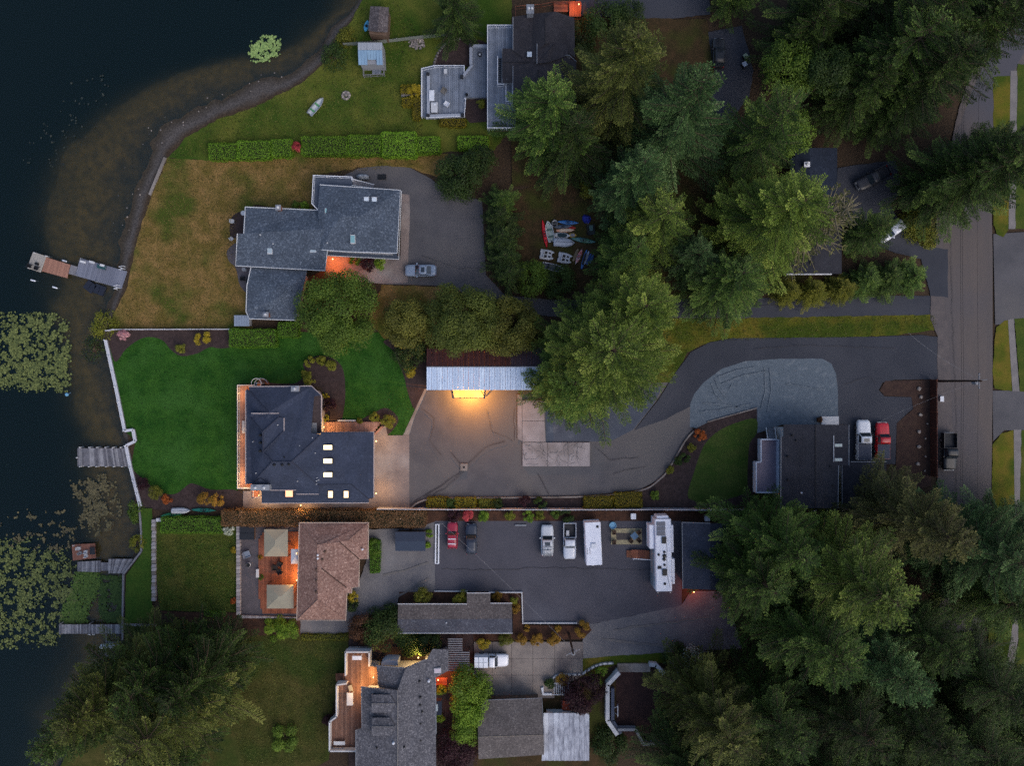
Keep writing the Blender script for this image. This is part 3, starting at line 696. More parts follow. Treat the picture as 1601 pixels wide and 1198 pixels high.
def boards(par, px, z, mat, step=0.16, axis='y', name='board', th=0.06, gap=0.012):
    """deck boards, one piece each, clipped to a pixel polygon; run along axis"""
    P = [tuple(W(p[0], p[1], z))[:2] for p in px]
    if axis == 'x': P = [(y, x) for x, y in P]
    x0 = min(p[0] for p in P); x1 = max(p[0] for p in P); x = x0
    while x < x1 - 0.02:
        xa, xb = x + gap, min(x + step, x1) - gap; xm = (xa + xb) / 2; ys = []
        for i in range(len(P)):
            (ax, ay), (bx, by) = P[i], P[(i + 1) % len(P)]
            if (ax > xm) != (bx > xm): ys.append(ay + (by - ay) * (xm - ax) / (bx - ax))
        ys.sort()
        for k in range(0, len(ys) - 1, 2):
            dz = rj.uniform(-0.008, 0.008)
            q_ = (xa, ys[k], z - th + dz, xb, ys[k + 1], z + dz)
            if axis == 'x': q_ = (q_[1], q_[0], q_[2], q_[4], q_[3], q_[5])
            MB().box(*q_).build(name, mat[rj.randrange(len(mat))] if isinstance(mat, list) else mat, par)
        x += step

def wall_lamp(px, py, z, label, power, col=(1.0, 0.55, 0.2), rad=0.12, facing=0.0):
    c = W(px, py, z)
    o = thing('wall_lamp', label, 'lamp', (c.x, c.y, z - 0.2), 'lit lamps on the house walls')
    MB().obox((c.x + 0.12 * math.cos(facing), c.y + 0.12 * math.sin(facing)), facing, 0.05, 0.2, z - 0.2, z + 0.2).build('back_plate', DARKP, o)
    MB().lathe((c.x, c.y, z - 0.12), [(0.03, 0), (0.09, 0.05), (0.1, 0.12), (0.07, 0.2), (0.02, 0.23)], 8).build('globe', glow('lamp_globe', (1.0, 0.55, 0.2), 2.5), o)
    l = bpy.data.lights.new('lamp_light', 'POINT'); l.energy = power; l.color = col; l.shadow_soft_size = rad
    lo = bpy.data.objects.new('lamp_light', l); C.objects.link(lo); lo.parent = o; lo.location = (-0.35 * math.cos(facing), -0.35 * math.sin(facing), 0.05)
    return o

def house(name, label, px, cat='house'):
    c = W(*cen(px)); return thing(name, label, cat, (c.x, c.y, 0))

NAVY = shingle('navy_shingles', (43, 49, 63), (49, 55, 71), (56, 63, 80), 0.3, 0.06, 0.7)
BLUEG = shingle('blue_grey_shingles', (50, 57, 67), (68, 77, 90), (98, 107, 119), 0.16, 0.06, 0.75)
BROWNR = shingle('brown_shingles', (92, 68, 62), (122, 96, 88), (150, 126, 116), 0.18, 0.07, 0.8)
CHAR = shingle('charcoal_shingles', (39, 40, 47), (44, 45, 52), (51, 52, 59), 0.3, 0.08, 0.6)
GREYR = shingle('grey_shingles', (58, 58, 64), (78, 78, 84), (106, 105, 110), 0.15, 0.06, 0.9)
GREYR2 = shingle('brown_grey_shingles', (66, 62, 62), (84, 79, 79), (106, 101, 99), 0.16, 0.06, 0.8)
BLACKR = shingle('black_shingles', (44, 42, 46), (50, 48, 52), (57, 55, 59), 0.4, 0.1, 0.7)
NIGHTR = shingle('dark_blue_shingles', (26, 33, 46), (32, 39, 53), (40, 48, 62), 0.4, 0.1, 0.7)
SIDING = M('grey_siding', (128, 130, 136), (116, 118, 124), 0.8, rough=0.8, stretch=(0.4, 0.4, 6))
SIDING_W = M('white_siding', (176, 178, 182), (162, 164, 168), 0.8, rough=0.8, stretch=(0.4, 0.4, 6))
SIDING_B = M('brown_siding', (96, 78, 66), (82, 66, 56), 0.8, rough=0.85, stretch=(0.4, 0.4, 6))
BRICK = M('brick_red', (110, 74, 62), (92, 62, 54), 3.0, rough=0.9)
SKYLIT = glow('lit_skylight', (1.0, 0.80, 0.42), 1.15)
SKYLIT2 = glow('amber_skylight', (1.0, 0.62, 0.28), 0.9)
WELL_GLOW = glow('orange_well_glow', (1.0, 0.25, 0.05), 0.8)
DECKPINK = [M('deck_board_%d' % k, c, tuple(int(v * .85) for v in c), 1.3, fine=(9, 0.15), rough=0.8) for k, c in enumerate([(140, 104, 92), (128, 96, 86), (150, 114, 102)])]
DECKBLUE = [M('blue_grey_board_%d' % k, c, tuple(int(v * .88) for v in c), 1.0, fine=(9, 0.15), rough=0.8) for k, c in enumerate([(106, 114, 128), (98, 106, 120), (114, 122, 136)])]
DECKRED = [M('red_cedar_board_%d' % k, c, tuple(int(v * .85) for v in c), 1.3, fine=(9, 0.2), rough=0.75) for k, c in enumerate([(120, 72, 54), (108, 64, 50), (130, 80, 60)])]
DOCKGREY = [M('dock_board_%d' % k, c, tuple(int(v * .82) for v in c), 1.5, fine=(8, 0.25), rough=0.9) for k, c in enumerate([(118, 118, 124), (100, 100, 108), (132, 132, 138), (88, 88, 96)])]

# ------------------------------------------------------------------ main house, navy hip roof
px = [(384, 611), (389, 605), (487, 604), (502, 619), (502, 677), (584, 676), (584, 779), (576, 786), (409, 786), (409, 760), (384, 757)]
h1 = house('navy_roof_house', 'large house with smooth navy hip roof and glowing skylights beside the lush lawn', px)
walls(h1, [(389, 609), (487, 608), (498, 622), (498, 680), (580, 680), (580, 757), (470, 757), (392, 754)], 5.0, SIDING, 0.35)
walls(h1, [(411, 755), (580, 755), (580, 779), (574, 784), (411, 784)], 3.6, SIDING, 0.3, name='lower_wall')
E, Rg, D_ = 5.6, 7.8, 7.4
slopes(h1, [
    [(384, 611, E), (386, 608, E), (389.4, 611, E + .15), (420, 645, 7.2), (411, 676, D_), (411.4, 706.7, D_), (425.2, 722.3, Rg), (394, 757, E), (384, 757, E)],
    [(389.4, 605, E), (486.7, 604, E), (502, 618.6, E), (491, 620, E + .2), (486, 677, 6.6), (501.4, 680, 6.4), (455.5, 722.3, Rg), (425.2, 722.3, Rg), (411.4, 706.7, D_), (411, 676, D_), (420, 645, 7.2), (389.4, 611, E + .15)],
    [(425.2, 722.3, Rg), (455.5, 722.3, Rg), (496, 757, 6.0), (499, 760, 5.9), (498, 772.3, E), (463.7, 772.3, E), (463, 766, E + .1), (422, 766, E + .1), (394, 759, E)],
    [(455.5, 722.3, Rg), (501.4, 680, 6.4), (502, 677, 6.35), (584, 676, 4.6), (584, 778, 4.6), (577, 780, 4.7), (550, 757, 5.3), (499, 757, 6.0), (496, 757, 6.05)]], NAVY)
slopes(h1, [[(499, 757.4, 4.9), (549, 757.4, 4.9), (577, 781, 4.3), (576, 786, 4.1), (409, 786.6, 4.1), (409, 764, 4.9)]], NAVY)
slopes(h1, [[(491.5, 620, 5.3), (502, 619, 5.3), (502, 677, 4.5), (485.8, 677, 4.5)]], shingle('bronze_shingles', (58, 50, 52), (64, 56, 58), (72, 63, 64), 0.4, 0.1, 0.6))
slopes(h1, [[(393, 647, 7.35), (436, 647, 7.0), (436, 652.5, 7.15), (410.5, 675.5, 7.95), (390, 652, 7.0)],
            [(436, 652.5, 7.15), (443.5, 653.5, 6.9), (443.5, 674.6, 7.1), (411.4, 706.7, 7.95), (410.5, 675.5, 7.95)]], NAVY, 0.35, name='dormer_slope')
DKN = M('ridge_cap_navy', (38, 43, 58), rough=0.8)
lines(h1, 'ridge_cap', [[(389.4, 611, E + .15), (420, 645, 7.2)], [(411.4, 706.7, D_ + .5), (425.2, 722.3, Rg)], [(425.2, 722.3, Rg), (455.5, 722.3, Rg)], [(425.2, 722.3, Rg), (394, 757, E)], [(455.5, 722.3, Rg), (501.4, 680, 6.4)], [(455.5, 722.3, Rg), (496, 757, 6.0)],
                        [(436, 652.5, 7.2), (410.5, 675.5, 8.0)], [(410.5, 675.5, 8.0), (411.4, 706.7, 8.0)], [(391, 653, 7.1), (410.5, 675.5, 8.0)], [(443.5, 674.6, 7.15), (411.4, 706.7, 8.0)], [(550, 757.4, 5.0), (577, 781, 4.4)]], 0.10, DKN, 0.02)
lines(h1, 'gutter', [[(384, 611, E), (384, 757, E)], [(389, 604.6, E), (487, 603.6, E), (502.4, 618, E), (502.4, 677, 4.6)], [(502.4, 676.4, 4.6), (584.4, 675.6, 4.6), (584.4, 778, 4.6)], [(409, 787, 4.1), (576, 786.4, 4.1)], [(422, 766.6, E), (463, 766.6, E)], [(463.7, 772.8, E), (498, 772.8, E)], [(393, 646.4, 7.35), (436, 646.4, 7.0)], [(444, 654, 6.95), (444, 674, 7.1)], [(485.6, 677, 4.6), (502, 677.4, 4.6)]], 0.075, M('gutter_pale', (150, 140, 140), rough=0.5), 0.0)
for x, y in ((512.8, 699.7), (512.8, 721), (512.8, 742.5)): skylight(h1, x, y, 6.45 - (x - 500) * 0.02, 1.45, 0.8, SKYLIT)
for x in (517, 541.4): skylight(h1, x, 773.2, 4.62, 0.78, 1.2, SKYLIT2)
skylight(h1, 452.4, 772, 4.85, 1.25, 1.15, WELL_GLOW)  # open lit well, its lamplight put into a glowing orange pane
chimney(h1, 461.4, 608, 5.7, 1.0, 0.7, 0.8, GREYP, 1, 0.0)
chimney(h1, 406.8, 762.5, 5.4, 2.6, 0.7, 1.4, GREYP, 2, 0.0)
slopes(h1, [[(394, 757, 6.1), (407, 748, 6.5), (407, 757, 6.1)], [(407, 748, 6.5), (420, 757, 6.1), (407, 757, 6.1)]], NAVY, 0.3, name='cricket')
for x, y, z in ((406.8, 680.6, 7.5), (406.8, 692.4, 7.5), (406.3, 705.4, 7.4), (428.9, 727, 7.6), (441.3, 727, 7.6), (451.8, 726.4, 7.6)): vent(h1, x, y, z, 0.2, 0.4)
for x, y, z in ((444.5, 715, 7.6), (414.7, 723, 7.0)): vent(h1, x, y, z, 0.12, 0.35)
for x, y, z in ((395.8, 690.7, 6.5), (434.4, 664.5, 7.2), (468.9, 697, 7.0), (493, 708.5, 6.6), (488.5, 684.3, 6.6), (400.4, 739.8, 6.3), (465, 752.6, 6.4), (495.9, 747, 6.3), (495, 752, 6.2), (498, 750.8, 6.2), (495, 757, 6.1)): vent(h1, x, y, z, 0.08, 0.4, OFFWHITE, 'vent_pipe')
# lakeside balcony, its rail, the spiral stair
bal = thing('balcony', 'long narrow balcony lit orange along the lake side of the navy roofed house', 'balcony', tuple(W(378, 683)))
MB().prism([W(p[0], p[1], 3.0) for p in [(371.5, 603), (394, 603), (394, 764), (371.5, 764)]], 2.6, 2.94).build('floor', CEDAR, bal)
boards(bal, [(371.6, 603.4), (386, 603.4), (386, 763.6), (371.6, 763.6)], 3.0, DECKPINK, 0.2, 'y')
railing(bal, [(398, 602.5), (371.2, 602.5), (371.2, 764), (392, 764)], 3.0, 1.0, OFFWHITE, 1.2)
for y in (612, 650, 690, 730, 756): MB().obox(W(374, y, 2.8), 0, 0.2, 0.2, 0, 2.6).build('post', OFFWHITE, bal)
bench = thing('bench', 'pale slatted bench on the orange lit balcony', 'bench', tuple(W(380.2, 668, 3)))
for k in range(4): MB().obox(W(379 + k * 1.0, 668, 3.45), 0, 0.08, 1.9, 3.4, 3.45).build('slat', OFFWHITE, bench)
for dy in (-8, 8): MB().obox(W(380.4, 668 + dy, 3.4), 0, 0.36, 0.08, 3.0, 3.4).build('leg', OFFWHITE, bench)
st = thing('spiral_stair', 'white spiral staircase at the north end of the orange balcony', 'staircase', tuple(W(404, 599.5)))
c0 = W(404, 599.5, 3)
MB().lathe((c0.x, c0.y, 0), [(0.08, 0), (0.08, 3.9)], 8).build('pole', WHITE, st)
for k in range(14):
    a = k * 0.42; MB().obox((c0.x + 0.38 * math.cos(a), c0.y + 0.38 * math.sin(a)), a, 0.66, 0.26, 0.2 * k + 0.2, 0.2 * k + 0.24).build('tread', REDWOOD, st)
MB().tube([(c0.x + 0.75 * math.cos(k * 0.3), c0.y + 0.75 * math.sin(k * 0.3), 1.1 + 0.143 * k) for k in range(21)], 0.04, 5).build('handrail', WHITE, st)
MB().tube([(c0.x + 0.75 * math.cos(k * 0.42), c0.y + 0.75 * math.sin(k * 0.42), 3.9) for k in range(15)], 0.04, 5, closed=True).build('top_ring', WHITE, st)
dk = thing('timber_deck', 'pinkish timber entrance deck along the north side of the navy house wing', 'deck', tuple(W(545, 668)))
boards(dk, [(503, 660), (596, 660), (584, 677), (503, 677)], 0.45, DECKPINK, 0.28, 'y')
MB().prism([W(p[0], p[1], 0.45) for p in [(503.5, 660.5), (595, 660.5), (584, 676.5), (503.5, 676.5)]], 0.02, 0.38).build('skirt', CEDAR, dk)
MB().prism([W(p[0], p[1], 0.4) for p in [(597, 666), (599, 668), (587, 680), (585, 678)]], 0.02, 0.42).build('step', DECKPINK[0], dk)
MB().prism([W(p[0], p[1], 0.4) for p in [(528, 656.6), (556, 656.6), (556, 659), (528, 659)]], 0.02, 0.5).build('side_bench', OFFWHITE, dk)
wall_lamp(386.5, 750, 4.6, 'lamp on the lake wall of the navy house, south end of balcony', 260, facing=0)
wall_lamp(386.5, 617, 4.6, 'lamp on the lake wall of the navy house, north end of balcony', 150, facing=0)
wall_lamp(386.5, 690, 4.6, 'lamp on the lake wall of the navy house, middle of balcony', 90, facing=0)
wall_lamp(405, 775, 2.6, 'lamp by the south west corner steps of the navy house', 260, facing=0)
wall_lamp(506, 668, 2.4, 'lamp at the inner corner of the pinkish entrance deck', 170, facing=math.pi)
wall_lamp(588, 690, 2.5, 'lamp at the north end of the garage wall on the apron', 110, facing=math.pi)
wall_lamp(588, 772, 2.5, 'lamp at the south end of the garage wall on the apron', 150, facing=math.pi)
wall_lamp(470, 790.5, 2.2, 'lamp low on the south side passage wall of the navy house', 130, facing=math.pi / 2)
sp_ = thing('patio_step', 'small lit landing frame south west of the navy house', 'step', tuple(W(401, 771)))
MB().prism([W(p[0], p[1]) for p in [(396, 766), (406, 766), (406, 778), (396, 778)]], 0.05, 0.45).build('landing', REDWOOD, sp_)
MB().tube([W(*p, 0.5) for p in [(396, 766), (396, 778), (406, 778)]], 0.06, 5).build('trim', OFFWHITE, sp_)

# ------------------------------------------------------------------ carport
cp = thing('carport', 'long open carport with bright metal front roof and rusty rear slope', 'carport', tuple(W(763, 580)))
n = 24
RUST = M('rusty_roof_metal', (70, 38, 36), (50, 28, 30), 0.8, fine=(6, 0.3), rough=0.7, stretch=(3, 0.5, 1))
RUSTB = M('rusty_roof_metal_blue', (62, 52, 62), (48, 36, 42), 2.2, fine=(6, 0.3), rough=0.6)
for k in range(n):
    xa = 667 + (864 - 667) * k / n; xb = 667 + (864 - 667) * (k + 1) / n - 0.3
    m_ = M('galvanised_panel_%d' % (k % 4), [(170, 187, 210), (160, 178, 202), (180, 196, 216), (166, 183, 206)][k % 4], (150, 166, 190), 1.0, rough=0.45, stretch=(6, 0.5, 1), fine=(5, 0.1))
    pnl = MB().slab([W(xa, 574, 3.9), W(xb, 574, 3.9), W(xb, 610, 3.0), W(xa, 610, 3.0)], 0.04).build('front_panel', m_, cp)
    for f in (0.06, 0.5): MB().tube([W(xa + (xb - xa) * f, 574, 3.93), W(xa + (xb - xa) * f, 610, 3.03)], 0.045, 5).build('rib', m_, pnl)
    pnl = MB().slab([W(xa, 573.6, 3.9), W(xb, 573.6, 3.9), W(xb, 545, 3.2), W(xa, 545, 3.2)], 0.04).build('rear_panel', RUST if k < 16 else RUSTB, cp)
    for f in (0.06, 0.5): MB().tube([W(xa + (xb - xa) * f, 573.6, 3.93), W(xa + (xb - xa) * f, 545, 3.23)], 0.04, 5).build('rib', RUST if k < 16 else RUSTB, pnl)
MB().tube([W(667, 573.8, 3.96), W(864, 573.8, 3.96)], 0.09, 6).build('ridge_cap', STEEL, cp)
for k in range(6):
    c = W(672 + k * 37, 607, 3.0); MB().obox(c, 0, 0.18, 0.18, 0, 2.95).build('post', SIDING_B, cp)
MB().prism([W(p[0], p[1], 3.0) for p in [(668, 548), (863, 548), (863, 550), (668, 550)]], 0, 3.1).build('rear_wall', SIDING_B, cp)
for x in (668, 862): MB().prism([W(p[0], p[1], 3.0) for p in [(x, 549), (x + 1.5, 549), (x + 1.5, 604), (x, 604)]], 0, 2.9).build('side_wall', SIDING_B, cp)
MB().prism([W(x, y) for x, y in [(707, 604), (758, 604), (756, 622), (710, 622)]], .05, .33).build('glow_catch_pad', CONC, cp)  # pale slab added to catch the lamp and read as a lit opening
wall_lamp(733, 609, 2.55, 'bright yellow lamp under the front edge of the metal carport roof', 3800, (1.0, 0.38, 0.045), facing=math.pi / 2)
MB().tube([W(752, 611, 1.2), W(757, 619, 0.35)], 0.06, 5).build('prop', BLACK, cp)

# ------------------------------------------------------------------ blue-grey shingle house
px = [(384, 324), (497, 329), (500, 290), (626, 298), (620, 396), (510, 392), (508, 423), (369, 415), (371, 365), (381, 365)]
h2 = house('blue_grey_house', 'sprawling house with speckled blue-grey shingles above the dry lakeside lawn', px)
walls(h2, [(504, 296), (621, 302), (617, 402), (506, 396)], 4.6, SIDING, 0.4)
walls(h2, [(387, 330), (505, 333), (505, 418), (373, 412), (375, 368), (387, 368)], 3.6, SIDING, 0.4)
walls(h2, [(394, 419), (478, 424), (462, 496), (392, 494), (388, 447)], 2.9, SIDING, 0.4)
e2, r2 = 4.8, 6.3
slopes(h2, [[(500, 289, e2), (625.5, 297.6, e2), (563, 338, r2), (535, 338, r2)],
            [(625.5, 297.6, e2), (620.5, 395.3, e2), (563, 338, r2)],
            [(620.5, 395.3, e2), (541, 393, e2), (503, 390, e2), (520, 355, 5.7), (535, 338, r2), (563, 338, r2)],
            [(500, 289, e2), (535, 338, r2), (520, 355, 5.7), (503, 390, e2), (497, 329, e2)]], BLUEG)
slopes(h2, [[(510, 391, 3.9), (541, 393.5, 3.9), (620, 396, 3.9), (623, 405, 3.5), (511, 399, 3.5)]], M('dark_low_roof', (52, 60, 74), (40, 48, 60), 3.0, fine=(5, 0.3), rough=0.9), 0.12, 'porch_roof')  # low porch roof, darker blue-grey than the main slopes
slopes(h2, [[(383.8, 323.9, 3.7), (497, 329, 3.7), (512, 331, 3.7), (518, 357, 5.2), (382, 365, 4.9), (381.3, 365.2, 4.9)],
            [(371.3, 365.2, 4.9), (382, 365, 4.9), (518, 357, 5.2), (511.6, 391.5, 4.5), (508.3, 422.8, 3.7), (368.8, 415.3, 3.7)]], BLUEG)
slopes(h2, [[(392.6, 417.8, 3.1), (480, 422.8, 3.1), (432, 450, 4.3)], [(480, 422.8, 3.1), (462.7, 500.4, 2.9), (436, 465, 4.3), (432, 450, 4.3)],
            [(462.7, 500.4, 2.9), (390, 498, 2.9), (385, 486.7, 2.9), (436, 465, 4.3)], [(385, 486.7, 2.9), (386.3, 446.6, 3.1), (392.6, 417.8, 3.1), (432, 450, 4.3), (436, 465, 4.3)]], BLUEG)
PALEG = M('gutter_white', (168, 172, 178), rough=0.5)
lines(h2, 'gutter', [[(500, 288.6, e2), (625.8, 297.2, e2), (620.8, 395.6, e2)], [(620.5, 395.8, e2), (541, 393.4, e2), (503, 390.4, e2)], [(383.4, 323.4, 3.7), (497, 328.4, 3.7)], [(371, 365.2, 4.9), (368.4, 415.5, 3.7), (508.3, 423.2, 3.7), (511.9, 391.5, 4.5)], [(383.4, 324, 3.7), (381, 365, 4.9)], [(392.2, 418, 3.1), (386, 446.6, 3.1), (384.6, 487, 2.9), (389.8, 498.4, 2.9), (462.7, 500.8, 2.9)], [(511, 399.4, 3.5), (623.4, 405.4, 3.5), (627.5, 298, 4.3)]], 0.07, PALEG)
for x, y, z, w_, d_, l_ in ((572.9, 313, 5.35, 0.75, 1.0, None), (585.4, 313.3, 5.35, 0.75, 1.0, None), (513.3, 329.4, 5.2, 1.0, 0.75, None), (422.1, 390.7, 4.3, 0.75, 1.25, None), (489.8, 391, 4.35, 0.95, 0.75, None), (551.6, 374, 5.5, 0.7, 1.3, None)):
    skylight(h2, x, y, z, w_, d_, M('bright_sky_pane', (176, 186, 196), rough=0.1, coat=0.6) if y < 320 else (M('teal_sky_pane', (110, 150, 156), rough=0.1, coat=0.6) if y < 380 else M('grey_sky_pane', (142, 156, 164), rough=0.1, coat=0.6)), 0, OFFWHITE)
chimney(h2, 435, 324.5, 3.9, 0.65, 0.65, 0.7, BRICK, 1, 0)
chimney(h2, 415.6, 492, 3.1, 0.7, 0.6, 0.8, BRICK, 1, 0)
for x, y, z in ((406.9, 367, 5.0), (427, 381.2, 4.6), (511.9, 379.6, 5.1)): vent(h2, x, y, z, 0.1, 0.35, OFFWHITE, 'vent_pipe')
ud = thing('roof_deck', 'upper deck with white posts at the north corner of the blue-grey house', 'deck', tuple(W(520, 284)))
MB().prism([W(p[0], p[1], 3.6) for p in [(490, 274.5), (550, 277), (552, 296), (500, 292), (497, 327), (488, 318)]], 3.3, 3.6).build('floor', M('deck_membrane', (70, 78, 92), (62, 70, 84), 0.8, fine=(7, 0.15), rough=0.8), ud)
railing(ud, [(497, 328), (487.5, 318), (489.8, 273.8), (549.9, 276.3), (549.9, 281)], 3.6, 1.0, WHITE, 1.9, bal=False)
for x, y in ((490, 276), (548, 278), (489, 316), (520, 276)): MB().obox(W(x, y, 3.3), 0, 0.16, 0.16, 0, 3.3).build('post', WHITE, ud)
for k in range(9): MB().prism([W(p[0], p[1], 3.5 - k * 0.36) for p in [(552 + k * 3.6, 280 + k), (555.4 + k * 3.6, 281 + k), (555.4 + k * 3.6, 289.5 + k * 0.5), (552 + k * 3.6, 288.5 + k * 0.5)]], 3.4 - k * 0.36, 3.5 - k * 0.36).build('stair_tread', GREYWOOD, ud)
for y0 in (279.5, 289.5): MB().tube([W(550, y0, 4.5), W(585, y0 + (9 if y0 < 285 else 5), 1.3)], 0.06, 5).build('stair_rail', WHITE, ud)
wall_lamp(520, 405, 2.2, 'deep orange porch lamp at the entrance of the blue-grey house', 380, (1.0, 0.2, 0.03), facing=math.pi / 2)
bx = thing('garden_box', 'small grey metal roofed storage box at the corner of the blue-grey house', 'storage box', tuple(W(376.5, 501)))
MB().prism([W(p[0], p[1], 1.4) for p in [(367, 494), (389, 494), (389, 509), (367, 509)]], 0, 1.4).build('body', SIDING, bx)
for k in range(6): MB().slab([W(366 + k * 4, 493, 1.62), W(369.7 + k * 4, 493, 1.62), W(369.7 + k * 4, 510, 1.45), W(366 + k * 4, 510, 1.45)], 0.05).build('roof_panel', M('grey_tin', (112, 124, 142), (102, 114, 132), 2, rough=0.5), bx)
win_row(h2, W(628, 310), W(624, 395), 1.0, 0)

# ------------------------------------------------------------------ top house with two blue-grey decks
px = [(802, 26), (834, 19), (868, 17), (898, 28), (899, 160), (802, 160), (802, 128), (785, 128), (785, 75), (802, 73)]
h3 = house('dark_roof_house', 'house with black shingle roof and chimney above two blue-grey decks', px)
walls(h3, [(806, 30), (895, 32), (895, 165), (806, 165), (806, 126), (789, 126), (789, 78), (806, 76)], 5.0, SIDING, 0.3)
slopes(h3, [[(802.4, 25.7, 5.2), (833.6, 21, 5.6), (868, 17.4, 6.5), (852, 28, 6.8), (852, 68, 6.8), (840, 80, 6.4), (840, 96, 6.2), (830, 100, 5.7), (802.4, 78, 5.2)],
            [(852, 28, 6.8), (868, 17.4, 6.5), (898, 27.5, 5.3), (899, 90, 5.3), (868, 66, 6.2), (852, 68, 6.8)],
            [(785, 75.3, 4.6), (803, 75.3, 5.0), (829, 97, 5.6), (785, 97, 4.8)], [(785, 97, 4.8), (829, 97, 5.6), (803, 128.5, 4.9), (785, 128.5, 4.5)],
            [(802.4, 102.8, 5.1), (829, 98, 5.75), (858, 96, 6.3), (841, 108, 6.2), (841, 150, 6.2), (841, 168, 6.2), (802.4, 168, 5.1)],
            [(841, 108, 6.2), (858, 96, 6.3), (880, 86, 5.9), (901, 96, 5.3), (901, 168, 5.1), (841, 168, 6.2)],
            [(840, 70, 6.5), (868, 66, 6.4), (858, 78, 6.9), (858, 97, 6.7), (840, 99, 6.4)], [(858, 78, 6.9), (868, 66, 6.4), (888, 70, 5.9), (888, 86, 5.9), (858, 97, 6.7)]], BLACKR)
lines(h3, 'gutter', [[(802, 26, 5.2), (802, 78, 5.2)], [(785, 75, 4.6), (785, 128.6, 4.5)], [(802, 103, 5.1), (802, 160, 5.1)], [(839.6, 68, 6.7), (839.6, 99, 6.4)], [(880, 86, 6.0), (890, 86, 5.9), (901, 96, 5.4)]], 0.06, GREYP)
lines(h3, 'ridge_cap', [[(852, 28, 6.8), (852, 68, 6.8)], [(841, 108, 6.2), (841, 160, 6.2)], [(785, 97, 4.85), (829, 97, 5.65)]], 0.08, M('ridge_cap_black', (38, 37, 41), rough=0.9))
chimney(h3, 829, 14, 5.6, 0.95, 1.2, 1.2, GREYP, 2, 0)
skylight(h3, 827.8, 85, 5.85, 0.8, 0.9, M('bright_sky_pane', (176, 186, 196)), 0, DARKP)
for x, y in ((822.8, 149, ), (836, 152)): vent(h3, x, y, 5.8, 0.1, 0.35, OFFWHITE, 'vent_pipe')
u3 = thing('upper_deck', 'tall blue-grey balcony deck with white rail beside the black roofed house', 'deck', tuple(W(782, 120)))
MB().prism([W(p[0], p[1], 3.0) for p in [(762.6, 39), (806, 39), (806, 199), (762.6, 199)]], 2.6, 2.93).build('frame', GREYP, u3)
boards(u3, [(762.8, 39), (806, 39), (806, 199), (762.8, 199)], 3.0, DECKBLUE, 0.3, 'y')
railing(u3, [(803, 38.6), (762.2, 38.6), (762.2, 199.4), (806, 199.4)], 3.0, 1.0, WHITE, 1.5)
railing(u3, [(778, 88), (778, 131), (788, 131), (788, 121), (801, 121), (801, 158), (791, 158), (791, 124)], 3.0, 1.0, WHITE, 1.5, bal=False)
for k in range(12): MB().prism([W(p[0], p[1], 3.05) for p in [(779, 91 + k * 3.2), (785, 91 + k * 3.2), (785, 93 + k * 3.2), (779, 93 + k * 3.2)]], 3.0, 3.06).build('stair_tread', DARKP, u3)
for x, y in ((764, 42), (764, 90), (764, 145), (764, 196), (800, 196)): MB().obox(W(x, y, 2.6), 0, 0.2, 0.2, 0, 2.6).build('post', GREYP, u3)
d3 = thing('lower_deck', 'wide low blue-grey deck with built in benches below the black roofed house', 'deck', tuple(W(710, 130)))
lp = [(734, 70), (762, 70), (762, 152), (728, 152), (726, 182), (667, 184), (659, 181), (659, 107), (679, 102), (726, 102), (726, 113), (737, 100)]
boards(d3, lp, 0.8, DECKBLUE, 0.3, 'y')
MB().prism([W(p[0], p[1], 0.7) for p in lp], 0.02, 0.72).build('skirt', GREYP, d3)
railing(d3, [(659, 181), (659, 106.6), (679.4, 101.9), (725.6, 101.9), (725.6, 111)], 0.8, 0.9, WHITE, 1.8, bal=False)
railing(d3, [(667, 183.6), (726, 181), (728, 153), (726, 153)], 0.8, 0.5, WHITE, 1.8, bal=False)
for pts in ([(667.5, 117), (672, 117), (672, 182), (667.5, 182)], [(667, 179), (725, 177), (725, 182), (667, 184)], [(734, 69), (762, 69), (762, 73.5), (734, 73.5)], [(734, 69), (738.5, 69), (738.5, 101), (734, 101)], [(737, 100), (740, 102), (725, 121), (721, 119)]):
    MB().prism([W(p[0], p[1], 1.25) for p in pts], 0.8, 1.27).build('built_in_bench', M('bench_paint', (140, 146, 158), (128, 134, 146), 1.0, rough=0.7), d3)
for x, y in ((669, 116), (669, 181), (723, 180), (722, 120), (736, 71)): MB().obox(W(x, y, 1.2), 0, 0.5, 0.5, 1.1, 1.42).build('planter_top', DARKP, d3)
MB().prism([W(p[0], p[1]) for p in [(628, 146), (658, 142), (658, 147), (628, 152)]], 0.05, 0.4).build('garden_step', GREYWOOD, d3)

# ------------------------------------------------------------------ house by the gravel pad
px = [(1222, 664), (1327, 664), (1327, 728), (1312, 728), (1310, 792), (1221, 792)]
h4 = house('black_roof_house', 'house with flat black roof and white railed mauve deck by the gravel pad', px)
walls(h4, [(1226, 668), (1322, 668), (1322, 724), (1308, 724), (1306, 790), (1226, 790)], 5.2, SIDING_W, 0.3)
slopes(h4, [[(1225.3, 664, 5.2), (1275, 664, 6.1), (1275, 795, 6.1), (1221, 795, 5.2), (1221, 683, 5.2), (1225.3, 683, 5.25)],
            [(1275, 664, 6.1), (1326.8, 664.5, 5.2), (1326.8, 727.8, 5.2), (1311.7, 727.8, 5.5), (1310.5, 795, 5.5), (1275, 795, 6.1)]], CHAR)
slopes(h4, [[(1316, 723, 3.4), (1352, 723, 3.4), (1352, 795, 3.4), (1316, 795, 3.4)], [(1352, 723, 3.4), (1386, 723, 3.0), (1386, 795, 3.0), (1352, 795, 3.4)]], CHAR, name='garage_slope')
walls(h4, [(1318, 725), (1383, 725), (1383, 793), (1318, 793)], 3.0, SIDING_W, 0.3, name='garage_wall')
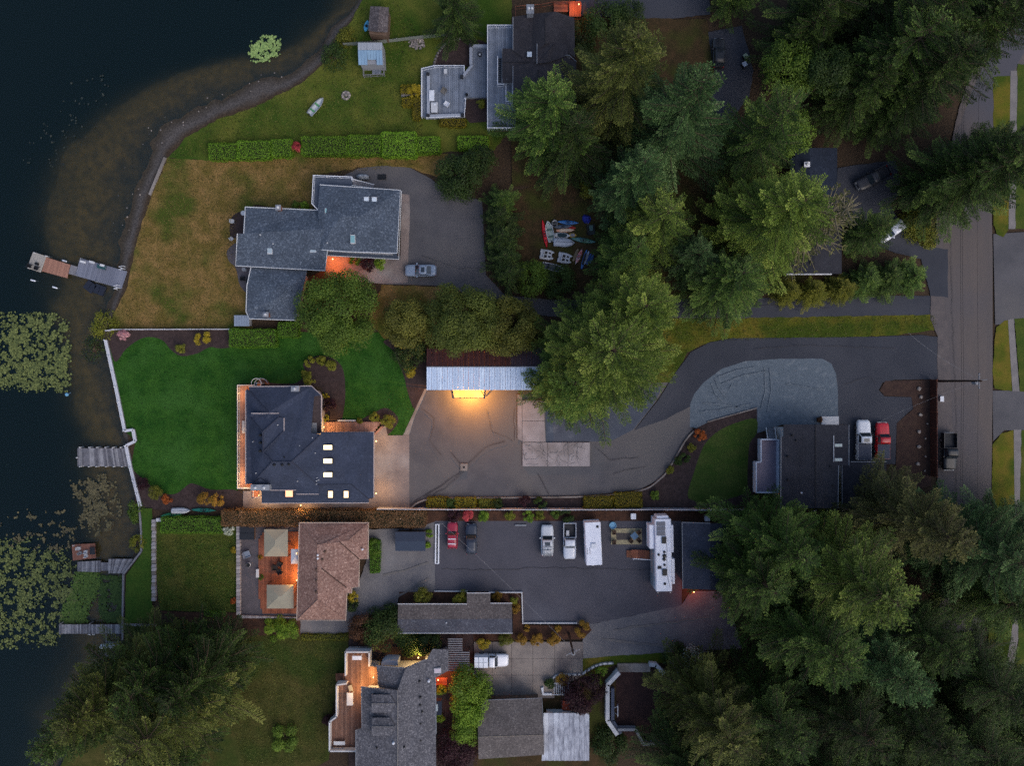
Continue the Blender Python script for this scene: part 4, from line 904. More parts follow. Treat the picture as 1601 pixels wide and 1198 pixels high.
lines(h4, 'gutter', [[(1221, 683, 5.2), (1220.6, 795, 5.2)], [(1327.2, 664.5, 5.2), (1327.2, 728, 5.2)], [(1311, 728, 5.5), (1310, 795, 5.5)], [(1316.5, 727, 3.5), (1316.5, 790, 3.5)], [(1330, 722.4, 3.4), (1386, 722.4, 3.1)]], 0.07, GREYP)
lines(h4, 'ridge_cap', [[(1275, 664, 6.12), (1275, 795, 6.12)]], 0.08, M('ridge_cap_black', (38, 37, 41)))
MB().tube([W(1303.4, 681, 5.75), W(1303.4, 722, 5.75)], 0.06, 5).build('duct', OFFWHITE, h4)
for y in (696.5, 719): skylight(h4, 1310.5, y, 5.55, 1.1, 0.45, M('pale_pane', (150, 164, 160), rough=0.1), 0, OFFWHITE)
for x, y in ((1239, 681), (1267, 681), (1287, 681), (1245, 689), (1269, 705), (1232, 714), (1268, 719), (1298, 729), (1268, 739), (1233, 751), (1268, 753), (1302, 759), (1269, 771)): vent(h4, x, y, 5.7, 0.16, 0.32, M('black_vent', (34, 34, 38), rough=0.7))
vent(h4, 1253, 771, 5.8, 0.14, 0.35, WHITE)
d4 = thing('white_rail_deck', 'raised mauve deck with broad white rails beside the gravel pad house', 'deck', tuple(W(1200, 730)))
MB().prism([W(p[0], p[1], 2.7) for p in [(1191, 688), (1220, 688), (1220, 770), (1183, 770), (1183, 724), (1191, 724)]], 2.4, 2.7).build('floor', M('mauve_deck_floor', (108, 102, 116), (100, 94, 108), 0.4, fine=(8, 0.06), rough=0.7), d4)
for run in ([(1216, 687.5), (1190, 687.5), (1190, 723)], [(1190, 723), (1182.5, 723), (1182.5, 770.6), (1218, 770.6)], [(1218, 687), (1218, 770)]):
    a = [W(p[0], p[1], 3.7) for p in run]; m_ = MB()
    for p, q_ in zip(a, a[1:]): m_.obox((p + q_) / 2, math.atan2(q_.y - p.y, q_.x - p.x), (p - q_).length, 0.16, 2.4, 3.7)
    m_.build('rail_wall', M('white_rail_blue', (150, 160, 178), (140, 150, 168), 1.0, rough=0.6), d4)
for k in range(6): MB().prism([W(p[0], p[1], 2.5 - 0.36 * k) for p in [(1201.5, 686 - k * 2.7), (1213, 686 - k * 2.7), (1213, 683.5 - k * 2.7), (1201.5, 683.5 - k * 2.7)]], 2.3 - 0.36 * k, 2.5 - 0.36 * k).build('stair_tread', GREYP, d4)
for x0 in (1200.5, 1214): MB().tube([W(x0 + 0, 688, 3.6), W(x0 - 2.5, 669, 1.3)], 0.08, 5).build('stair_rail', WHITE, d4)
for x, y in ((1186, 728), (1186, 766), (1194, 692)): MB().obox(W(x, y, 2.4), 0, 0.2, 0.2, 0, 2.4).build('post', WHITE, d4)
win_row(h4, W(1226.6, 690, 5), W(1226.6, 780, 5), 3.2, 4)

# ------------------------------------------------------------------ brown shingle house and its patio
px = [(468, 818), (576, 818), (575, 874), (561, 874), (561, 918), (550, 919), (549, 927), (542, 928), (540, 970), (464, 970)]
h5 = house('brown_roof_house', 'low house with brown weathered shingle hip roof behind the cedar patio', px)
walls(h5, [(471, 821), (572, 821), (571, 871), (557, 871), (557, 915), (546, 917), (539, 925), (537, 967), (468, 967)], 3.3, SIDING_B, 0.3)
ez, rz_ = 3.4, 5.2
slopes(h5, [[(468.2, 818, ez), (576, 818, ez), (545, 845, rz_ - .5), (531, 848, rz_ - .3), (507, 850, rz_), (496, 852, rz_)],
            [(576, 818, ez), (574.9, 874.4, ez), (561.4, 874.4, ez + .2), (531, 848, rz_ - .3), (545, 845, rz_ - .5)],
            [(468.2, 818, ez), (496, 852, rz_), (497, 938, rz_), (464.4, 969.8, ez)],
            [(464.4, 969.8, ez), (497, 938, rz_), (540.3, 969.8, ez)],
            [(497, 938, rz_), (497, 888, rz_), (503, 889.4, rz_ - .1), (541.8, 919.5, ez + .3), (550, 919, ez), (549.4, 927.4, ez), (541.8, 927.7, ez + .15), (540.3, 969.8, ez)],
            [(496, 852, rz_), (507, 850, rz_), (531, 848, rz_ - .3), (561.4, 874.4, ez + .2), (560.6, 918, ez), (541.8, 919.5, ez + .3), (503, 889.4, rz_ - .1), (497, 888, rz_)]], BROWNR)
lines(h5, 'ridge_cap', [[(496, 852, rz_), (497, 938, rz_)], [(468.2, 818, ez), (496, 852, rz_)], [(464.4, 969.8, ez), (497, 938, rz_)], [(540.3, 969.8, ez), (497, 938, rz_)], [(496, 852, rz_), (531, 848, rz_ - .3)], [(576, 818, ez), (545, 845, rz_ - .5)]], 0.07, BROWNR, 0.01)
lines(h5, 'valley', [[(531, 848, rz_ - .28), (561.4, 874.4, ez + .22)], [(503, 889.4, rz_ - .08), (541.8, 919.5, ez + .32)]], 0.07, M('valley_dark', (58, 44, 40), rough=0.9), 0.02)
lines(h5, 'gutter', [[(468, 817.6, ez), (576.4, 817.6, ez), (575.3, 874.7, ez), (561.6, 874.7, ez), (561, 918.3, ez), (550.4, 919, ez), (549.8, 927.7, ez), (542.2, 928, ez), (540.6, 970.2, ez), (464, 970.2, ez), (468, 817.6, ez)]], 0.07, M('gutter_beige', (168, 152, 140), rough=0.6))
for x, y in ((508, 863), (504, 875), (495, 891), (495, 908.5), (494.5, 926)): vent(h5, x, y, 5.15, 0.2, 0.3, M('brown_vent', (74, 58, 50), rough=0.9))
for x, y, z in ((497.4, 868, 5.1), (497.4, 873.2, 5.1), (567, 859, 3.9)): vent(h5, x, y, z, 0.16, 0.5, WHITE, 'flue')
cd = thing('cedar_patio_deck', 'red cedar patio deck glowing orange beside the brown roofed house', 'deck', tuple(W(437, 890)))
boards(cd, [(404, 845), (412, 832), (470, 832), (470, 960), (410, 960), (404, 930)], 0.35, DECKRED, 0.3, 'y')
MB().prism([W(p[0], p[1], 0.3) for p in [(405, 846), (412, 833), (470, 833), (470, 959), (411, 959), (405, 930)]], 0.02, 0.28).build('skirt', CEDAR, cd)
wall_lamp(464, 908, 2.3, 'bright orange wall lamp on the brown house by the cedar patio', 420, (1.0, 0.48, 0.13), facing=0)
wall_lamp(464, 866, 2.3, 'dim wall lamp by the small white canopy on the cedar patio', 160, (1.0, 0.42, 0.08), facing=0)
CANV = M('beige_canvas', (132, 128, 114), (122, 118, 106), 0.5, fine=(8, 0.05), rough=0.8)
def gazebo(label, x0, y0, x1, y1, rx0, ry0, rx1, ry1, z=2.3, zt=3.0, mat=CANV):
    o = thing('gazebo', label, 'gazebo', tuple(W((x0 + x1) / 2, (y0 + y1) / 2)), 'beige patio gazebos')
    cs = [(x0, y0, z), (x1, y0, z), (x1, y1, z), (x0, y1, z)]; a, b_ = (rx0, ry0, zt), (rx1, ry1, zt)
    vert = abs(ry1 - ry0) > abs(rx1 - rx0)
    pl = [[cs[0], cs[1], a], [cs[1], cs[2], b_, a], [cs[2], cs[3], b_], [cs[3], cs[0], a, b_]] if vert else [[cs[0], cs[1], b_, a], [cs[1], cs[2], b_], [cs[2], cs[3], a, b_], [cs[3], cs[0], a]]
    for p in pl: MB().slab([W(*v) for v in p], 0.04).build('canopy_panel', mat, o)
    for c_ in cs:
        q_ = W(*c_); MB().obox((q_.x * 0.999, q_.y * 0.999), 0, 0.09, 0.09, 0, z - 0.03).build('post', BLACK, o)
    return o
gazebo('beige canvas gazebo at the north end of the cedar patio', 413, 828, 450, 870.5, 430, 845, 430, 853)
gazebo('beige canvas gazebo at the south end of the cedar patio', 417, 915, 459, 952, 436, 933, 440, 933)
gz = thing('barbecue_canopy', 'small white canopy over a grill against the brown house', 'canopy', tuple(W(462, 870.6)))
for tri in ([(455, 859), (468, 859), (461.5, 870.6)], [(468, 859), (468, 882), (461.5, 870.6)], [(468, 882), (455, 882), (461.5, 870.6)], [(455, 882), (455, 859), (461.5, 870.6)]):
    MB().slab([W(tri[0][0], tri[0][1], 2.1), W(tri[1][0], tri[1][1], 2.1), W(tri[2][0], tri[2][1], 2.35)], 0.03).build('canopy_panel', M('white_canvas', (176, 180, 190), rough=0.8), gz)
for x in (456, 467):
    for y in (860, 881): MB().obox(W(x, y, 2), 0, 0.07, 0.07, 0.3, 2.08).build('post', STEEL, gz)
tub = thing('hot_tub', 'square hot tub under a folded black cover at the patio corner', 'hot tub', tuple(W(386, 834)))
MB().prism([W(p[0], p[1], 0.9) for p in [(375, 824), (397, 824), (397, 844), (375, 844)]], 0.02, 0.85).build('cabinet', SIDING_B, tub)
for y0, y1 in ((823.6, 833.8), (834.2, 844.5)): MB().slab([W(374.6, y0, 0.98), W(397.4, y0, 0.98), W(397.4, y1, 0.95), W(374.6, y1, 0.95)], 0.12).build('cover_half', M('tub_cover', (30, 34, 42), (26, 29, 36), 1.0, rough=0.6), tub)
# low stone-capped wall round the patio, in blocks
wl = thing('patio_wall', 'low pale block wall with small lights around the grey patio', 'wall', tuple(W(371, 895)))
for k in range(24): MB().prism([W(p[0], p[1], 0.8) for p in [(369.5, 821 + k * 5.9), (375, 821 + k * 5.9), (374.8, 826.4 + k * 5.9), (369.2, 826.4 + k * 5.9)]], 0, 0.8 + rj.uniform(-.01, .01)).build('block', [M('wall_block_a', (128, 124, 128), rough=.9), M('wall_block_b', (116, 112, 116), rough=.9), M('wall_block_c', (138, 134, 136), rough=.9)][k % 3], wl)
for k in range(15): MB().prism([W(p[0], p[1], 0.6) for p in [(376 + k * 5.9, 963 + k * 0.2), (381.4 + k * 5.9, 963.2 + k * 0.2), (381.4 + k * 5.9, 967.4), (376 + k * 5.9, 967.2)]], 0, 0.6 + rj.uniform(-.01, .01)).build('block', [MATS['wall_block_a'], MATS['wall_block_b']][k % 2], wl)

# ------------------------------------------------------------------ long garage with the pergola stair
px = [(622, 945), (730, 945), (730, 928), (766, 928), (766, 944), (800, 944), (801, 990), (621, 990)]
h6 = house('long_garage', 'long low garage with mottled grey gable roof below the parking lot', px, 'garage')
walls(h6, [(625, 948), (798, 948), (798, 988), (625, 988)], 2.7, SIDING_B, 0.25)
slopes(h6, [[(622.5, 945.3, 2.8), (730, 945.3, 2.8), (730, 928, 2.5), (766.5, 928, 2.5), (766.5, 944, 2.8), (800.4, 944, 2.8), (800.8, 968, 3.6), (622, 969, 3.6)]], GREYR2)
slopes(h6, [[(622, 969, 3.6), (800.8, 968, 3.6), (801, 990, 2.8), (621.3, 990, 2.8)]], shingle('sky_tinted_shingles', (50, 52, 62), (62, 64, 74), (82, 86, 96), 0.16, 0.06, 0.8))  # south slope: the bluer sky light is put into its shingle colour
lines(h6, 'gutter', [[(621, 990.5, 2.8), (801.4, 990.5, 2.8)], [(622, 944.8, 2.8), (730, 944.8, 2.8)], [(730, 927.6, 2.5), (766.6, 927.6, 2.5)], [(766.6, 943.6, 2.8), (800.8, 943.6, 2.8)]], 0.07, OFFWHITE)
vent(h6, 698, 974, 3.4, 0.14, 0.35, OFFWHITE)
pg = thing('pergola', 'grey slatted pergola stair between the long garage and bottom house', 'pergola', tuple(W(716, 1025)))
for k in range(15):
    y = 999 + k * 3.5; x0, x1 = (700.5, 723) if y < 1018 else (700.5, 734)
    MB().prism([W(p[0], p[1], 2.4) for p in [(x0, y), (x1, y), (x1, y + 1.5), (x0, y + 1.5)]], 2.3, 2.45).build('slat', GREYWOOD, pg)
for x, y1 in ((702, 1049), (722, 1049), (733, 1049)):
    MB().prism([W(p[0], p[1], 2.28) for p in [(x, 998 if x < 730 else 1018), (x + 1, 998 if x < 730 else 1018), (x + 1, y1), (x, y1)]], 2.1, 2.28).build('beam', SIDING_B, pg)
    for y in (1000 if x < 730 else 1020, 1047): MB().obox(W(x + .5, y, 2.1), 0, 0.12, 0.12, 0, 2.12).build('post', SIDING_B, pg)

# ------------------------------------------------------------------ bottom house with lit decks
px = [(589, 1042), (634, 1046), (667, 1031), (677, 1016), (701, 1017), (701, 1049), (681, 1061), (682, 1184), (622, 1198), (557, 1184), (557, 1142), (566, 1139), (565, 1075), (592, 1076)]
h7 = house('grey_gable_house', 'big grey shingled house with two roof dormers and lamplit timber decks', px)
walls(h7, [(592, 1050), (678, 1050), (678, 1250), (560, 1250), (560, 1146), (569, 1142), (569, 1079), (592, 1079)], 5.0, SIDING_W, 0.3)
walls(h7, [(660, 1036), (698, 1021), (698, 1047), (675, 1060)], 3.6, SIDING_W, 0.2)
slopes(h7, [[(565.3, 1074.6, 5.2), (621.5, 1080, 6.9), (621.5, 1260, 6.9), (556.8, 1260, 5.0), (556.8, 1142, 5.0), (566.2, 1139, 5.25)],
            [(621.5, 1080, 6.9), (633.6, 1046, 6.6), (667.4, 1031.5, 5.4), (676.7, 1015.6, 5.2), (701, 1016.5, 4.6), (701, 1049.3, 4.6), (680.5, 1060.6, 5.2), (681.4, 1148.6, 5.2), (682.4, 1260, 5.2), (621.5, 1260, 6.9)],
            [(588.7, 1041.8, 5.0), (633.6, 1045.6, 6.4), (630, 1078, 6.5), (592, 1077, 5.1)]], GREYR)
for y0, y1 in ((1087, 1115), (1123, 1151)):
    ym = (y0 + y1) / 2
    slopes(h7, [[(581, y0, 6.5), (610, y0, 6.75), (618, ym, 7.0), (581, ym, 7.0)], [(581, ym, 7.0), (618, ym, 7.0), (610, y1, 6.75), (581, y1, 6.5)]], GREYR, 0.14, 'dormer_slope')
    MB().prism([W(p[0], p[1], 6.4) for p in [(582, y0 + 1), (604, y0 + 1), (604, y1 - 1), (582, y1 - 1)]], 5.0, 6.45).build('dormer_wall', DARKP, h7)
lines(h7, 'ridge_cap', [[(621.5, 1080, 6.95), (621.5, 1260, 6.95)], [(581, 1101, 7.05), (618, 1101, 7.05)], [(581, 1137, 7.05), (618, 1137, 7.05)]], 0.06, M('ridge_cap_grey', (112, 108, 106), (96, 94, 94), 4, rough=0.9))
lines(h7, 'gutter', [[(565, 1074.4, 5.2), (566, 1139, 5.25)], [(556.4, 1142, 5.0), (556.4, 1198, 5.0)], [(565.3, 1074.2, 5.2), (592, 1076.4, 5.6), (628, 1080.4, 6.5)], [(588.4, 1041.4, 5.0), (633, 1045.2, 6.4), (667.2, 1031, 5.4)], [(680.9, 1061, 5.2), (681.8, 1148, 5.2)]], 0.06, GREYP)
for x, y, z in ((656, 1066, 5.9), (657, 1091, 5.9), (657, 1103, 5.8), (660, 1113.5, 5.8), (657.6, 1132, 5.8), (657.6, 1158.5, 5.8), (589, 1170, 6.0), (632, 1168.5, 6.6)): vent(h7, x, y, z, 0.17, 0.32)
for x, y, z in ((670.5, 1065, 5.6), (615.3, 1162, 6.8)): vent(h7, x, y, z, 0.2, 0.5, WHITE, 'flue')
skylight(h7, 684, 1049, 5.3, 1.0, 0.7, M('pinkish_pane', (170, 160, 168), rough=0.15), 0.05, OFFWHITE)
skylight(h7, 682, 1107, 4.6, 0.5, 1.1, M('grey_sky_pane', (142, 156, 164)), 0, GREYP)
MB().prism([W(p[0], p[1], 4.5) for p in [(679, 1097), (690, 1097), (690, 1119), (679, 1119)]], 3.4, 4.5).build('bay', NIGHTR, h7)
MB().prism([W(p[0], p[1], 4.3) for p in [(596, 1037), (603, 1033), (622, 1034), (622, 1042), (596, 1041)]], 2.0, 4.3).build('porch_roof', M('pale_porch', (140, 146, 158), rough=0.7), h7)
wd = thing('lamplit_deck', 'stepped timber deck with white parapets lit by warm lamps, bottom house', 'deck', tuple(W(545, 1095)))
dp = [(540, 1021), (577, 1021), (577, 1042), (590, 1044), (590, 1072), (568, 1076), (568, 1140), (558, 1143), (558, 1176), (515, 1176), (515, 1131), (526, 1123), (526, 1072), (541, 1069)]
boards(wd, dp, 2.8, [M('worn_deck_board_%d' % k, c_, tuple(int(v * .85) for v in c_), 1.3, fine=(9, .2), rough=.8) for k, c_ in enumerate([(104, 76, 64), (94, 68, 58), (114, 86, 74)])], 0.3, 'y')
MB().prism([W(p[0], p[1], 2.7) for p in dp], 0.02, 2.72).build('base', SIDING_W, wd)
for run in ([(577, 1042), (577, 1020.5), (540, 1020.5), (540, 1057)], [(541, 1070), (526, 1072), (526, 1122)], [(526, 1122), (515, 1130), (515, 1175.6), (558, 1175.6)]):
    a = [W(p[0], p[1], 3.8) for p in run]; m_ = MB()
    for p, q_ in zip(a, a[1:]): m_.obox((p + q_) / 2, math.atan2(q_.y - p.y, q_.x - p.x), (p - q_).length + 0.15, 0.2, 2.4, 3.8)
    m_.build('parapet', OFFWHITE, wd)
for k in range(6): MB().prism([W(p[0], p[1], 2.6 - k * .38) for p in [(539 - k * 2.4, 1054), (536.8 - k * 2.4, 1054), (536.8 - k * 2.4, 1066), (539 - k * 2.4, 1066)]], 2.4 - k * .38, 2.6 - k * .38).build('stair_tread', REDWOOD, wd)
wall_lamp(584, 1060, 4.6, 'warm lamp in the deck corner of the bottom house', 330, (1.0, 0.55, 0.18), facing=0)
wall_lamp(567, 1085, 4.7, 'warm lamp on the lake gable of the bottom house', 260, (1.0, 0.55, 0.2), facing=0)
wall_lamp(654, 1029, 2.6, 'bright lamp against shrubs on the north wall of the bottom house', 240, (1.0, 0.6, 0.2), facing=-math.pi / 2)
wall_lamp(685, 1064, 2.4, 'red-orange lamp over the east door of the bottom house', 260, (1.0, 0.2, 0.03), facing=math.pi)
en = thing('door_landing', 'small timber landing lit red-orange east of the bottom house', 'landing', tuple(W(690, 1064)))
boards(en, [(681, 1060), (699, 1060), (699, 1072), (681, 1072)], 0.4, DECKRED, 0.3, 'x')

# ------------------------------------------------------------------ bottom garages
px = [(755, 1096), (847, 1092), (851, 1181), (748, 1188)]
h8 = house('gable_garage', 'grey-brown gabled garage roof below the white pickup drive', px, 'garage')
walls(h8, [(758, 1099), (845, 1096), (848, 1180), (752, 1185)], 3.2, SIDING_B, 0.3)
slopes(h8, [[(755, 1095.8, 3.3), (847.3, 1092.4, 3.3), (850, 1150, 4.4), (747.5, 1153, 4.4), (747.2, 1130.7, 3.9)], [(747.5, 1153, 4.4), (850, 1150, 4.4), (850.7, 1181, 3.4), (748.3, 1188, 3.4)]], GREYR2)
lines(h8, 'ridge_cap', [[(747.5, 1153, 4.42), (850, 1150, 4.42)]], 0.05, M('ridge_cap_tan', (130, 120, 108), (100, 94, 88), 5, rough=0.9))
lines(h8, 'gutter', [[(755, 1095.4, 3.3), (847.3, 1092, 3.3), (850.6, 1150, 4.4)]], 0.05, GREYP)
px = [(850, 1116), (921, 1116), (921, 1190), (843, 1191)]
h9 = house('white_tin_shed', 'shed with streaked white tin roof beside the grey-brown garage', px, 'shed')
walls(h9, [(853, 1119), (918, 1119), (918, 1187), (853, 1187)], 2.7, SIDING_W, 0.2)
TIN = [M('streaked_tin_%d' % k, (156, 160, 172), (100, 104, 118), 0.9, fine=(4, 0.2), rough=0.6, stretch=(3.0, 0.6, 1), c3=(176, 182, 194), s3=0.2 + 0.02 * k) for k in range(2)]
for k in range(9):
    xa, xb = 850 + k * 7.95, 850 + (k + 1) * 7.95 - 0.3
    MB().slab([W(xa, 1115.8, 2.75), W(xb, 1115.6, 2.75), W(xb, 1190, 2.95), W(xa - (3 if k == 0 else 0), 1190.6, 2.95)], 0.05).build('roof_panel', TIN[k % 2], h9)
# garage under the firs, east of the motorhome
px = [(1067, 817), (1136, 817), (1136, 922), (1067, 922)]
h10 = house('dark_gable_shop', 'dark blue-grey gabled workshop half hidden by the firs beside the motorhome', px, 'workshop')
walls(h10, [(1070, 820), (1133, 820), (1133, 919), (1070, 919)], 3.2, SIDING_B, 0.3)
DKS = shingle('slate_blue_shingles', (44, 48, 60), (50, 54, 66), (58, 63, 76), 0.4, 0.1, 0.6)
slopes(h10, [[(1066.7, 817.5, 3.3), (1110.5, 819, 4.4), (1110.5, 922.7, 4.4), (1068, 921, 3.3)], [(1110.5, 819, 4.4), (1140, 819, 3.4), (1140, 924, 3.4), (1110.5, 922.7, 4.4)]], DKS)
lines(h10, 'gutter', [[(1066.4, 817, 3.3), (1067.6, 921, 3.3)], [(1066.6, 817, 3.3), (1110.5, 818.6, 4.4)]], 0.07, GREYP)
for y in (853.5, 869, 884.5, 900): vent(h10, 1114.3, y, 4.2, 0.15, 0.28, M('grey_vent', (84, 90, 98), rough=0.6))
wall_lamp(1085, 926, 2.3, 'red lamp at the south end of the dark workshop', 110, (1.0, 0.12, 0.03), facing=math.pi / 2)
# small dark shed in the gravel yard
sh = thing('flat_shed', 'small slate blue shed in the grey gravel yard', 'shed', tuple(W(641, 847)))
MB().prism([W(p[0], p[1], 2.0) for p in [(620, 833), (663, 833), (663, 860), (620, 860)]], 0, 2.0).build('wall', SIDING_B, sh)
slopes(sh, [[(618, 832, 2.15), (665, 832, 2.15), (665, 847, 2.5), (618, 847, 2.5)], [(618, 847, 2.5), (665, 847, 2.5), (665, 862, 2.15), (618, 862, 2.15)]], M('slate_felt', (46, 56, 72), (40, 48, 64), 2, fine=(6, 0.2), rough=0.85, stretch=(1, 5, 1)))
# house under the trees, upper right
px = [(1243, 231), (1309, 231), (1316, 308), (1316, 428), (1232, 430)]
h11 = house('hidden_house', 'dark blue roofed house half buried under tall firs by the street', px)
walls(h11, [(1246, 235), (1306, 235), (1306, 306), (1312, 312), (1312, 425), (1236, 425), (1246, 312)], 3.5, SIDING_W, 0.3)
slopes(h11, [[(1243, 231, 3.7), (1266, 231, 4.4), (1266, 308, 4.4), (1243, 308, 3.7)], [(1266, 231, 4.4), (1309, 231, 3.5), (1309, 308, 3.5), (1266, 308, 4.4)]], NIGHTR)
slopes(h11, [[(1230, 307, 3.4), (1274, 307, 4.3), (1274, 428, 4.3), (1230, 428, 3.4)], [(1274, 307, 4.3), (1316, 309, 3.4), (1316, 428, 3.4), (1274, 428, 4.3)]], CHAR)
lines(h11, 'fascia', [[(1230, 428.6, 3.4), (1274, 428.6, 4.2), (1300, 428.6, 3.7)]], 0.12, OFFWHITE)
chimney(h11, 1261.5, 257, 4.2, 0.7, 0.6, 0.4, GREYP, 1, None, WHITE)
# boat sheds on the north shore
s1 = thing('shingle_boathouse', 'small weathered shingle boathouse at the top edge of the shore', 'shed', tuple(W(593, 32)))
MB().prism([W(p[0], p[1], 2.2) for p in [(580, 12), (607, 14), (605, 56), (577, 52)]], 0, 2.25).build('wall', SIDING_B, s1)
OLDS = shingle('weathered_shakes', (58, 53, 55), (74, 69, 71), (98, 92, 94), 0.16, 0.06, 1.0)
slopes(s1, [[(579, 9, 2.3), (594, 9.6, 3.0), (590, 49, 3.0), (575.5, 47, 2.3)], [(594, 9.6, 3.0), (608, 11, 2.3), (606, 49.5, 2.3), (590, 49, 3.0)]], OLDS)
s2 = thing('blue_tin_boathouse', 'small boathouse with pale blue tin roof and tiny fenced porch', 'shed', tuple(W(580, 86)))
MB().prism([W(p[0], p[1], 2.2) for p in [(561, 68), (598, 68), (600, 100), (563, 100)]], 0, 2.15).build('wall', SIDING, s2)
BT = M('pale_blue_tin', (112, 140, 164), (100, 126, 152), 1.2, rough=0.5, stretch=(5, 0.5, 1)); WT = M('pale_white_tin', (156, 160, 166), (138, 142, 148), 1.0, rough=0.5, stretch=(6, 0.5, 1))
for k in range(8):
    xa = 559.6 + k * 4.75; xb = xa + 4.5
    MB().slab([W(xa, 66, 2.5), W(xb, 66, 2.5), W(xb, 77.5, 2.9), W(xa, 77.5, 2.9)], 0.05).build('rear_panel', WT, s2)
    MB().slab([W(xa, 78, 2.9), W(xb, 78, 2.9), W(xb + 1, 93 if 2 < k < 6 else 101, 2.3), W(xa + 1, 93 if 2 < k < 6 else 101, 2.3)], 0.05).build('front_panel', BT, s2)
boards(s2, [(582, 102), (596, 102), (596, 116), (582, 116)], 0.3, DECKBLUE, 0.25, 'y')
railing(s2, [(568, 103), (568, 117), (600, 115), (600, 102)], 0.3, 0.8, GREYWOOD, 1.0, bal=False)
MB().obox(W(587, 96, 2.0), 0, 1.3, 0.5, 1.0, 2.1).build('window', GLASS, s2)
# orange lit corner at the top edge
tl = thing('lit_terrace', 'small terrace lit orange behind a fence at the top edge', 'terrace', tuple(W(885, 12)))
boards(tl, [(866, 3), (889, 3), (889, 18), (866, 18)], 0.5, DECKRED, 0.4, 'x'); boards(tl, [(890, 2), (908, 2), (908, 25), (890, 25)], 0.8, DECKRED, 0.4, 'y')
railing(tl, [(806, 30), (806, 9), (846, 6), (866, 2), (889, 2), (908, 2), (908, 25), (890, 25)], 0.4, 1.0, CEDAR, 1.5, bal=False)
wall_lamp(905, 6, 2.2, 'orange lamp over the small terrace at the top edge', 130, (1.0, 0.25, 0.05), facing=0)
# retaining wall of the bare yard
rw = thing('retaining_wall', 'angular white capped retaining wall round the bare red soil yard', 'wall', tuple(W(960, 1100)))
for pts, w_, z_, m_ in (([(968, 1053), (950, 1072), (950, 1128), (965, 1150)], 0.6, 1.5, OFFWHITE), ([(958, 1078), (958, 1128), (970, 1148)], 0.5, 1.0, M('blue_wall_shadow', (64, 72, 90), rough=0.8)), ([(966, 1142), (994, 1142), (1006, 1165), (1050, 1164)], 0.4, 1.2, GREYP), ([(966, 1045), (1016, 1045)], 1.3, 0.5, CONC), ([(1016, 1040), (1026, 1041), (1038, 1054)], 0.6, 1.0, OFFWHITE), ([(1049, 1034), (1065, 1056)], 0.7, 0.8, GREYWOOD), ([(1103, 1042), (1123, 1068)], 0.8, 0.8, GREYWOOD)):  # the dark blue run paints the shadow inside the white wall
    a = [W(p[0], p[1], z_) for p in pts]
    for p, q_ in zip(a, a[1:]): MB().obox((p + q_) / 2, math.atan2(q_.y - p.y, q_.x - p.x), (p - q_).length + 0.1, w_, 0, z_).build('wall_section', m_, rw)
sw = thing('swing_frame', 'small white swing frame standing on the bare red soil', 'swing frame', tuple(W(963, 1111)))
MB().tube([W(956, 1110, 0), W(966, 1105, 1.8), W(966, 1118, 1.8), W(956, 1113, 0)], 0.06, 5).build('frame', WHITE, sw)
MB().tube([W(966, 1101, 0), W(966, 1105, 1.8)], 0.06, 5).build('leg', WHITE, sw); MB().tube([W(966, 1122, 0), W(966, 1118, 1.8)], 0.06, 5).build('leg', WHITE, sw)
# ------------------------------------------------------------------ vegetation
UP = np.array([0, 0, 1.0])
def norm(a): return a / np.maximum(np.linalg.norm(a, axis=-1, keepdims=True), 1e-9)

def leaf_quads(P, D, N, L, Wd):
    """rhombic leaves: base P, direction D, plane normal N, length L, width Wd"""
    S = norm(np.cross(D, N)); n = len(P)
    L = L[:, None]; Wd = Wd[:, None]
    V = np.stack([P, P + D * L * 0.45 + S * Wd * 0.5, P + D * L, P + D * L * 0.45 - S * Wd * 0.5], 1).reshape(-1, 3)
    return V, (np.arange(n) * 4)[:, None] + np.arange(4)[None]

def tubes(A, B, ra, rb, n=3):
    """straight tapered sticks from A to B"""
    D = norm(B - A); h = np.where(np.abs(D[:, 2:]) < 0.9, UP[None], np.array([[1.0, 0, 0]])); U = norm(np.cross(D, h)); Wv = np.cross(D, U); m = len(A)
    ring = []
    for P, r in ((A, ra), (B, rb)):
        for k in range(n):
            a = 2 * np.pi * k / n; ring.append(P + (U * np.cos(a) + Wv * np.sin(a)) * r[:, None])
    V = np.stack(ring, 1).reshape(-1, 3); b0 = np.arange(m) * 2 * n
    F = np.concatenate([np.stack([b0 + k, b0 + (k + 1) % n, b0 + n + (k + 1) % n, b0 + n + k], 1) for k in range(n)])
    return V, F

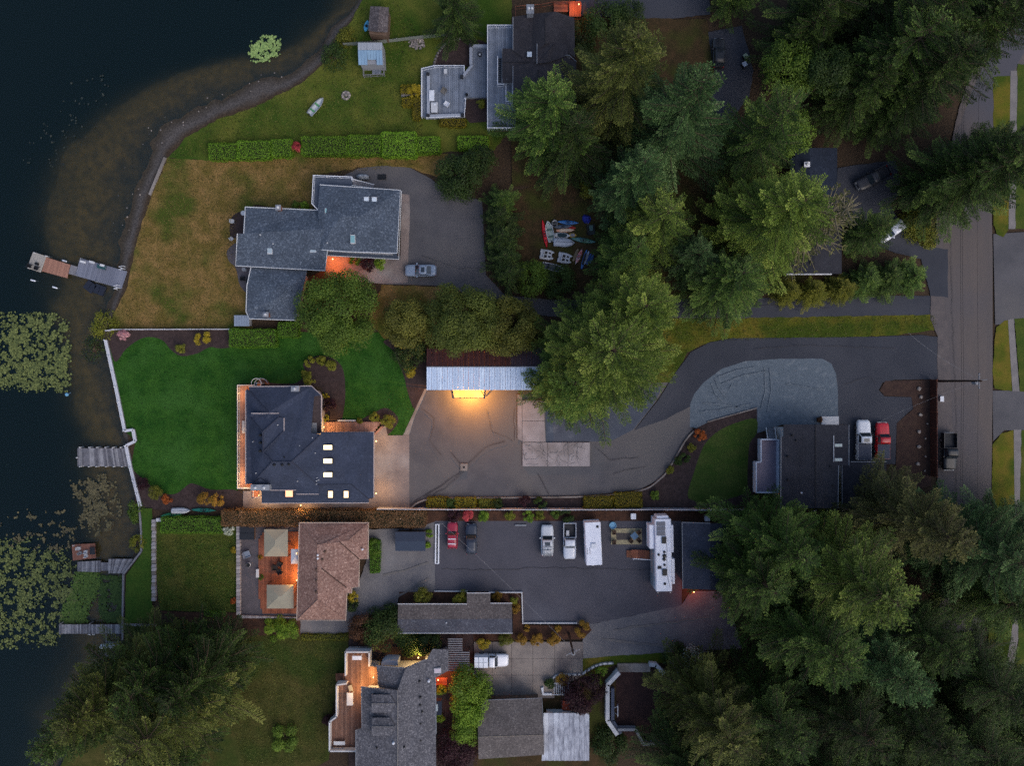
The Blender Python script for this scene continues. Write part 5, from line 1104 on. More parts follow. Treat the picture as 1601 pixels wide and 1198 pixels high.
def conifer_meshes(h, Rr, seed, spacing=0.21, density=1.9, zb=0.10, power=0.62, droop=0.30, tipup=0.12, leaf=0.235, sparse=0.0, whorl=0.42, irregular=0.25, limb=1.0, fuzz=0.24, lmin=0.66, wfac=0.29):
    rs = np.random.RandomState(seed)
    nb = int((1 - zb) * h / whorl * 4.3)
    u = np.sort(rs.rand(nb)); z0 = h * (zb + (0.99 - zb) * u); tt = (z0 / h - zb) / (1 - zb)
    az = np.cumsum(np.full(nb, 2.399)) + rs.normal(0, 0.35, nb)
    lobe = 1 + irregular * (vnoise(np.cos(az) * 2 + 9, np.sin(az) * 2 + z0 * 0.12 + 9, seed, 0.9) - 0.5) * 2
    Lb = np.maximum(Rr * (1 - tt) ** power * rs.uniform(lmin, 1.06, nb) * lobe, 0.35)
    rad = np.stack([np.cos(az), np.sin(az), np.zeros(nb)], -1); side = np.stack([-np.sin(az), np.cos(az), np.zeros(nb)], -1)
    lift = rs.normal(0.10, 0.08, nb) + 0.55 * tt ** 2
    bend = rs.normal(0, 0.10, nb)
    def pt(i, s):
        s_ = s[:, None]; L_ = Lb[i][:, None]
        zz = lift[i] * s - droop * (1 - tt[i] * 0.8) * s ** 1.7 + tipup * s ** 4
        return np.stack([np.zeros(len(i)), np.zeros(len(i)), z0[i]], -1) + rad[i] * L_ * s_ + side[i] * L_ * (bend[i] * s * s)[:, None] + UP[None] * (zz * Lb[i])[:, None]
    cnt = np.maximum(3, (Lb / spacing).astype(int)); I = np.repeat(np.arange(nb), cnt)
    k = np.concatenate([np.arange(c) for c in cnt]); s = 0.12 + 0.88 * (k + rs.rand(len(k))) / np.repeat(cnt, cnt)
    if sparse:
        kp = rs.rand(len(I)) > sparse; I = I[kp]; s = s[kp]
    P = pt(I, s); T = norm(pt(I, s + 0.03) - P)
    wid = np.clip((0.16 + 0.55 * np.sin(np.pi * np.clip(s, 0, 1) ** 0.8)) * Lb[I] * wfac, 0.18, 1.15)
    Vs, Fs, Ts = [], [], []; base = 0
    br_t = np.clip(rs.normal(0.40, 0.24, nb), 0, 1)[I]
    K_ = max(3, int(5 * density))
    for sgn in (-1, 1):
        sd_ = norm(T * 0.75 + side[I] * sgn * rs.uniform(0.7, 1.0, (len(I), 1)) + UP * rs.normal(-0.16, 0.12, (len(I), 1)))
        for q_ in range(K_):
            f = (q_ + rs.rand(len(I))) / K_
            p = P + sd_ * (wid * f)[:, None] - UP * (0.18 * wid * f ** 2)[:, None]
            d = norm(sd_ + (T * 0.35) + rs.normal(0, fuzz, (len(I), 3)) * np.array([1, 1, 0.8]))
            nn = norm(UP[None] + rs.normal(0, 0.38, (len(I), 3)))
            V, F = leaf_quads(p, d, nn, leaf * rs.uniform(0.7, 1.25, len(I)), leaf * rs.uniform(0.34, 0.52, len(I)))
            Vs.append(V); Fs.append(F + base); base += len(V)
            tv = np.clip(br_t + rs.normal(0, 0.17, len(I)) + 0.22 * (f > 0.72) + 0.14 * (s > 0.9), 0, 1); Ts.append(np.repeat(tv, 4))
    crown = (np.concatenate(Vs), np.concatenate(Fs), np.concatenate(Ts))
    ia = np.arange(nb); A = pt(ia, np.zeros(nb)); B = pt(ia, np.full(nb, .5)); Cc = pt(ia, np.full(nb, .97))
    r0 = (0.018 * Lb ** 0.7 + 0.012) * limb
    V1, F1 = tubes(A, B, r0, r0 * 0.7); V2, F2 = tubes(B, Cc, r0 * 0.7, r0 * 0.25)
    limbs = (np.concatenate([V1, V2]), np.concatenate([F1, F2 + len(V1)]))
    zz = np.array([0, 0.3, h * 0.3, h * 0.7, h]); rr = np.array([1.35, 1.0, 0.75, 0.35, 0.06]) * (0.011 * h + 0.06); m = 9
    a = np.linspace(0, 2 * np.pi, m, endpoint=False)
    TV = np.stack([np.stack([r * np.cos(a), r * np.sin(a), np.full(m, z)], -1) for r, z in zip(rr, zz)]).reshape(-1, 3)
    TF = np.array([(i * m + j, i * m + (j + 1) % m, (i + 1) * m + (j + 1) % m, (i + 1) * m + j) for i in range(4) for j in range(m)])
    return crown, limbs, (TV, TF)

def broadleaf_meshes(Rr, h, seed, n=9000, leaf=0.34, lobes=26, flat=0.75, zc=None):
    rs = np.random.RandomState(seed); zc = zc if zc is not None else h - Rr * flat
    d = norm(rs.normal(0, 1, (lobes, 3))); d[:, 2] = np.abs(d[:, 2]) * 1.1 - 0.25; d = norm(d)
    lc = d * np.array([Rr, Rr, Rr * flat]) * rs.uniform(0.52, 0.78, (lobes, 1)) + np.array([0, 0, zc]); lr = Rr * rs.uniform(0.20, 0.40, lobes) * (0.75 if lobes > 40 else 1.0)
    pr = lr ** 2 / (lr ** 2).sum(); I = rs.choice(lobes, n, p=pr)
    v = norm(rs.normal(0, 1, (n, 3))); v[:, 2] = np.where(v[:, 2] < -0.45, -v[:, 2], v[:, 2])
    P = lc[I] + v * (lr[I] * rs.uniform(0.72, 1.08, n))[:, None]
    N = norm(v * 0.8 + UP * 0.5 + rs.normal(0, 0.45, (n, 3))); D = norm(np.cross(N, rs.normal(0, 1, (n, 3))))
    V, F = leaf_quads(P, D, N, leaf * rs.uniform(0.7, 1.3, n), leaf * rs.uniform(0.5, 0.8, n))
    lt = rs.rand(lobes) * 0.5 + 0.2
    tint = np.repeat(np.clip(lt[I] + rs.normal(0, 0.14, n), 0, 1), 4)
    A = np.tile([[0, 0, max(zc - Rr * flat * 0.7, 0.15)]], (lobes, 1)); V1, F1 = tubes(A, lc, np.full(lobes, 0.02 * Rr), np.full(lobes, 0.006 * Rr))
    m = 8; a = np.linspace(0, 2 * np.pi, m, endpoint=False); zz = [0, 0.2, max(zc, 0.4)]; rr = np.array([1.4, 1.0, 0.5]) * 0.038 * Rr
    TV = np.stack([np.stack([r * np.cos(a), r * np.sin(a), np.full(m, z)], -1) for r, z in zip(rr, zz)]).reshape(-1, 3)
    TF = np.array([(i * m + j, i * m + (j + 1) % m, (i + 1) * m + (j + 1) % m, (i + 1) * m + j) for i in range(2) for j in range(m)])
    return (V, F, tint), (V1, F1), (TV, TF)

PROTO = {}
def tree_thing(name, label, cat, loc, key, gen, leafm, rz=0, scale=(1, 1, 1), group=None, limbm=None):
    if key not in PROTO:
        (cv, cf, ct), (lv, lf), (tv, tf) = gen()
        mm = [npmesh(None, cv, cf, None, tint=ct), npmesh(None, lv, lf, None), npmesh(None, tv, tf, None, smooth=True)]
        for me, mt in zip(mm, (leafm, limbm or BARK, limbm or BARK)): me.materials.append(mt)
        PROTO[key] = mm
    root = thing(name, label, cat, loc, group, rz, local=True); root.scale = scale
    for nm, me in zip(('crown', 'limbs', 'trunk'), PROTO[key]):
        o = bpy.data.objects.new(nm, me); C.objects.link(o); o.parent = root
        if nm == 'limbs': o['kind'] = 'stuff'
        if me.materials and nm == 'crown' and me.materials[0] != leafm:
            o.material_slots[0].link = 'OBJECT'; o.material_slots[0].material = leafm
    return root

FIR = leafmat('fir_needles', (30, 52, 20), (86, 114, 46), (124, 142, 68))
FIR_OL = leafmat('fir_needles_olive', (42, 52, 20), (98, 106, 48), (130, 132, 68))
FIR_BL = leafmat('fir_needles_blue', (28, 50, 26), (80, 110, 60), (118, 142, 88))
FIR_DK = leafmat('fir_needles_dark', (20, 36, 14), (64, 86, 36), (96, 116, 54))
FIR_BR = leafmat('fir_needles_brown', (40, 44, 24), (88, 90, 48), (118, 114, 66))
FIR_LT = leafmat('fir_needles_light', (42, 62, 22), (108, 128, 50), (146, 158, 76))
LEAF_OL = leafmat('leaf_olive', (56, 60, 22), (116, 116, 48), (136, 130, 62))
LEAF_GR = leafmat('leaf_green', (42, 66, 18), (100, 124, 42), (124, 144, 56))
LEAF_DK = leafmat('leaf_dark', (24, 40, 16), (58, 78, 30), (76, 96, 40))
LEAF_BR = leafmat('leaf_bright', (56, 84, 18), (114, 140, 40), (134, 156, 54))
LEAF_YE = leafmat('leaf_yellow', (104, 94, 16), (150, 132, 34), (160, 142, 50))
LEAF_YG = leafmat('leaf_yellow_green', (76, 84, 22), (118, 118, 38), (130, 126, 50))
LEAF_PU = leafmat('leaf_purple', (32, 16, 22), (58, 28, 36), (72, 40, 46))
LEAF_RB = leafmat('leaf_red_brown', (58, 38, 24), (100, 68, 46), (120, 92, 70))
LEAF_OR = leafmat('leaf_orange', (120, 60, 24), (156, 84, 36))
LEAF_AM = leafmat('leaf_amber', (108, 84, 24), (148, 112, 42), (120, 70, 34))
PINK = leafmat('pink_blossom', (150, 96, 104), (206, 164, 168))
REDBL = leafmat('red_blossom', (140, 40, 48), (190, 84, 86))
WHITEBL = leafmat('white_blossom', (96, 110, 80), (190, 190, 184))

CON = {}   # four fir shapes, scaled for each tree
FIRS = {'a': dict(h=26, Rr=8.5, seed=11, fuzz=0.27, wfac=0.29), 'f': dict(h=25, Rr=12, seed=77, fuzz=0.38, power=0.48, droop=0.2, irregular=0.22, whorl=0.34, leaf=0.24, lmin=0.72, wfac=0.34), 'b': dict(h=26, Rr=8.5, seed=23, droop=0.42, tipup=0.2, power=0.58, irregular=0.4),
        'c': dict(h=26, Rr=8.5, seed=37, droop=0.2, leaf=0.22, spacing=0.2, irregular=0.32, power=0.64, fuzz=0.29, wfac=0.28), 'd': dict(h=26, Rr=8.5, seed=41, droop=0.55, tipup=0.3, spacing=0.26, leaf=0.26, whorl=0.55, irregular=0.4),
        'e': dict(h=24, Rr=7, seed=51, sparse=0.86, droop=0.35, leaf=0.28, whorl=0.6, limb=2.6)}
def fir(kind, tx, ty, h, r, label, mat, rz=0.0, group='tall firs', name='fir_tree', limbm=None):
    """tx, ty: where the top shows in the photograph; the base follows from the height"""
    c = W(tx, ty, h); k = FIRS[kind]; r *= 1.07 if r > 5 else 1.0
    return tree_thing(name, label, 'tree', (c.x, c.y, -0.05), 'fir_' + kind, lambda: conifer_meshes(**k), mat, rz, (r / k['Rr'], r / k['Rr'], h / k['h']), group, limbm)

fir('c', 866, 140, 19, 7.6, 'dark green fir overhanging the end of the upper blue-grey deck', FIR, 0.3)
fir('b', 905, 190, 17, 6.5, 'deep green fir just right of the fir over the deck', FIR_DK, 2.0)
fir('a', 1000, 52, 26, 8.2, 'tall olive brown fir behind the black roofed house', FIR_OL, 1.0)
fir('b', 1105, 120, 28, 8.4, 'tall blue-green fir with long bare branch tips left of the black car', FIR_BL, 2.2)
fir('a', 1010, 250, 20, 6.6, 'blue-green fir in the middle of the upper wood', FIR_BL, 4.0)
fir('d', 1248, 158, 24, 6.8, 'yellow-green fir with drooping frond branches right of the short driveway', FIR, 0.5)
fir('c', 1478, 25, 24, 8.0, 'broad dark fir at the upper right', FIR_DK, 0.9)
fir('a', 1396, 100, 18, 5.4, 'dark bluish fir above the dark blue roof', FIR_DK, 3.0)
fir('b', 1545, -40, 27, 8.2, 'dark fir at the top edge left of the street', FIR_DK, 1.8)
fir('a', 1528, 66, 24, 7.0, 'dark fir leaning over the street bend at upper right', FIR_DK, 5.0)
fir('c', 1645, -45, 26, 7.8, 'dark fir in the top right corner', FIR_DK, 2.6)
fir('c', 1650, 225, 26, 7.6, 'dark fir spreading across the street at the right edge', FIR_DK, 4.4)
fir('b', 1588, 222, 22, 6.4, 'dark fir above the black pickup under the trees', FIR_DK, 0.2)
fir('f', 1262, 312, 23, 9.0, 'broad light green fir over the dark blue roofed house', FIR_LT, 0.7)
fir('a', 1165, 425, 16, 7.0, 'shaded green fir beside the lane left of the dark roof', FIR, 3.3)
fir('e', 1338, 318, 24, 7.2, 'half dead fir with bare grey branches over the hidden house', FIR_BR, 0.0, 'bare firs', limbm=M('grey_dead_wood', (112, 104, 84), (92, 86, 70), 2, rough=0.95))
fir('d', 1052, 325, 19, 6.6, 'star shaped young fir top right of the stored kayaks', FIR_LT, 1.4)
fir('b', 1000, 385, 14, 5.8, 'low dark fir beside the stored kayaks', FIR, 2.9)
fir('c', 1105, 390, 14, 5.0, 'small bright green fir between the big firs above the lane', FIR_BL, 0.4)
fir('f', 1012, 478, 22, 8.4, 'big yellow-green fir across the lane above the carport drive', FIR_LT, 0.0)
fir('f', 962, 548, 24, 10.8, 'largest spreading light green fir hanging over the courtyard', FIR_LT, 2.0)
fir('f', 900, 600, 16, 7.2, 'green fir hanging over the east end of the carport', FIR, 4.1)
fir('b', 1262, 880, 22, 8.0, 'bright green fir reaching over the white fence and dark workshop', FIR, 0.6)
fir('a', 1410, 950, 28, 9.8, 'tall yellow-green fir reaching toward the street in the lower right wood', FIR_LT, 1.1)
fir('c', 1215, 930, 19, 8.0, 'deep green fir overhanging the gravel lane end', FIR, 5.2)
fir('a', 1330, 1050, 26, 8.6, 'green fir in the middle of the lower right wood', FIR, 3.7)
fir('a', 1445, 1085, 24, 7.2, 'blue-green fir in the middle of the lower right wood', FIR_BL, 2.2)
fir('a', 1515, 852, 25, 8.0, 'brownish fir beside the street below the dark pickup', FIR_BR, 0.1)
fir('c', 1640, 895, 26, 8.0, 'grey-green fir standing over the street at the right edge', FIR_BL, 1.9)
fir('c', 1155, 1180, 22, 8.8, 'olive fir below the bare red soil yard', FIR_OL, 2.7)
fir('b', 1255, 1180, 23, 7.6, 'dark fir at the bottom edge right of the olive fir', FIR_DK, 0.8)
fir('a', 1510, 1040, 22, 6.6, 'very dark fir at the street edge below the grey-green fir', FIR_DK, 3.5)
fir('c', 1390, 1190, 26, 7.6, 'dark fir at the bottom edge of the lower right wood', FIR_DK, 4.9)
fir('b', 1640, 1130, 25, 7.6, 'dark fir at the lower right edge', FIR_DK, 2.5)
fir('a', 1500, 1190, 24, 7.4, 'dark fir near the lower right corner', FIR_DK, 1.3)
fir('a', 95, 1150, 26, 7.8, 'fir leaning furthest over the lake at lower left', FIR_OL, 0.9)
fir('c', 178, 1112, 24, 6.4, 'dark fir above the lakeside path at lower left', FIR_DK, 2.8)
fir('c', 190, 1195, 26, 8.4, 'olive fir at the bottom edge near the lake', FIR_OL, 4.2)
fir('a', 260, 1110, 22, 6.6, 'fir nearest the dark lawn at lower left', FIR_DK, 1.7)
fir('b', 1345, -60, 22, 7.0, 'dark fir at the top edge above the yellow-green tree', FIR_DK, 0.6)
fir('a', 1450, -110, 24, 7.4, 'dark fir at the top edge above the broad dark fir', FIR_DK, 2.1)
fir('c', 1120, 1290, 22, 7.4, 'dark fir cut by the bottom edge below the olive fir', FIR_DK, 0.4)
fir('b', 1235, 1300, 24, 7.6, 'dark fir cut by the bottom edge below the dark fir', FIR_DK, 1.4)
fir('a', 1360, 1300, 24, 7.6, 'dark fir cut by the bottom edge in the middle of the wood', FIR_DK, 5.5)
fir('c', 1480, 1290, 24, 7.6, 'dark fir cut by the bottom edge near the corner', FIR_DK, 3.9)
fir('b', 1620, 1240, 25, 8.0, 'dark fir filling the bottom right corner', FIR_DK, 0.7)
fir('c', 60, 1185, 26, 7.4, 'fir at the water edge in the lower left corner', FIR_DK, 5.1)
fir('c', 150, 1290, 25, 8.2, 'fir cut by the bottom edge at lower left', FIR_DK, 2.4)
def firb(kind, bx, by, h, r, label, mat, rz=0.0):
    k = H / (H - h); fir(kind, CX + (bx - CX) * k, CY + (by - CY) * k, h, r, label, mat, rz)
firb('c', 1490, 30, 20, 7.2, 'dark fir hanging over the street at the top right', FIR_DK, 1.2)
firb('b', 1500, 270, 16, 6.0, 'dark fir hanging over the street above the crossing lane', FIR_DK, 2.0)
firb('c', 1352, 196, 14, 5.0, 'dark fir right above the dark blue roof and black pickup', FIR_DK, 3.0)
firb('a', 1420, 120, 22, 7.4, 'dark fir left of the street bend', FIR_DK, 0.3)
firb('c', 1490, 850, 20, 8.0, 'grey-green fir leaning over the street below the navy pickup', FIR, 2.6)
firb('c', 1545, 830, 20, 7.6, 'grey-green fir over the verge at the right edge', FIR_BL, 0.7)
firb('b', 1480, 900, 22, 6.8, 'dark fir over the street left of the road glimpse', FIR, 4.6)
firb('a', 1490, 1035, 18, 6.2, 'dark fir over the street below the road glimpse', FIR_DK, 2.3)
firb('b', 1545, 1085, 18, 7.4, 'dark fir beside the verge at the lower right', FIR_DK, 5.3)
firb('c', 1580, 1170, 18, 6.8, 'dark fir beyond the verge at the bottom right', FIR_DK, 3.3)
firb('a', 1480, 1165, 20, 7.4, 'dark fir over the street at the bottom', FIR_DK, 0.5)
fir('b', 705, -20, 12, 4.6, 'dark tree at the top edge between boathouses and black roof', FIR_DK, 0.0)
fir('c', 1188, -80, 15, 4.8, 'dark green tree hanging over the top end of the short driveway', FIR, 0.0)
fir('b', 1300, 5, 17, 5.4, 'dark tree right of the short driveway at the top', FIR_DK, 1.0)
fir('d', 1395, 350, 12, 4.4, 'loose green fir beside the white car under trees', FIR, 0.0)
for x, y, r_, lb in ((1440, 430, 3.6, 'rounded cedar at the corner of lane and street'), (1405, 432, 3.6, 'second cedar from the street corner along the lane'), (1368, 436, 3.4, 'third cedar from the street corner along the lane'), (1330, 448, 3.0, 'low cedar beside the lane below the hidden house'), (1285, 452, 2.8, 'low cedar at the lane under the light green fir'), (1245, 455, 2.6, 'low cedar at the west end of the lane hedge')):
    fir('c', x, y, 6.0, r_, lb, FIR if x > 1350 else LEAF_YG, x * 0.1, 'cedars along the lane', 'cedar')
for x, y, r_, lb in ((785, 305, 3.0, 'northernmost cedar of the row right of the asphalt drive'), (782, 335, 3.2, 'second cedar from the top of the row by the asphalt drive'), (786, 366, 3.3, 'third cedar from the top of the row by the asphalt drive'), (790, 398, 3.4, 'fourth cedar from the top of the row by the asphalt drive'), (797, 424, 3.0, 'southernmost cedar of the row right of the asphalt drive')):
    fir('b', x, y, 6.5, r_, lb, FIR if y < 330 else FIR_DK, x * 0.37 + y, 'cedar row by the asphalt drive', 'cedar')

def broad(px_, py_, r_, h, label, mat, n=None, name='broadleaf_tree', cat='tree', group=None, key=None, seed=1, leaf=None, flat=0.75, rz=0.0):
    c = W(px_, py_, h * 0.6); key = key or 'broad_%d' % seed
    leaf = leaf or (0.25 if r_ > 3 else 0.2 if r_ > 1 else 0.13); n = n or int(min(14000, max(700, 330 * r_ * r_ * (0.34 / leaf) ** 1.5)))
    return tree_thing(name, label, cat, (c.x, c.y, -0.03), 'b_%s_%.2f_%.2f' % (key, r_, h), lambda: broadleaf_meshes(r_, h, seed, n, leaf, (70 if r_ > 4 else 34) if r_ > 2.5 else 14, flat), mat, rz, (1, 1, 1), group)

broad(527, 486, 6.9, 9, 'round green tree below the blue-grey house', LEAF_GR, 27000, seed=3)
broad(638, 505, 4.3, 7, 'olive tree left of the pair behind the carport', LEAF_OL, 14000, seed=4)
broad(722, 502, 6.2, 10, 'large olive tree overhanging the carport roof', leafmat('leaf_olive_green', (46, 58, 20), (100, 110, 44), (124, 130, 58)), 26000, seed=5)
broad(798, 512, 5.0, 8, 'olive tree between the large one and the spreading fir', LEAF_OL, 19000, seed=6)
broad(1228, 115, 4.6, 12, 'bright green tree behind the frond branched fir', LEAF_GR, 10000, seed=7)
broad(1285, 128, 3.6, 14, 'mid green tree at the edge of the dark upper right firs', LEAF_DK, 8000, seed=8)
broad(1225, 215, 3.8, 10, 'mid green tree left of the dark blue roof', LEAF_GR, 7000, seed=9)
broad(733, 1075, 3.6, 5, 'bright green maple beside the pergola', LEAF_BR, 6500, seed=10)
broad(737, 1105, 3.2, 5, 'bright green maple left of the grey-brown garage, middle one', LEAF_BR, 5500, seed=12)
broad(728, 1138, 2.8, 4.5, 'southern bright green maple left of the grey-brown garage', LEAF_BR, 4500, seed=13)
broad(912, 1085, 3.6, 4.5, 'dark purple maple beside the orange crate', LEAF_PU, 5000, seed=14)
broad(715, 1178, 3.8, 4.5, 'dark purple maple near the bottom edge', LEAF_PU, 5000, seed=15)
broad(720, 274, 4.4, 5, 'large dark green rhododendron above the asphalt drive', LEAF_DK, 8500, seed=16, name='shrub', cat='shrub')
broad(752, 250, 2.6, 4, 'dark shrub right of the large rhododendron', LEAF_DK, 3500, seed=17, name='shrub', cat='shrub')
broad(833, 436, 3.0, 4, 'bright green bush below the stored kayaks', LEAF_GR, 4500, seed=18, name='shrub', cat='shrub')
broad(875, 440, 3.0, 3.5, 'dull green bush right of the bright one below the kayaks', LEAF_DK, 4000, seed=19, name='shrub', cat='shrub')
broad(950, 28, 3.6, 4, 'dark round shrub right of the lit terrace', LEAF_DK, 5000, seed=20, name='shrub', cat='shrub')
broad(985, 22, 2.6, 4, 'second dark round shrub right of the lit terrace', LEAF_DK, 3000, seed=21, name='shrub', cat='shrub')
broad(912, 55, 2.6, 3, 'grey-green shrub at the corner of the black roof', LEAF_DK, 3000, seed=22, name='shrub', cat='shrub')
broad(640, 552, 3.0, 4, 'dark shrub mass at the west end of the carport', LEAF_DK, 5000, seed=23, name='shrub', cat='shrub')
broad(603, 988, 3.9, 4.2, 'round dark green shrub above the bottom house', LEAF_DK, 7000, seed=24, name='shrub', cat='shrub')
broad(568, 985, 2.6, 3.2, 'reddish brown shrub left of the round dark green one', LEAF_RB, 3500, seed=25, name='shrub', cat='shrub')
broad(640, 1003, 2.6, 3, 'dark green shrub under the long garage eave', LEAF_DK, 3500, seed=26, name='shrub', cat='shrub')
broad(668, 1005, 2.2, 3, 'dark green shrub between garage and bright wall lamp', LEAF_DK, 2800, seed=27, name='shrub', cat='shrub')
broad(431, 985, 2.3, 2.2, 'bright green mound left of the pair below the brown house', LEAF_BR, 3200, seed=28, name='shrub', cat='shrub', leaf=0.16)
broad(448, 985, 2.1, 2.1, 'bright green mound right of the pair below the brown house', LEAF_BR, 3000, seed=29, name='shrub', cat='shrub', leaf=0.16)
broad(443, 1158, 2.4, 2.4, 'round green bush on the dark lawn at the bottom', LEAF_GR, 3200, seed=30, name='shrub', cat='shrub', leaf=0.18)
broad(938, 1060, 1.7, 2, 'small bright shrub right of the purple maple', LEAF_BR, 1500, seed=31, name='shrub', cat='shrub')
broad(955, 1170, 3.2, 2.5, 'dark leafy bush below the white retaining wall', LEAF_DK, 3800, seed=32, name='shrub', cat='shrub')
broad(1085, 1035, 2.6, 2.4, 'white flowering bush by the end of the gravel lane', WHITEBL, 1800, seed=33, name='shrub', cat='shrub')
broad(1060, 1028, 2.4, 2.0, 'dark shrub left of the white flowering bush', LEAF_DK, 2400, seed=34, name='shrub', cat='shrub')
broad(522, 85, 2.6, 1.6, 'dark reed clump at the shore left of the blue boathouse', LEAF_DK, 2200, seed=35, name='shrub', cat='shrub')
broad(542, 55, 2.0, 1.4, 'weedy bush at the shore left of the shingle boathouse', LEAF_YG, 1600, seed=36, name='shrub', cat='shrub')
broad(926, 300, 2.4, 2.6, 'yellow-green bush in the clearing above the kayaks', LEAF_YG, 2000, seed=37, name='shrub', cat='shrub')
broad(157, 508, 2.6, 1.6, 'yellowing reed clump at the end of the white fence', LEAF_YG, 1800, seed=38, name='shrub', cat='shrub')
broad(145, 545, 2.8, 0.6, 'dark weed clump in the water by the white seawall', LEAF_DK, 1300, seed=39, name='shrub', cat='shrub', leaf=0.2)
broad(209, 800, 2.0, 1.0, 'bright reed clump at the south end of the white seawall', LEAF_GR, 1500, seed=40, name='shrub', cat='shrub')
broad(213, 850, 1.6, 0.9, 'yellow reeds by the plank wall corner', LEAF_YG, 1000, seed=41, name='shrub', cat='shrub')
broad(1435, 345, 3.4, 2.2, 'leafy yellow-green shrub bank beside the street', LEAF_YG, 3000, seed=42, name='shrub', cat='shrub')
broad(1450, 315, 2.8, 2.2, 'leafy shrub bank under the dark fir by the street', LEAF_YG, 2200, seed=43, name='shrub', cat='shrub')
broad(1452, 368, 2.2, 1.8, 'lowest shrub of the bank beside the street', LEAF_YG, 1500, seed=44, name='shrub', cat='shrub')

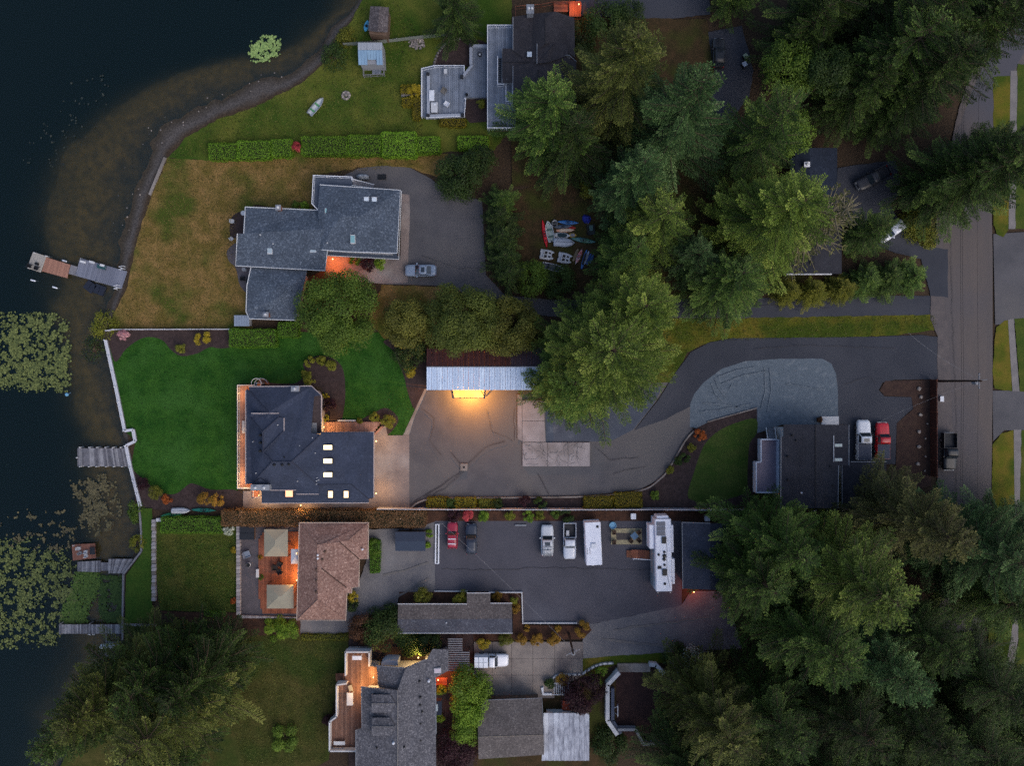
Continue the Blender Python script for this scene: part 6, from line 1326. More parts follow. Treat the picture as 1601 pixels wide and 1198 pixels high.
# clipped box balls and small garden shrubs
for i, (x, y, r_, m_, lb) in enumerate([
    (483, 566, 0.85, LEAF_YG, 'clipped ball at the top left of the curved bed'), (502, 564, 0.85, LEAF_YG, 'clipped ball at the top middle of the curved bed'), (517, 572, 0.95, LEAF_YG, 'clipped ball at the top right of the curved bed'),
    (478, 585, 0.75, LEAF_YG, 'small clipped ball above the larger one by the navy roof'), (483, 594, 1.1, LEAF_YG, 'larger clipped ball touching the navy roof corner'), (508, 621, 0.62, LEAF_YE, 'yellow ball shrub at the chamfered roof corner'),
    (514, 634, 1.25, LEAF_PU, 'dark red round shrub at the east wall of the navy house'), (509, 654, 0.6, LEAF_YG, 'ball shrub at the inner end of the entrance deck'), (585, 652, 0.85, LEAF_YG, 'ball shrub at the outer end of the entrance deck'), (563, 658, 0.5, LEAF_YG, 'small ball shrub on the edge of the entrance deck'), (606, 660, 1.15, LEAF_YG, 'largest ball shrub at the apron corner'),
    (641, 581, 1.1, LEAF_YE, 'yellow oval shrub in the bed west of the carport'), (193, 524, 0.95, PINK, 'pink flowering shrub by the white fence corner'), (282, 544, 0.85, LEAF_YG, 'round olive shrub in the bed below the white fence'), (315, 529, 1.25, LEAF_YE, 'yellow shrub touching the white fence'),
    (222, 757, 1.1, LEAF_PU, 'dark purple round shrub by the white seawall'), (242, 770, 1.2, LEAF_YG, 'yellow-green spiky shrub right of the dark purple one'), (260, 781, 0.8, LEAF_OR, 'small orange shrub in the lakeside bed'), (318, 780, 1.15, LEAF_AM, 'left amber shrub of the pair in the lakeside bed'), (338, 782, 1.2, LEAF_AM, 'right amber shrub of the pair in the lakeside bed'),
    (463, 230, 0.95, REDBL, 'red flowering shrub in the long clipped hedge'), (555, 407, 0.95, LEAF_BR, 'bright shrub left of the dark one below the porch roof'), (575, 413, 1.2, LEAF_PU, 'dark shrub between two bright ones below the porch roof'), (595, 412, 1.1, LEAF_BR, 'bright shrub right of the dark one below the porch roof'),
    (475, 322, 0.75, LEAF_BR, 'small bright bush beside the roof deck'), (462, 320, 0.7, LEAF_GR, 'small green bush left of the roof deck'),
    (1095, 681, 1.0, LEAF_OR, 'orange-red shrub at the tip of the island lawn bed'), (1082, 700, 0.75, LEAF_YG, 'small shrub below the orange-red one'), (1070, 716, 0.9, LEAF_DK, 'dark small shrub along the curved kerb'), (1060, 722, 0.7, LEAF_DK, 'second dark small shrub along the curved kerb'), (1047, 735, 0.7, LEAF_YG, 'olive small shrub at the lower end of the curved kerb'), (1025, 775, 0.75, LEAF_GR, 'small green shrub in the bark below the kerb'),
    (821, 784, 1.05, LEAF_PU, 'dark red round shrub in the bed below the courtyard'), (706, 787, 0.9, LEAF_DK, 'grey-green shrub between two yellow hedges'), (778, 788, 0.9, LEAF_DK, 'grey shrub at the end of the yellow hedge'), (845, 787, 1.0, LEAF_DK, 'dark shrub right of the dark red one'), 
    (710, 806, 1.15, LEAF_PU, 'dark red shrub behind the small red car'), (732, 807, 0.95, REDBL, 'pink-red flowering shrub behind the navy car'), (755, 807, 0.95, LEAF_BR, 'bright shrub right of the pink-red one by the lot'), (797, 806, 0.95, LEAF_YG, 'olive shrub above the parking stop'), (826, 808, 1.0, LEAF_BR, 'bright shrub left of the pair at the head of the lot'), (845, 806, 0.9, LEAF_YG, 'olive shrub right of the bright one at the head of the lot'), (886, 806, 1.2, LEAF_DK, 'dark shrub behind the silver pickup'), (868, 804, 0.8, LEAF_GR, 'green shrub between two bays at the head of the lot'),
    (586, 855, 0.85, LEAF_DK, 'dark hedge plant at the north of the brown house front'), (587, 866, 0.9, LEAF_GR, 'green hedge plant in the brown house front bed'), (585, 848, 0.8, LEAF_GR, 'top green plant in the brown house front bed'), (552, 934, 1.0, LEAF_YE, 'yellow shrub at the step in the brown roof'), (550, 948, 1.0, LEAF_DK, 'dark shrub below the yellow one at the brown house'),
    (671, 835, 0.65, LEAF_BR, 'potted bright plant above the other by the slate shed'), (669, 853, 0.5, LEAF_BR, 'potted bright plant below the other by the slate shed'), (661, 933, 1.5, LEAF_YG, 'big olive ball in the planter of the long garage'), (720, 936, 1.25, LEAF_YG, 'smaller olive ball in the planter of the long garage'), (804, 939, 0.7, LEAF_YG, 'small shrub at the garage corner by the lot wall'), (806, 952, 0.8, LEAF_AM, 'amber shrub at the garage corner by the lot wall'), (778, 934, 0.9, LEAF_AM, 'amber plant in the right planter of the garage'),
    (824, 983, 0.55, LEAF_AM, 'orange ball plant at the left under the lot wall'), (872, 984, 0.55, LEAF_AM, 'orange ball plant at the right under the lot wall'), (756, 1006, 1.1, LEAF_YE, 'yellow pointed shrub by the pergola'), (790, 1001, 1.2, LEAF_YG, 'yellow-green shrub at the top of the concrete drive'), (815, 1001, 1.0, LEAF_AM, 'amber shrub at the top of the concrete drive'), (840, 1001, 1.1, LEAF_AM, 'second amber shrub at the top of the concrete drive'), (865, 1000, 1.1, LEAF_AM, 'third amber shrub near the utility pole'), (910, 985, 1.3, LEAF_AM, 'amber grass tuft at the corner of the gravel lane'),
    (880, 1064, 1.1, LEAF_AM, 'amber plants inside the white edged planter'), (859, 1070, 0.9, LEAF_DK, 'dark small shrub at the white planter corner'), (357, 830, 0.85, WHITEBL, 'white flowering shrub beside the hot tub'), (366, 860, 0.6, LEAF_YE, 'yellow flowers along the patio wall'), (365, 940, 0.5, LEAF_OR, 'orange flowers along the patio wall'),
    (407, 872, 0.4, LEAF_AM, 'amber potted plants at the cedar deck edge'), (408, 903, 0.45, LEAF_GR, 'green potted plant at the cedar deck edge'), (690, 1080, 0.9, LEAF_BR, 'bright shrub below the red lit landing'), (688, 1122, 0.9, LEAF_BR, 'bright shrub right of the bay of the bottom house'), (512, 1128, 0.9, LEAF_PU, 'dark red shrub beside the lamplit deck'), (752, 162, 0.8, LEAF_YG, 'yellow flowering shrub between the two blue-grey decks'),
    (648, 142, 1.2, LEAF_YE, 'yellow shrub left of the garden steps'), (1282, 656, 0.5, LEAF_RB, 'brown shrub beside the white porch slab')]):
    broad(x, y, r_, r_ * 1.7, lb, m_, int(1100 + 900 * r_ * r_), 'garden_shrub', 'shrub', 'small garden shrubs', 'gs%d' % (i % 7), 60 + i % 7, 0.13, 0.85, rz=i * 1.3)

def hedge(label, x0, y0, x1, y1, h, mat, seed=1, dens=115, name='clipped_hedge', leaf=0.145, lump=0.14, poly=None):
    rs = np.random.RandomState(seed); a = W(x0, y0, h); b_ = W(x1, y1, h); cx, cy = (a.x + b_.x) / 2, (a.y + b_.y) / 2; hx, hy = abs(b_.x - a.x) / 2, abs(b_.y - a.y) / 2
    areas = np.array([4 * hx * hy, 2 * hx * h, 2 * hx * h, 2 * hy * h, 2 * hy * h]); n = int(dens * areas.sum()); f = rs.choice(5, n, p=areas / areas.sum())
    u = rs.uniform(-1, 1, n); v = rs.uniform(-1, 1, n); w_ = rs.uniform(0.02, 1, n); z0_ = np.zeros(n); o1 = np.ones(n)
    X = np.select([f == 0, f == 1, f == 2, f == 3], [u * hx, u * hx, u * hx, hx * o1], -hx * o1); Y = np.select([f == 0, f == 1, f == 2], [v * hy, hy * o1, -hy * o1], v * hy); Z = np.where(f == 0, h, w_ * h)
    N = np.select([(f == 0)[:, None], (f == 1)[:, None], (f == 2)[:, None], (f == 3)[:, None]], [np.tile([0, 0, 1.], (n, 1)), np.tile([0, 1., 0], (n, 1)), np.tile([0, -1., 0], (n, 1)), np.tile([1., 0, 0], (n, 1))], np.tile([-1., 0, 0], (n, 1)))
    rr = 0.35; ex = np.clip((np.abs(X) - (hx - rr)) / rr, 0, 1); ey = np.clip((np.abs(Y) - (hy - rr)) / rr, 0, 1); ez = np.clip((Z - (h - rr)) / rr, 0, 1)
    X -= np.sign(X) * rr * 0.3 * ex * np.maximum(ey, ez); Y -= np.sign(Y) * rr * 0.3 * ey * np.maximum(ex, ez); Z -= rr * 0.35 * ez * np.maximum(ex, ey)
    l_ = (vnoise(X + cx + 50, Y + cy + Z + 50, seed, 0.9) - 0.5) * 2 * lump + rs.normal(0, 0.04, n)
    P = np.stack([X, Y, Z], -1) + N * l_[:, None]
    N = norm(N + rs.normal(0, 0.55, (n, 3))); D = norm(np.cross(N, rs.normal(0, 1, (n, 3))))
    V, F = leaf_quads(P, D, N, leaf * rs.uniform(0.7, 1.3, n), leaf * rs.uniform(0.5, 0.8, n))
    root = thing(name, label, 'hedge', (cx, cy, 0), 'hedge sections', local=True)
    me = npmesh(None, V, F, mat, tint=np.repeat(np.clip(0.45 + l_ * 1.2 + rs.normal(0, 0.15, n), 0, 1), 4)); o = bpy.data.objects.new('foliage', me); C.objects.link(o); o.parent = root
    MB().box(-hx + .22, -hy + .22, 0, hx - .22, hy - .22, h - .2).build('twig_core', M('hedge_core', (26, 34, 16), (36, 30, 20), 3, rough=1.0), root)
    return root
HG = leafmat('hedge_green', (66, 102, 22), (118, 156, 42), (140, 172, 58)); HG2 = leafmat('hedge_green_deep', (54, 90, 22), (98, 136, 38)); HBR = leafmat('hedge_bronze', (74, 58, 36), (130, 98, 70), (200, 170, 150)); HYE = leafmat('hedge_yellow', (96, 92, 18), (140, 126, 34))
for i, (x0, y0, x1, y1, h_, m_, lb) in enumerate([
    (325, 223, 371, 249, 1.3, HG, 'westernmost section of the long clipped green hedge'), (370, 219, 423, 248, 1.4, HG, 'second section from the lake of the long clipped hedge'), (423, 216, 456, 244, 1.4, HG, 'hedge section just left of the red flowering shrub'), (470, 212, 544, 242, 1.5, HG, 'longest hedge section right of the red flowering shrub'), (543, 210, 597, 242, 1.6, HG, 'hedge section just left of the tallest one'),
    (596, 205, 651, 243, 2.0, HG, 'tallest and widest section of the long clipped hedge'), (649, 212, 688, 238, 1.5, HG, 'easternmost bright section of the long hedge'), (715, 211, 764, 233, 1.4, HG, 'short bright hedge standing alone right of the gap'),
    (357, 514, 431, 543, 1.6, HG2, 'rounded hedge below the storage box'), (433, 503, 466, 528, 1.4, HG2, 'short hedge between the storage box hedge and round tree'), (250, 809, 347, 835, 1.3, HG2, 'dark hedge above the square lower lawn'),
    (345, 798, 510, 824, 1.8, HBR, 'long bronze leaved hedge between the navy and brown roofed houses'), (510, 798, 665, 826, 1.8, HBR, 'eastern half of the bronze hedge along the gravel yard'),
    (667, 778, 703, 796, 0.9, HYE, 'yellow hedge at the west end of the courtyard bed'), (710, 778, 745, 796, 0.9, HYE, 'second yellow hedge in the courtyard bed'), (748, 780, 780, 797, 0.9, LEAF_YG, 'olive low hedge in the courtyard bed'), (912, 776, 960, 797, 1.0, HYE, 'yellow hedge left of the pair below the drive curve'), (960, 770, 1005, 795, 1.0, HYE, 'yellow hedge right of the pair below the drive curve'),
    (626, 131, 658, 146, 0.9, HYE, 'yellow hedge above the garden steps of the low deck'), (644, 151, 658, 186, 0.9, HYE, 'upright yellow hedge at the west end of the low deck'), (628, 151, 646, 165, 0.9, HYE, 'yellow hedge below the garden steps'), (686, 184, 729, 197, 0.8, HYE, 'yellow hedge below the low deck'),
    (577, 846, 594, 898, 1.3, HG2, 'curved dark hedge at the brown house front'), (470, 992, 545, 1003, 0.6, LEAF_YG, 'thin low hedge along the top of the dark lawn'), (318, 956, 352, 966, 0.6, HG2, 'small dark hedge below the square lower lawn')]):
    hedge(lb, x0, y0, x1, y1, h_, m_, i + 1)

# rough grass and fallen litter scattered on the lawns so their edges are not clean
def tufts(label, poly, n, seed, mat, size=0.16, z=0.06):
    rs = np.random.RandomState(seed); P = np.array(poly); x = rs.uniform(P[:, 0].min(), P[:, 0].max(), n); y = rs.uniform(P[:, 1].min(), P[:, 1].max(), n)
    k = inpoly(x, y, poly); x = x[k]; y = y[k]; n = len(x)
    B = np.stack([(x - CX) / 10, (CY - y) / 10, np.full(n, z)], -1)
    D = norm(rs.normal(0, 1, (n, 3)) * np.array([1, 1, 0.3]) + UP * 0.6); N = norm(UP + rs.normal(0, 0.5, (n, 3)))
    V, F = leaf_quads(B, D, N, size * rs.uniform(0.6, 1.6, n), size * rs.uniform(0.3, 0.5, n))
    return tag(npmesh('grass', V, F, mat, tint=np.repeat(np.clip(vnoise(x, y, seed, 9) + rs.normal(0, 0.2, n), 0, 1), 4)), label, 'grass', kind='stuff')
GT_D = leafmat('grass_blades_dry', (62, 64, 24), (118, 102, 58), vary=0); GT_O = leafmat('grass_blades_olive', (48, 62, 20), (98, 100, 44), vary=0)
tufts('dry yellow-brown grass on the lakeside lawn of the blue-grey house', [(262, 249), (235, 311), (215, 372), (202, 446), (172, 512), (370, 512), (370, 330), (384, 320), (488, 320), (490, 275), (640, 260), (690, 240), (330, 252)], 42000, 2, GT_D, 0.2, 0.03)
tufts('olive grass on the top shore lawn', [(566, 0), (550, 32), (524, 62), (511, 96), (470, 131), (400, 166), (340, 187), (264, 246), (660, 238), (660, 60), (620, 0)], 30000, 3, GT_O, 0.2, 0.02)
tufts('uncut grass strip along the lane above the courtyard drive', [(1040, 500), (1462, 493), (1462, 515), (1340, 526), (1110, 534), (1075, 550), (1050, 590)], 9000, 4, GT_O, 0.2, 0.16)
tufts('olive grass of the dark lawn beside the lamplit deck', [(330, 995), (540, 995), (510, 1190), (380, 1198)], 14000, 5, GT_O, 0.18, 0.24)
tufts('olive grass of the square lower lawn', [(246, 838), (368, 838), (368, 955), (250, 952)], 10000, 6, GT_O, 0.18, 0.24)
GT_L = leafmat('grass_blades_lush', (22, 54, 14), (58, 98, 34), vary=0)
tufts('short lush green grass around the navy roofed house', [(182, 567), (198, 546), (225, 529), (252, 532), (284, 558), (345, 546), (430, 541), (470, 530), (540, 553), (600, 534), (625, 568), (648, 638), (632, 680), (607, 681), (622, 656), (602, 637), (545, 662), (535, 660), (541, 620), (536, 578), (505, 555), (474, 568), (466, 596), (412, 600), (371, 604), (371, 766), (298, 756), (262, 774), (222, 747), (205, 728), (212, 690), (196, 674)], 34000, 7, GT_L, 0.15, 0.015)
# ------------------------------------------------------------------ vehicles (local axes: x forward)
def ring(x, hw, zl, zh, crown=0.04, tuck=0.9):
    d = zh - zl
    half = [(hw * 0.90, zl), (hw * 0.985, zl + 0.22 * d), (hw, zl + 0.5 * d), (hw * 0.975, zl + 0.8 * d), (hw * tuck, zh), (hw * 0.45, zh + crown * 0.8)]
    return [Vector((x, y, z)) for y, z in half] + [Vector((x, 0, zh + crown))] + [Vector((x, -y, z)) for y, z in reversed(half)]

def quad_on(a, b_, c, d, u0, u1, v0, v1, off):
    """panel on the face a-b-c-d (b along u, d along v), lifted off it"""
    P = lambda u, v: (a * (1 - u) + b_ * u) * (1 - v) + (d * (1 - u) + c * u) * v
    n = (b_ - a).cross(d - a).normalized() * off
    q_ = [P(u0, v0), P(u1, v0), P(u1, v1), P(u0, v1)]
    return [p + n for p in q_], [p - n * 0.5 for p in q_]

def panel(par, name, mat, face, u0, u1, v0, v1, off=0.02):
    t_, bt = quad_on(*face, u0, u1, v0, v1, off)
    return MB().add(bt + t_, [(3, 2, 1, 0), (4, 5, 6, 7), (0, 1, 5, 4), (1, 2, 6, 5), (2, 3, 7, 6), (3, 0, 4, 7)]).build(name, mat, par)

def vehicle(name, label, cat, px_, py_, deg, kind, L_, Wd, col, tonneau=None, roofcol=None, rack=None, sunroof=False, canopy=None, load=False, group='parked vehicles', stripes=None):
    c = W(px_, py_, 0.9)
    o = thing(name, label, cat, (c.x, c.y, 0.27), group, R(deg), local=True)
    ck = 'car_paint_%d_%d_%d' % col; P = paint(ck, col, 0.3); RP = paint('car_paint_%d_%d_%d' % roofcol, roofcol) if roofcol else P
    hw = Wd / 2; f = L_ / 2; pk = kind == 'pickup'; suv = kind in ('suv', 'van')
    zb, hood, belt, roof = (0.42, 1.08, 1.22, 1.88) if pk else (0.34, 1.0, 1.1, 1.72) if suv else (0.26, 0.82, 0.92, 1.43)
    # lower body; a pickup's stops behind the cab
    xr = -f if not pk else -f * 0.16
    xs = [(f, 0.74, 0.72), (f - 0.10, 0.86, 0.9), (f - 0.4, 0.96, 0.97), (f - 0.9, 1.0, 1.0), (f * 0.30, 1.0, 1.06)]
    rings_ = [ring(x, hw * w_, zb, hood * h_ if x > f * 0.31 else belt, 0.05) for x, w_, h_ in xs]
    if pk: rings_ += [ring(xr, hw, zb, belt, 0.02)]
    else: rings_ += [ring(-f * 0.35, hw, zb, belt, 0.04), ring(-f + 0.55, hw * 0.98, zb, belt * 0.99, 0.04), ring(-f + 0.12, hw * 0.9, zb + 0.05, belt * 0.94, 0.04), ring(-f, hw * 0.8, zb + 0.1, belt * 0.86, 0.02)]
    MB().loft(rings_).build('body', P, o, smooth=True)
    # cabin
    a0, a1, b1, b0 = {'sedan': (f * 0.36, f * 0.06, -f * 0.42, -f * 0.74), 'suv': (f * 0.34, f * 0.10, -f * 0.82, -f * 0.97), 'van': (f * 0.5, f * 0.3, -f * 0.9, -f * 0.98), 'pickup': (f * 0.38, f * 0.20, -f * 0.13, -f * 0.17)}[kind]
    wb_, wt = hw * 0.92, hw * 0.76
    B = [Vector((a0, -wb_ * 0.94, belt - .02)), Vector((a0, wb_ * 0.94, belt - .02)), Vector((b0, wb_ * (0.9 if not pk else 1), belt - .02)), Vector((b0, -wb_ * (0.9 if not pk else 1), belt - .02))]
    T = [Vector((a1, -wt, roof - .04)), Vector((a1, wt, roof - .04)), Vector((b1, wt, roof - .04)), Vector((b1, -wt, roof - .04))]
    MB().add(B + T, [(4, 5, 6, 7), (0, 1, 5, 4), (1, 2, 6, 5), (2, 3, 7, 6), (3, 0, 4, 7)]).build('cabin', P, o)
    rp = [(a1 + 0.02, wt), ((a1 * 2 + b1) / 3, wt * 1.02), ((a1 + 2 * b1) / 3, wt * 1.02), (b1 - 0.02, wt * .97)]
    MB().loft([[Vector((x, -y, roof - .05)), Vector((x, -y * .96, roof - .015)), Vector((x, -y * .5, roof + .02)), Vector((x, y * .5, roof + .02)), Vector((x, y * .96, roof - .015)), Vector((x, y, roof - .05))] for x, y in rp]).build('roof', RP, o, smooth=True)
    panel(o, 'windshield', GLASS, (B[0], B[1], T[1], T[0]), 0.04, 0.96, 0.06, 0.97)
    panel(o, 'rear_window', GLASS, (B[2], B[3], T[3], T[2]), 0.08, 0.92, 0.12, 0.94)
    for fc in ((B[1], B[2], T[2], T[1]), (B[3], B[0], T[0], T[3])):
        panel(o, 'side_window', GLASS, fc, 0.10, 0.50, 0.15, 0.92); panel(o, 'side_window', GLASS, fc, 0.53, 0.92, 0.15, 0.92)
    for s in (-1, 1):
        MB().box(f - 0.22, s * hw * 0.5 - 0.16, hood * 0.66, f - 0.03, s * hw * 0.5 + 0.2, hood * 0.84).build('headlight', M('headlamp', (190, 196, 204), rough=0.15), o)
        MB().box(-f - 0.015, s * hw * 0.72 - 0.13, belt * 0.62, -f + 0.1, s * hw * 0.72 + 0.13, belt * 0.82).build('tail_light', M('tail_lamp', (130, 24, 24), rough=0.2), o)
        MB().box(a0 - 0.45, s * (hw + 0.10) - 0.11, belt - 0.02, a0 - 0.27, s * (hw + 0.10) + 0.11, belt + 0.16).build('mirror', P if not pk else BLACK, o)
        for x in (f * 0.62, -f * 0.60):
            wr = 0.33 if not pk else 0.40
            prof = [(s * (hw - 0.23), wr * 0.8), (s * (hw - 0.23), wr), (s * (hw + 0.005), wr), (s * (hw + 0.005), wr * 0.7)]
            m_ = MB(); m_.loft([[Vector((x + r_ * math.cos(a_), y, wr + r_ * math.sin(a_))) for a_ in [2 * math.pi * k / 14 for k in range(14)]] for y, r_ in prof]); ty = m_.build('wheel', TYRE, o)
            MB().loft([[Vector((x + r_ * math.cos(a_), y, wr + r_ * math.sin(a_))) for a_ in [2 * math.pi * k / 10 for k in range(10)]] for y, r_ in ((s * hw * 0.9, wr * .6), (s * (hw + 0.012), wr * .6))]).build('rim', STEEL, ty)
    MB().box(f - 0.06, -hw * 0.72, zb + 0.02, f + 0.05, hw * 0.72, zb + 0.26).build('front_bumper', BLACK if not pk else STEEL, o)
    MB().box(-f - 0.06, -hw * 0.8, zb + 0.04, -f + 0.08, hw * 0.8, zb + 0.28).build('rear_bumper', STEEL if pk else P, o)
    if pk:
        z0_, z1_ = 0.62, 1.26; x0, x1 = -f, b0 - 0.06
        for s in (-1, 1): MB().box(x0, s * hw * 0.98 - 0.08 if s > 0 else -hw * 0.98, zb, x1, s * hw * 0.98 if s > 0 else -hw * 0.98 + 0.08, z1_).build('bed_side', P, o)
        MB().box(x0 - .005, -hw * 0.9, zb + .05, x0 + 0.07, hw * 0.9, z1_ - .02).build('tailgate', P, o)
        MB().box(x1 - 0.06, -hw * 0.9, zb, x1 - 0.005, hw * 0.9, z1_ - .02).build('bed_front', P, o)
        MB().box(x0 + 0.07, -hw * 0.9, z0_ - 0.08, x1 - 0.06, hw * 0.9, z0_).build('bed_floor', M('bed_liner', (36, 38, 44), rough=0.7), o)
        if tonneau: MB().box(x0 + 0.03, -hw * 0.94, z1_ + .004, x1 - 0.02, hw * 0.94, z1_ + 0.045).build('bed_cover', M('tonneau_cover', tonneau, rough=0.6), o)
        if load:
            MB().box(x0 + 1.2, -hw * .55, z0_, x0 + 2.0, -hw * .1, z0_ + 0.45).build('tool_box', OFFWHITE, o)
        if canopy:
            cm = paint('car_paint_%d_%d_%d' % canopy, canopy)
            MB().loft([[Vector((x, -hw * .95, z1_)), Vector((x, -hw * .82, roof - .06)), Vector((x, 0, roof)), Vector((x, hw * .82, roof - .06)), Vector((x, hw * .95, z1_))] for x in (x0 + .03, x1 - .03)]).build('canopy', cm, o)
            for k in (0.33, 0.66): MB().box(x0 + (x1 - x0) * k - .02, -hw * .8, roof - .03, x0 + (x1 - x0) * k + .02, hw * .8, roof + .03).build('canopy_rib', GREYP, o)
            MB().tube([(x0 + .1, 0, roof + .01), (x1 - .1, 0, roof + .01)], 0.02, 4).build('canopy_seam', GREYP, o)
    if sunroof: MB().box(a1 - 0.85, -wt * .55, roof - .02, a1 - 0.3, wt * .55, roof + 0.035).build('sunroof', GLASS, o)
    if rack:
        for y in np.linspace(-wt * .85, wt * .85, 7): MB().tube([(a1 - 0.95, y, roof + .12), (b1 + .12, y, roof + .12)], 0.025, 4).build('rack_bar', rack, o)
        for x in (a1 - .95, (a1 + b1) / 2 - .4, b1 + .12): MB().tube([(x, -wt * .95, roof + .09), (x, wt * .95, roof + .09)], 0.03, 4).build('rack_cross_bar', BLACK, o)
    if stripes:
        for x in stripes: MB().box(b1 + x, -wt * .92, roof + .02, b1 + x + .12, wt * .92, roof + .09).build('roof_bar', WHITE, o)
    return o

vehicle('parked_sedan', 'blue-grey sedan with sunroof parked on the asphalt drive', 'car', 657.5, 423, 180, 'sedan', 4.75, 1.85, (116, 130, 150), sunroof=True)
vehicle('parked_car', 'black car parked in the short driveway under the blue-green fir', 'car', 1123, 83, 90, 'suv', 4.5, 1.9, (26, 28, 34))
vehicle('pickup_truck', 'black pickup parked at an angle beside the dark blue roof', 'pickup truck', 1364, 279, 207, 'pickup', 5.5, 2.0, (30, 32, 40))
vehicle('parked_car', 'white car half hidden under the loose green fir near the street', 'car', 1392, 362, 215, 'suv', 4.5, 1.85, (190, 194, 206))
vehicle('pickup_truck', 'white pickup with dark bed cover beside the red pickup', 'pickup truck', 1349, 688, 90, 'pickup', 6.1, 2.1, (206, 208, 214), tonneau=(52, 58, 74), sunroof=True)
vehicle('pickup_truck', 'red pickup with dark bed cover beside the brown bark bed', 'pickup truck', 1378.5, 689, 90, 'pickup', 5.6, 2.0, (176, 18, 30), tonneau=(56, 62, 76))
vehicle('pickup_truck', 'dark navy pickup parked on the street beside the brown fence', 'pickup truck', 1483, 706, 270, 'pickup', 5.8, 2.1, (22, 26, 34))
vehicle('parked_car', 'small dark red car with white roof bars in the lower lot', 'car', 707.5, 837, 90, 'suv', 4.1, 1.65, (134, 26, 48), stripes=(0.5, 1.25))
vehicle('parked_car', 'long dark navy car beside the small red car', 'car', 737, 842.5, 90, 'suv', 4.7, 1.8, (34, 42, 58))
vehicle('parked_car', 'silver car with slatted roof rack in the lower lot', 'car', 855.5, 845, 90, 'suv', 4.8, 1.95, (172, 176, 184), rack=STEEL, sunroof=True)
vehicle('pickup_truck', 'silver pickup backed in with open dark bed in the lower lot', 'pickup truck', 890.5, 845.5, 270, 'pickup', 5.6, 2.0, (170, 176, 188), load=True)
vehicle('pickup_truck', 'white pickup with white bed canopy on the concrete drive', 'pickup truck', 768.5, 1032, 0, 'pickup', 5.2, 1.95, (200, 202, 210), canopy=(196, 200, 210))

# travel trailer and fifth-wheel, local x along their length
def rv_box(o, name, x0, x1, hw, z0, z1, mat, r=0.12):
    return MB().loft([[Vector((x, -hw * k + (r * e), z0)), Vector((x, -hw * k, z0 + r)), Vector((x, -hw * k, z1 - r)), Vector((x, -hw * k + r, z1)), Vector((x, hw * k - r, z1)), Vector((x, hw * k, z1 - r)), Vector((x, hw * k, z0 + r)), Vector((x, hw * k - r * e, z0))] for x, k, e in ((x0, .97, 1), (x0 + .12, 1, 1), (x1 - .12, 1, 1), (x1, .97, 1))]).build(name, mat, o)
RVW = M('rv_white', (198, 202, 214), (188, 192, 206), 0.6, fine=(5, 0.04), rough=0.5)
c = W(927.5, 850, 2.9); tt_ = thing('travel_trailer', 'white travel trailer in the lower lot beside the silver pickup', 'trailer', (c.x, c.y, 0.27), 'parked vehicles', R(-87.5), local=True)
rv_box(tt_, 'body', -3.25, 3.25, 1.22, 0.55, 2.9, RVW)
MB().box(-0.05, -0.35, 2.9, 0.65, 0.35, 3.12).build('air_conditioner', WHITE, tt_)
MB().box(-2.75, 0.55, 2.9, -2.4, 0.9, 2.97).build('roof_vent', BLACK, tt_)
for y in (-0.9, -0.5): MB().box(0.6, y * 1 - .1, 2.9, 1.6, y - .05, 2.93).build('antenna', BLACK, tt_)
MB().box(-1.2, 1.2, 1.2, 0.2, 1.5, 1.8).build('awning_box', DARKP, tt_)
MB().loft([[Vector((3.5 + .28 * math.cos(a_) * r_, .42 * math.sin(a_) * r_, z)) for a_ in [k * .628 for k in range(10)]] for r_, z in ((1, .7), (1, 1.2), (.6, 1.32))]).build('propane_cover', WHITE, tt_)
MB().tube([(3.2, .6, .5), (4.2, 0, .5), (3.2, -.6, .5)], 0.06, 5).build('hitch_frame', BLACK, tt_)
for s in (-1, 1):
    for x in (-.5, -1.25):
        MB().loft([[Vector((x + .34 * math.cos(a_), s * y, .36 + .34 * math.sin(a_))) for a_ in [k * .524 for k in range(12)]] for y in (.95, 1.2)]).build('wheel', TYRE, tt_)
    MB().box(-2.3, s * 1.22 - .02, 1.5, -1.3, s * 1.22 + .02, 2.2).build('window', GLASS, tt_)
c = W(1037, 869, 3.7); fw = thing('motorhome', 'long white fifth wheel camper with slide outs and solar panels', 'camper', (c.x, c.y, 0.27), 'parked vehicles', R(-89), local=True)
rv_box(fw, 'body', -5.55, 5.35, 1.22, 0.5, 3.7, RVW)
rv_box(fw, 'nose', -6.0, -5.6, 0.9, 1.4, 3.4, RVW)
rv_box(fw, 'slide_out', -4.6, -1.0, 0.4, 0.8, 3.2, RVW).location = (0, -1.62, 0)
rv_box(fw, 'slide_out', -4.5, -0.4, 0.25, 0.8, 3.2, RVW).location = (0, 1.42, 0)
rv_box(fw, 'slide_out', 0.6, 4.4, 0.28, 0.8, 3.2, RVW).location = (0, 1.5, 0)
MB().box(-0.9, -1.46, 0.6, 5.0, -1.23, 2.6).build('awning', GREYP, fw)
for k in range(3): MB().box(-5.15 + k * .72, -1.0, 3.72, -4.52 + k * .72, .3, 3.78).build('solar_panel', M('solar_cells', (46, 58, 82), (38, 50, 72), 3, rough=0.2, coat=0.6), fw)
for x in (-2.4, 2.45): MB().box(x - .48, -.25, 3.7, x + .48, .4, 3.95).build('air_conditioner', BLACK, fw)
for x, y, r_ in ((-.6, .1, .18), (-.2, -.75, .18), (0, .1, .3), (.5, .05, .26), (1.35, .1, .18), (4.2, .1, .2)): MB().lathe((x, y, 3.7), [(r_, 0), (r_, .12), (r_ * .7, .18), (.02, .2)], 10).build('roof_vent', BLACK, fw)
MB().box(1.5, -.95, 3.7, 1.95, -.35, 3.76).build('roof_hatch', DARKP, fw)
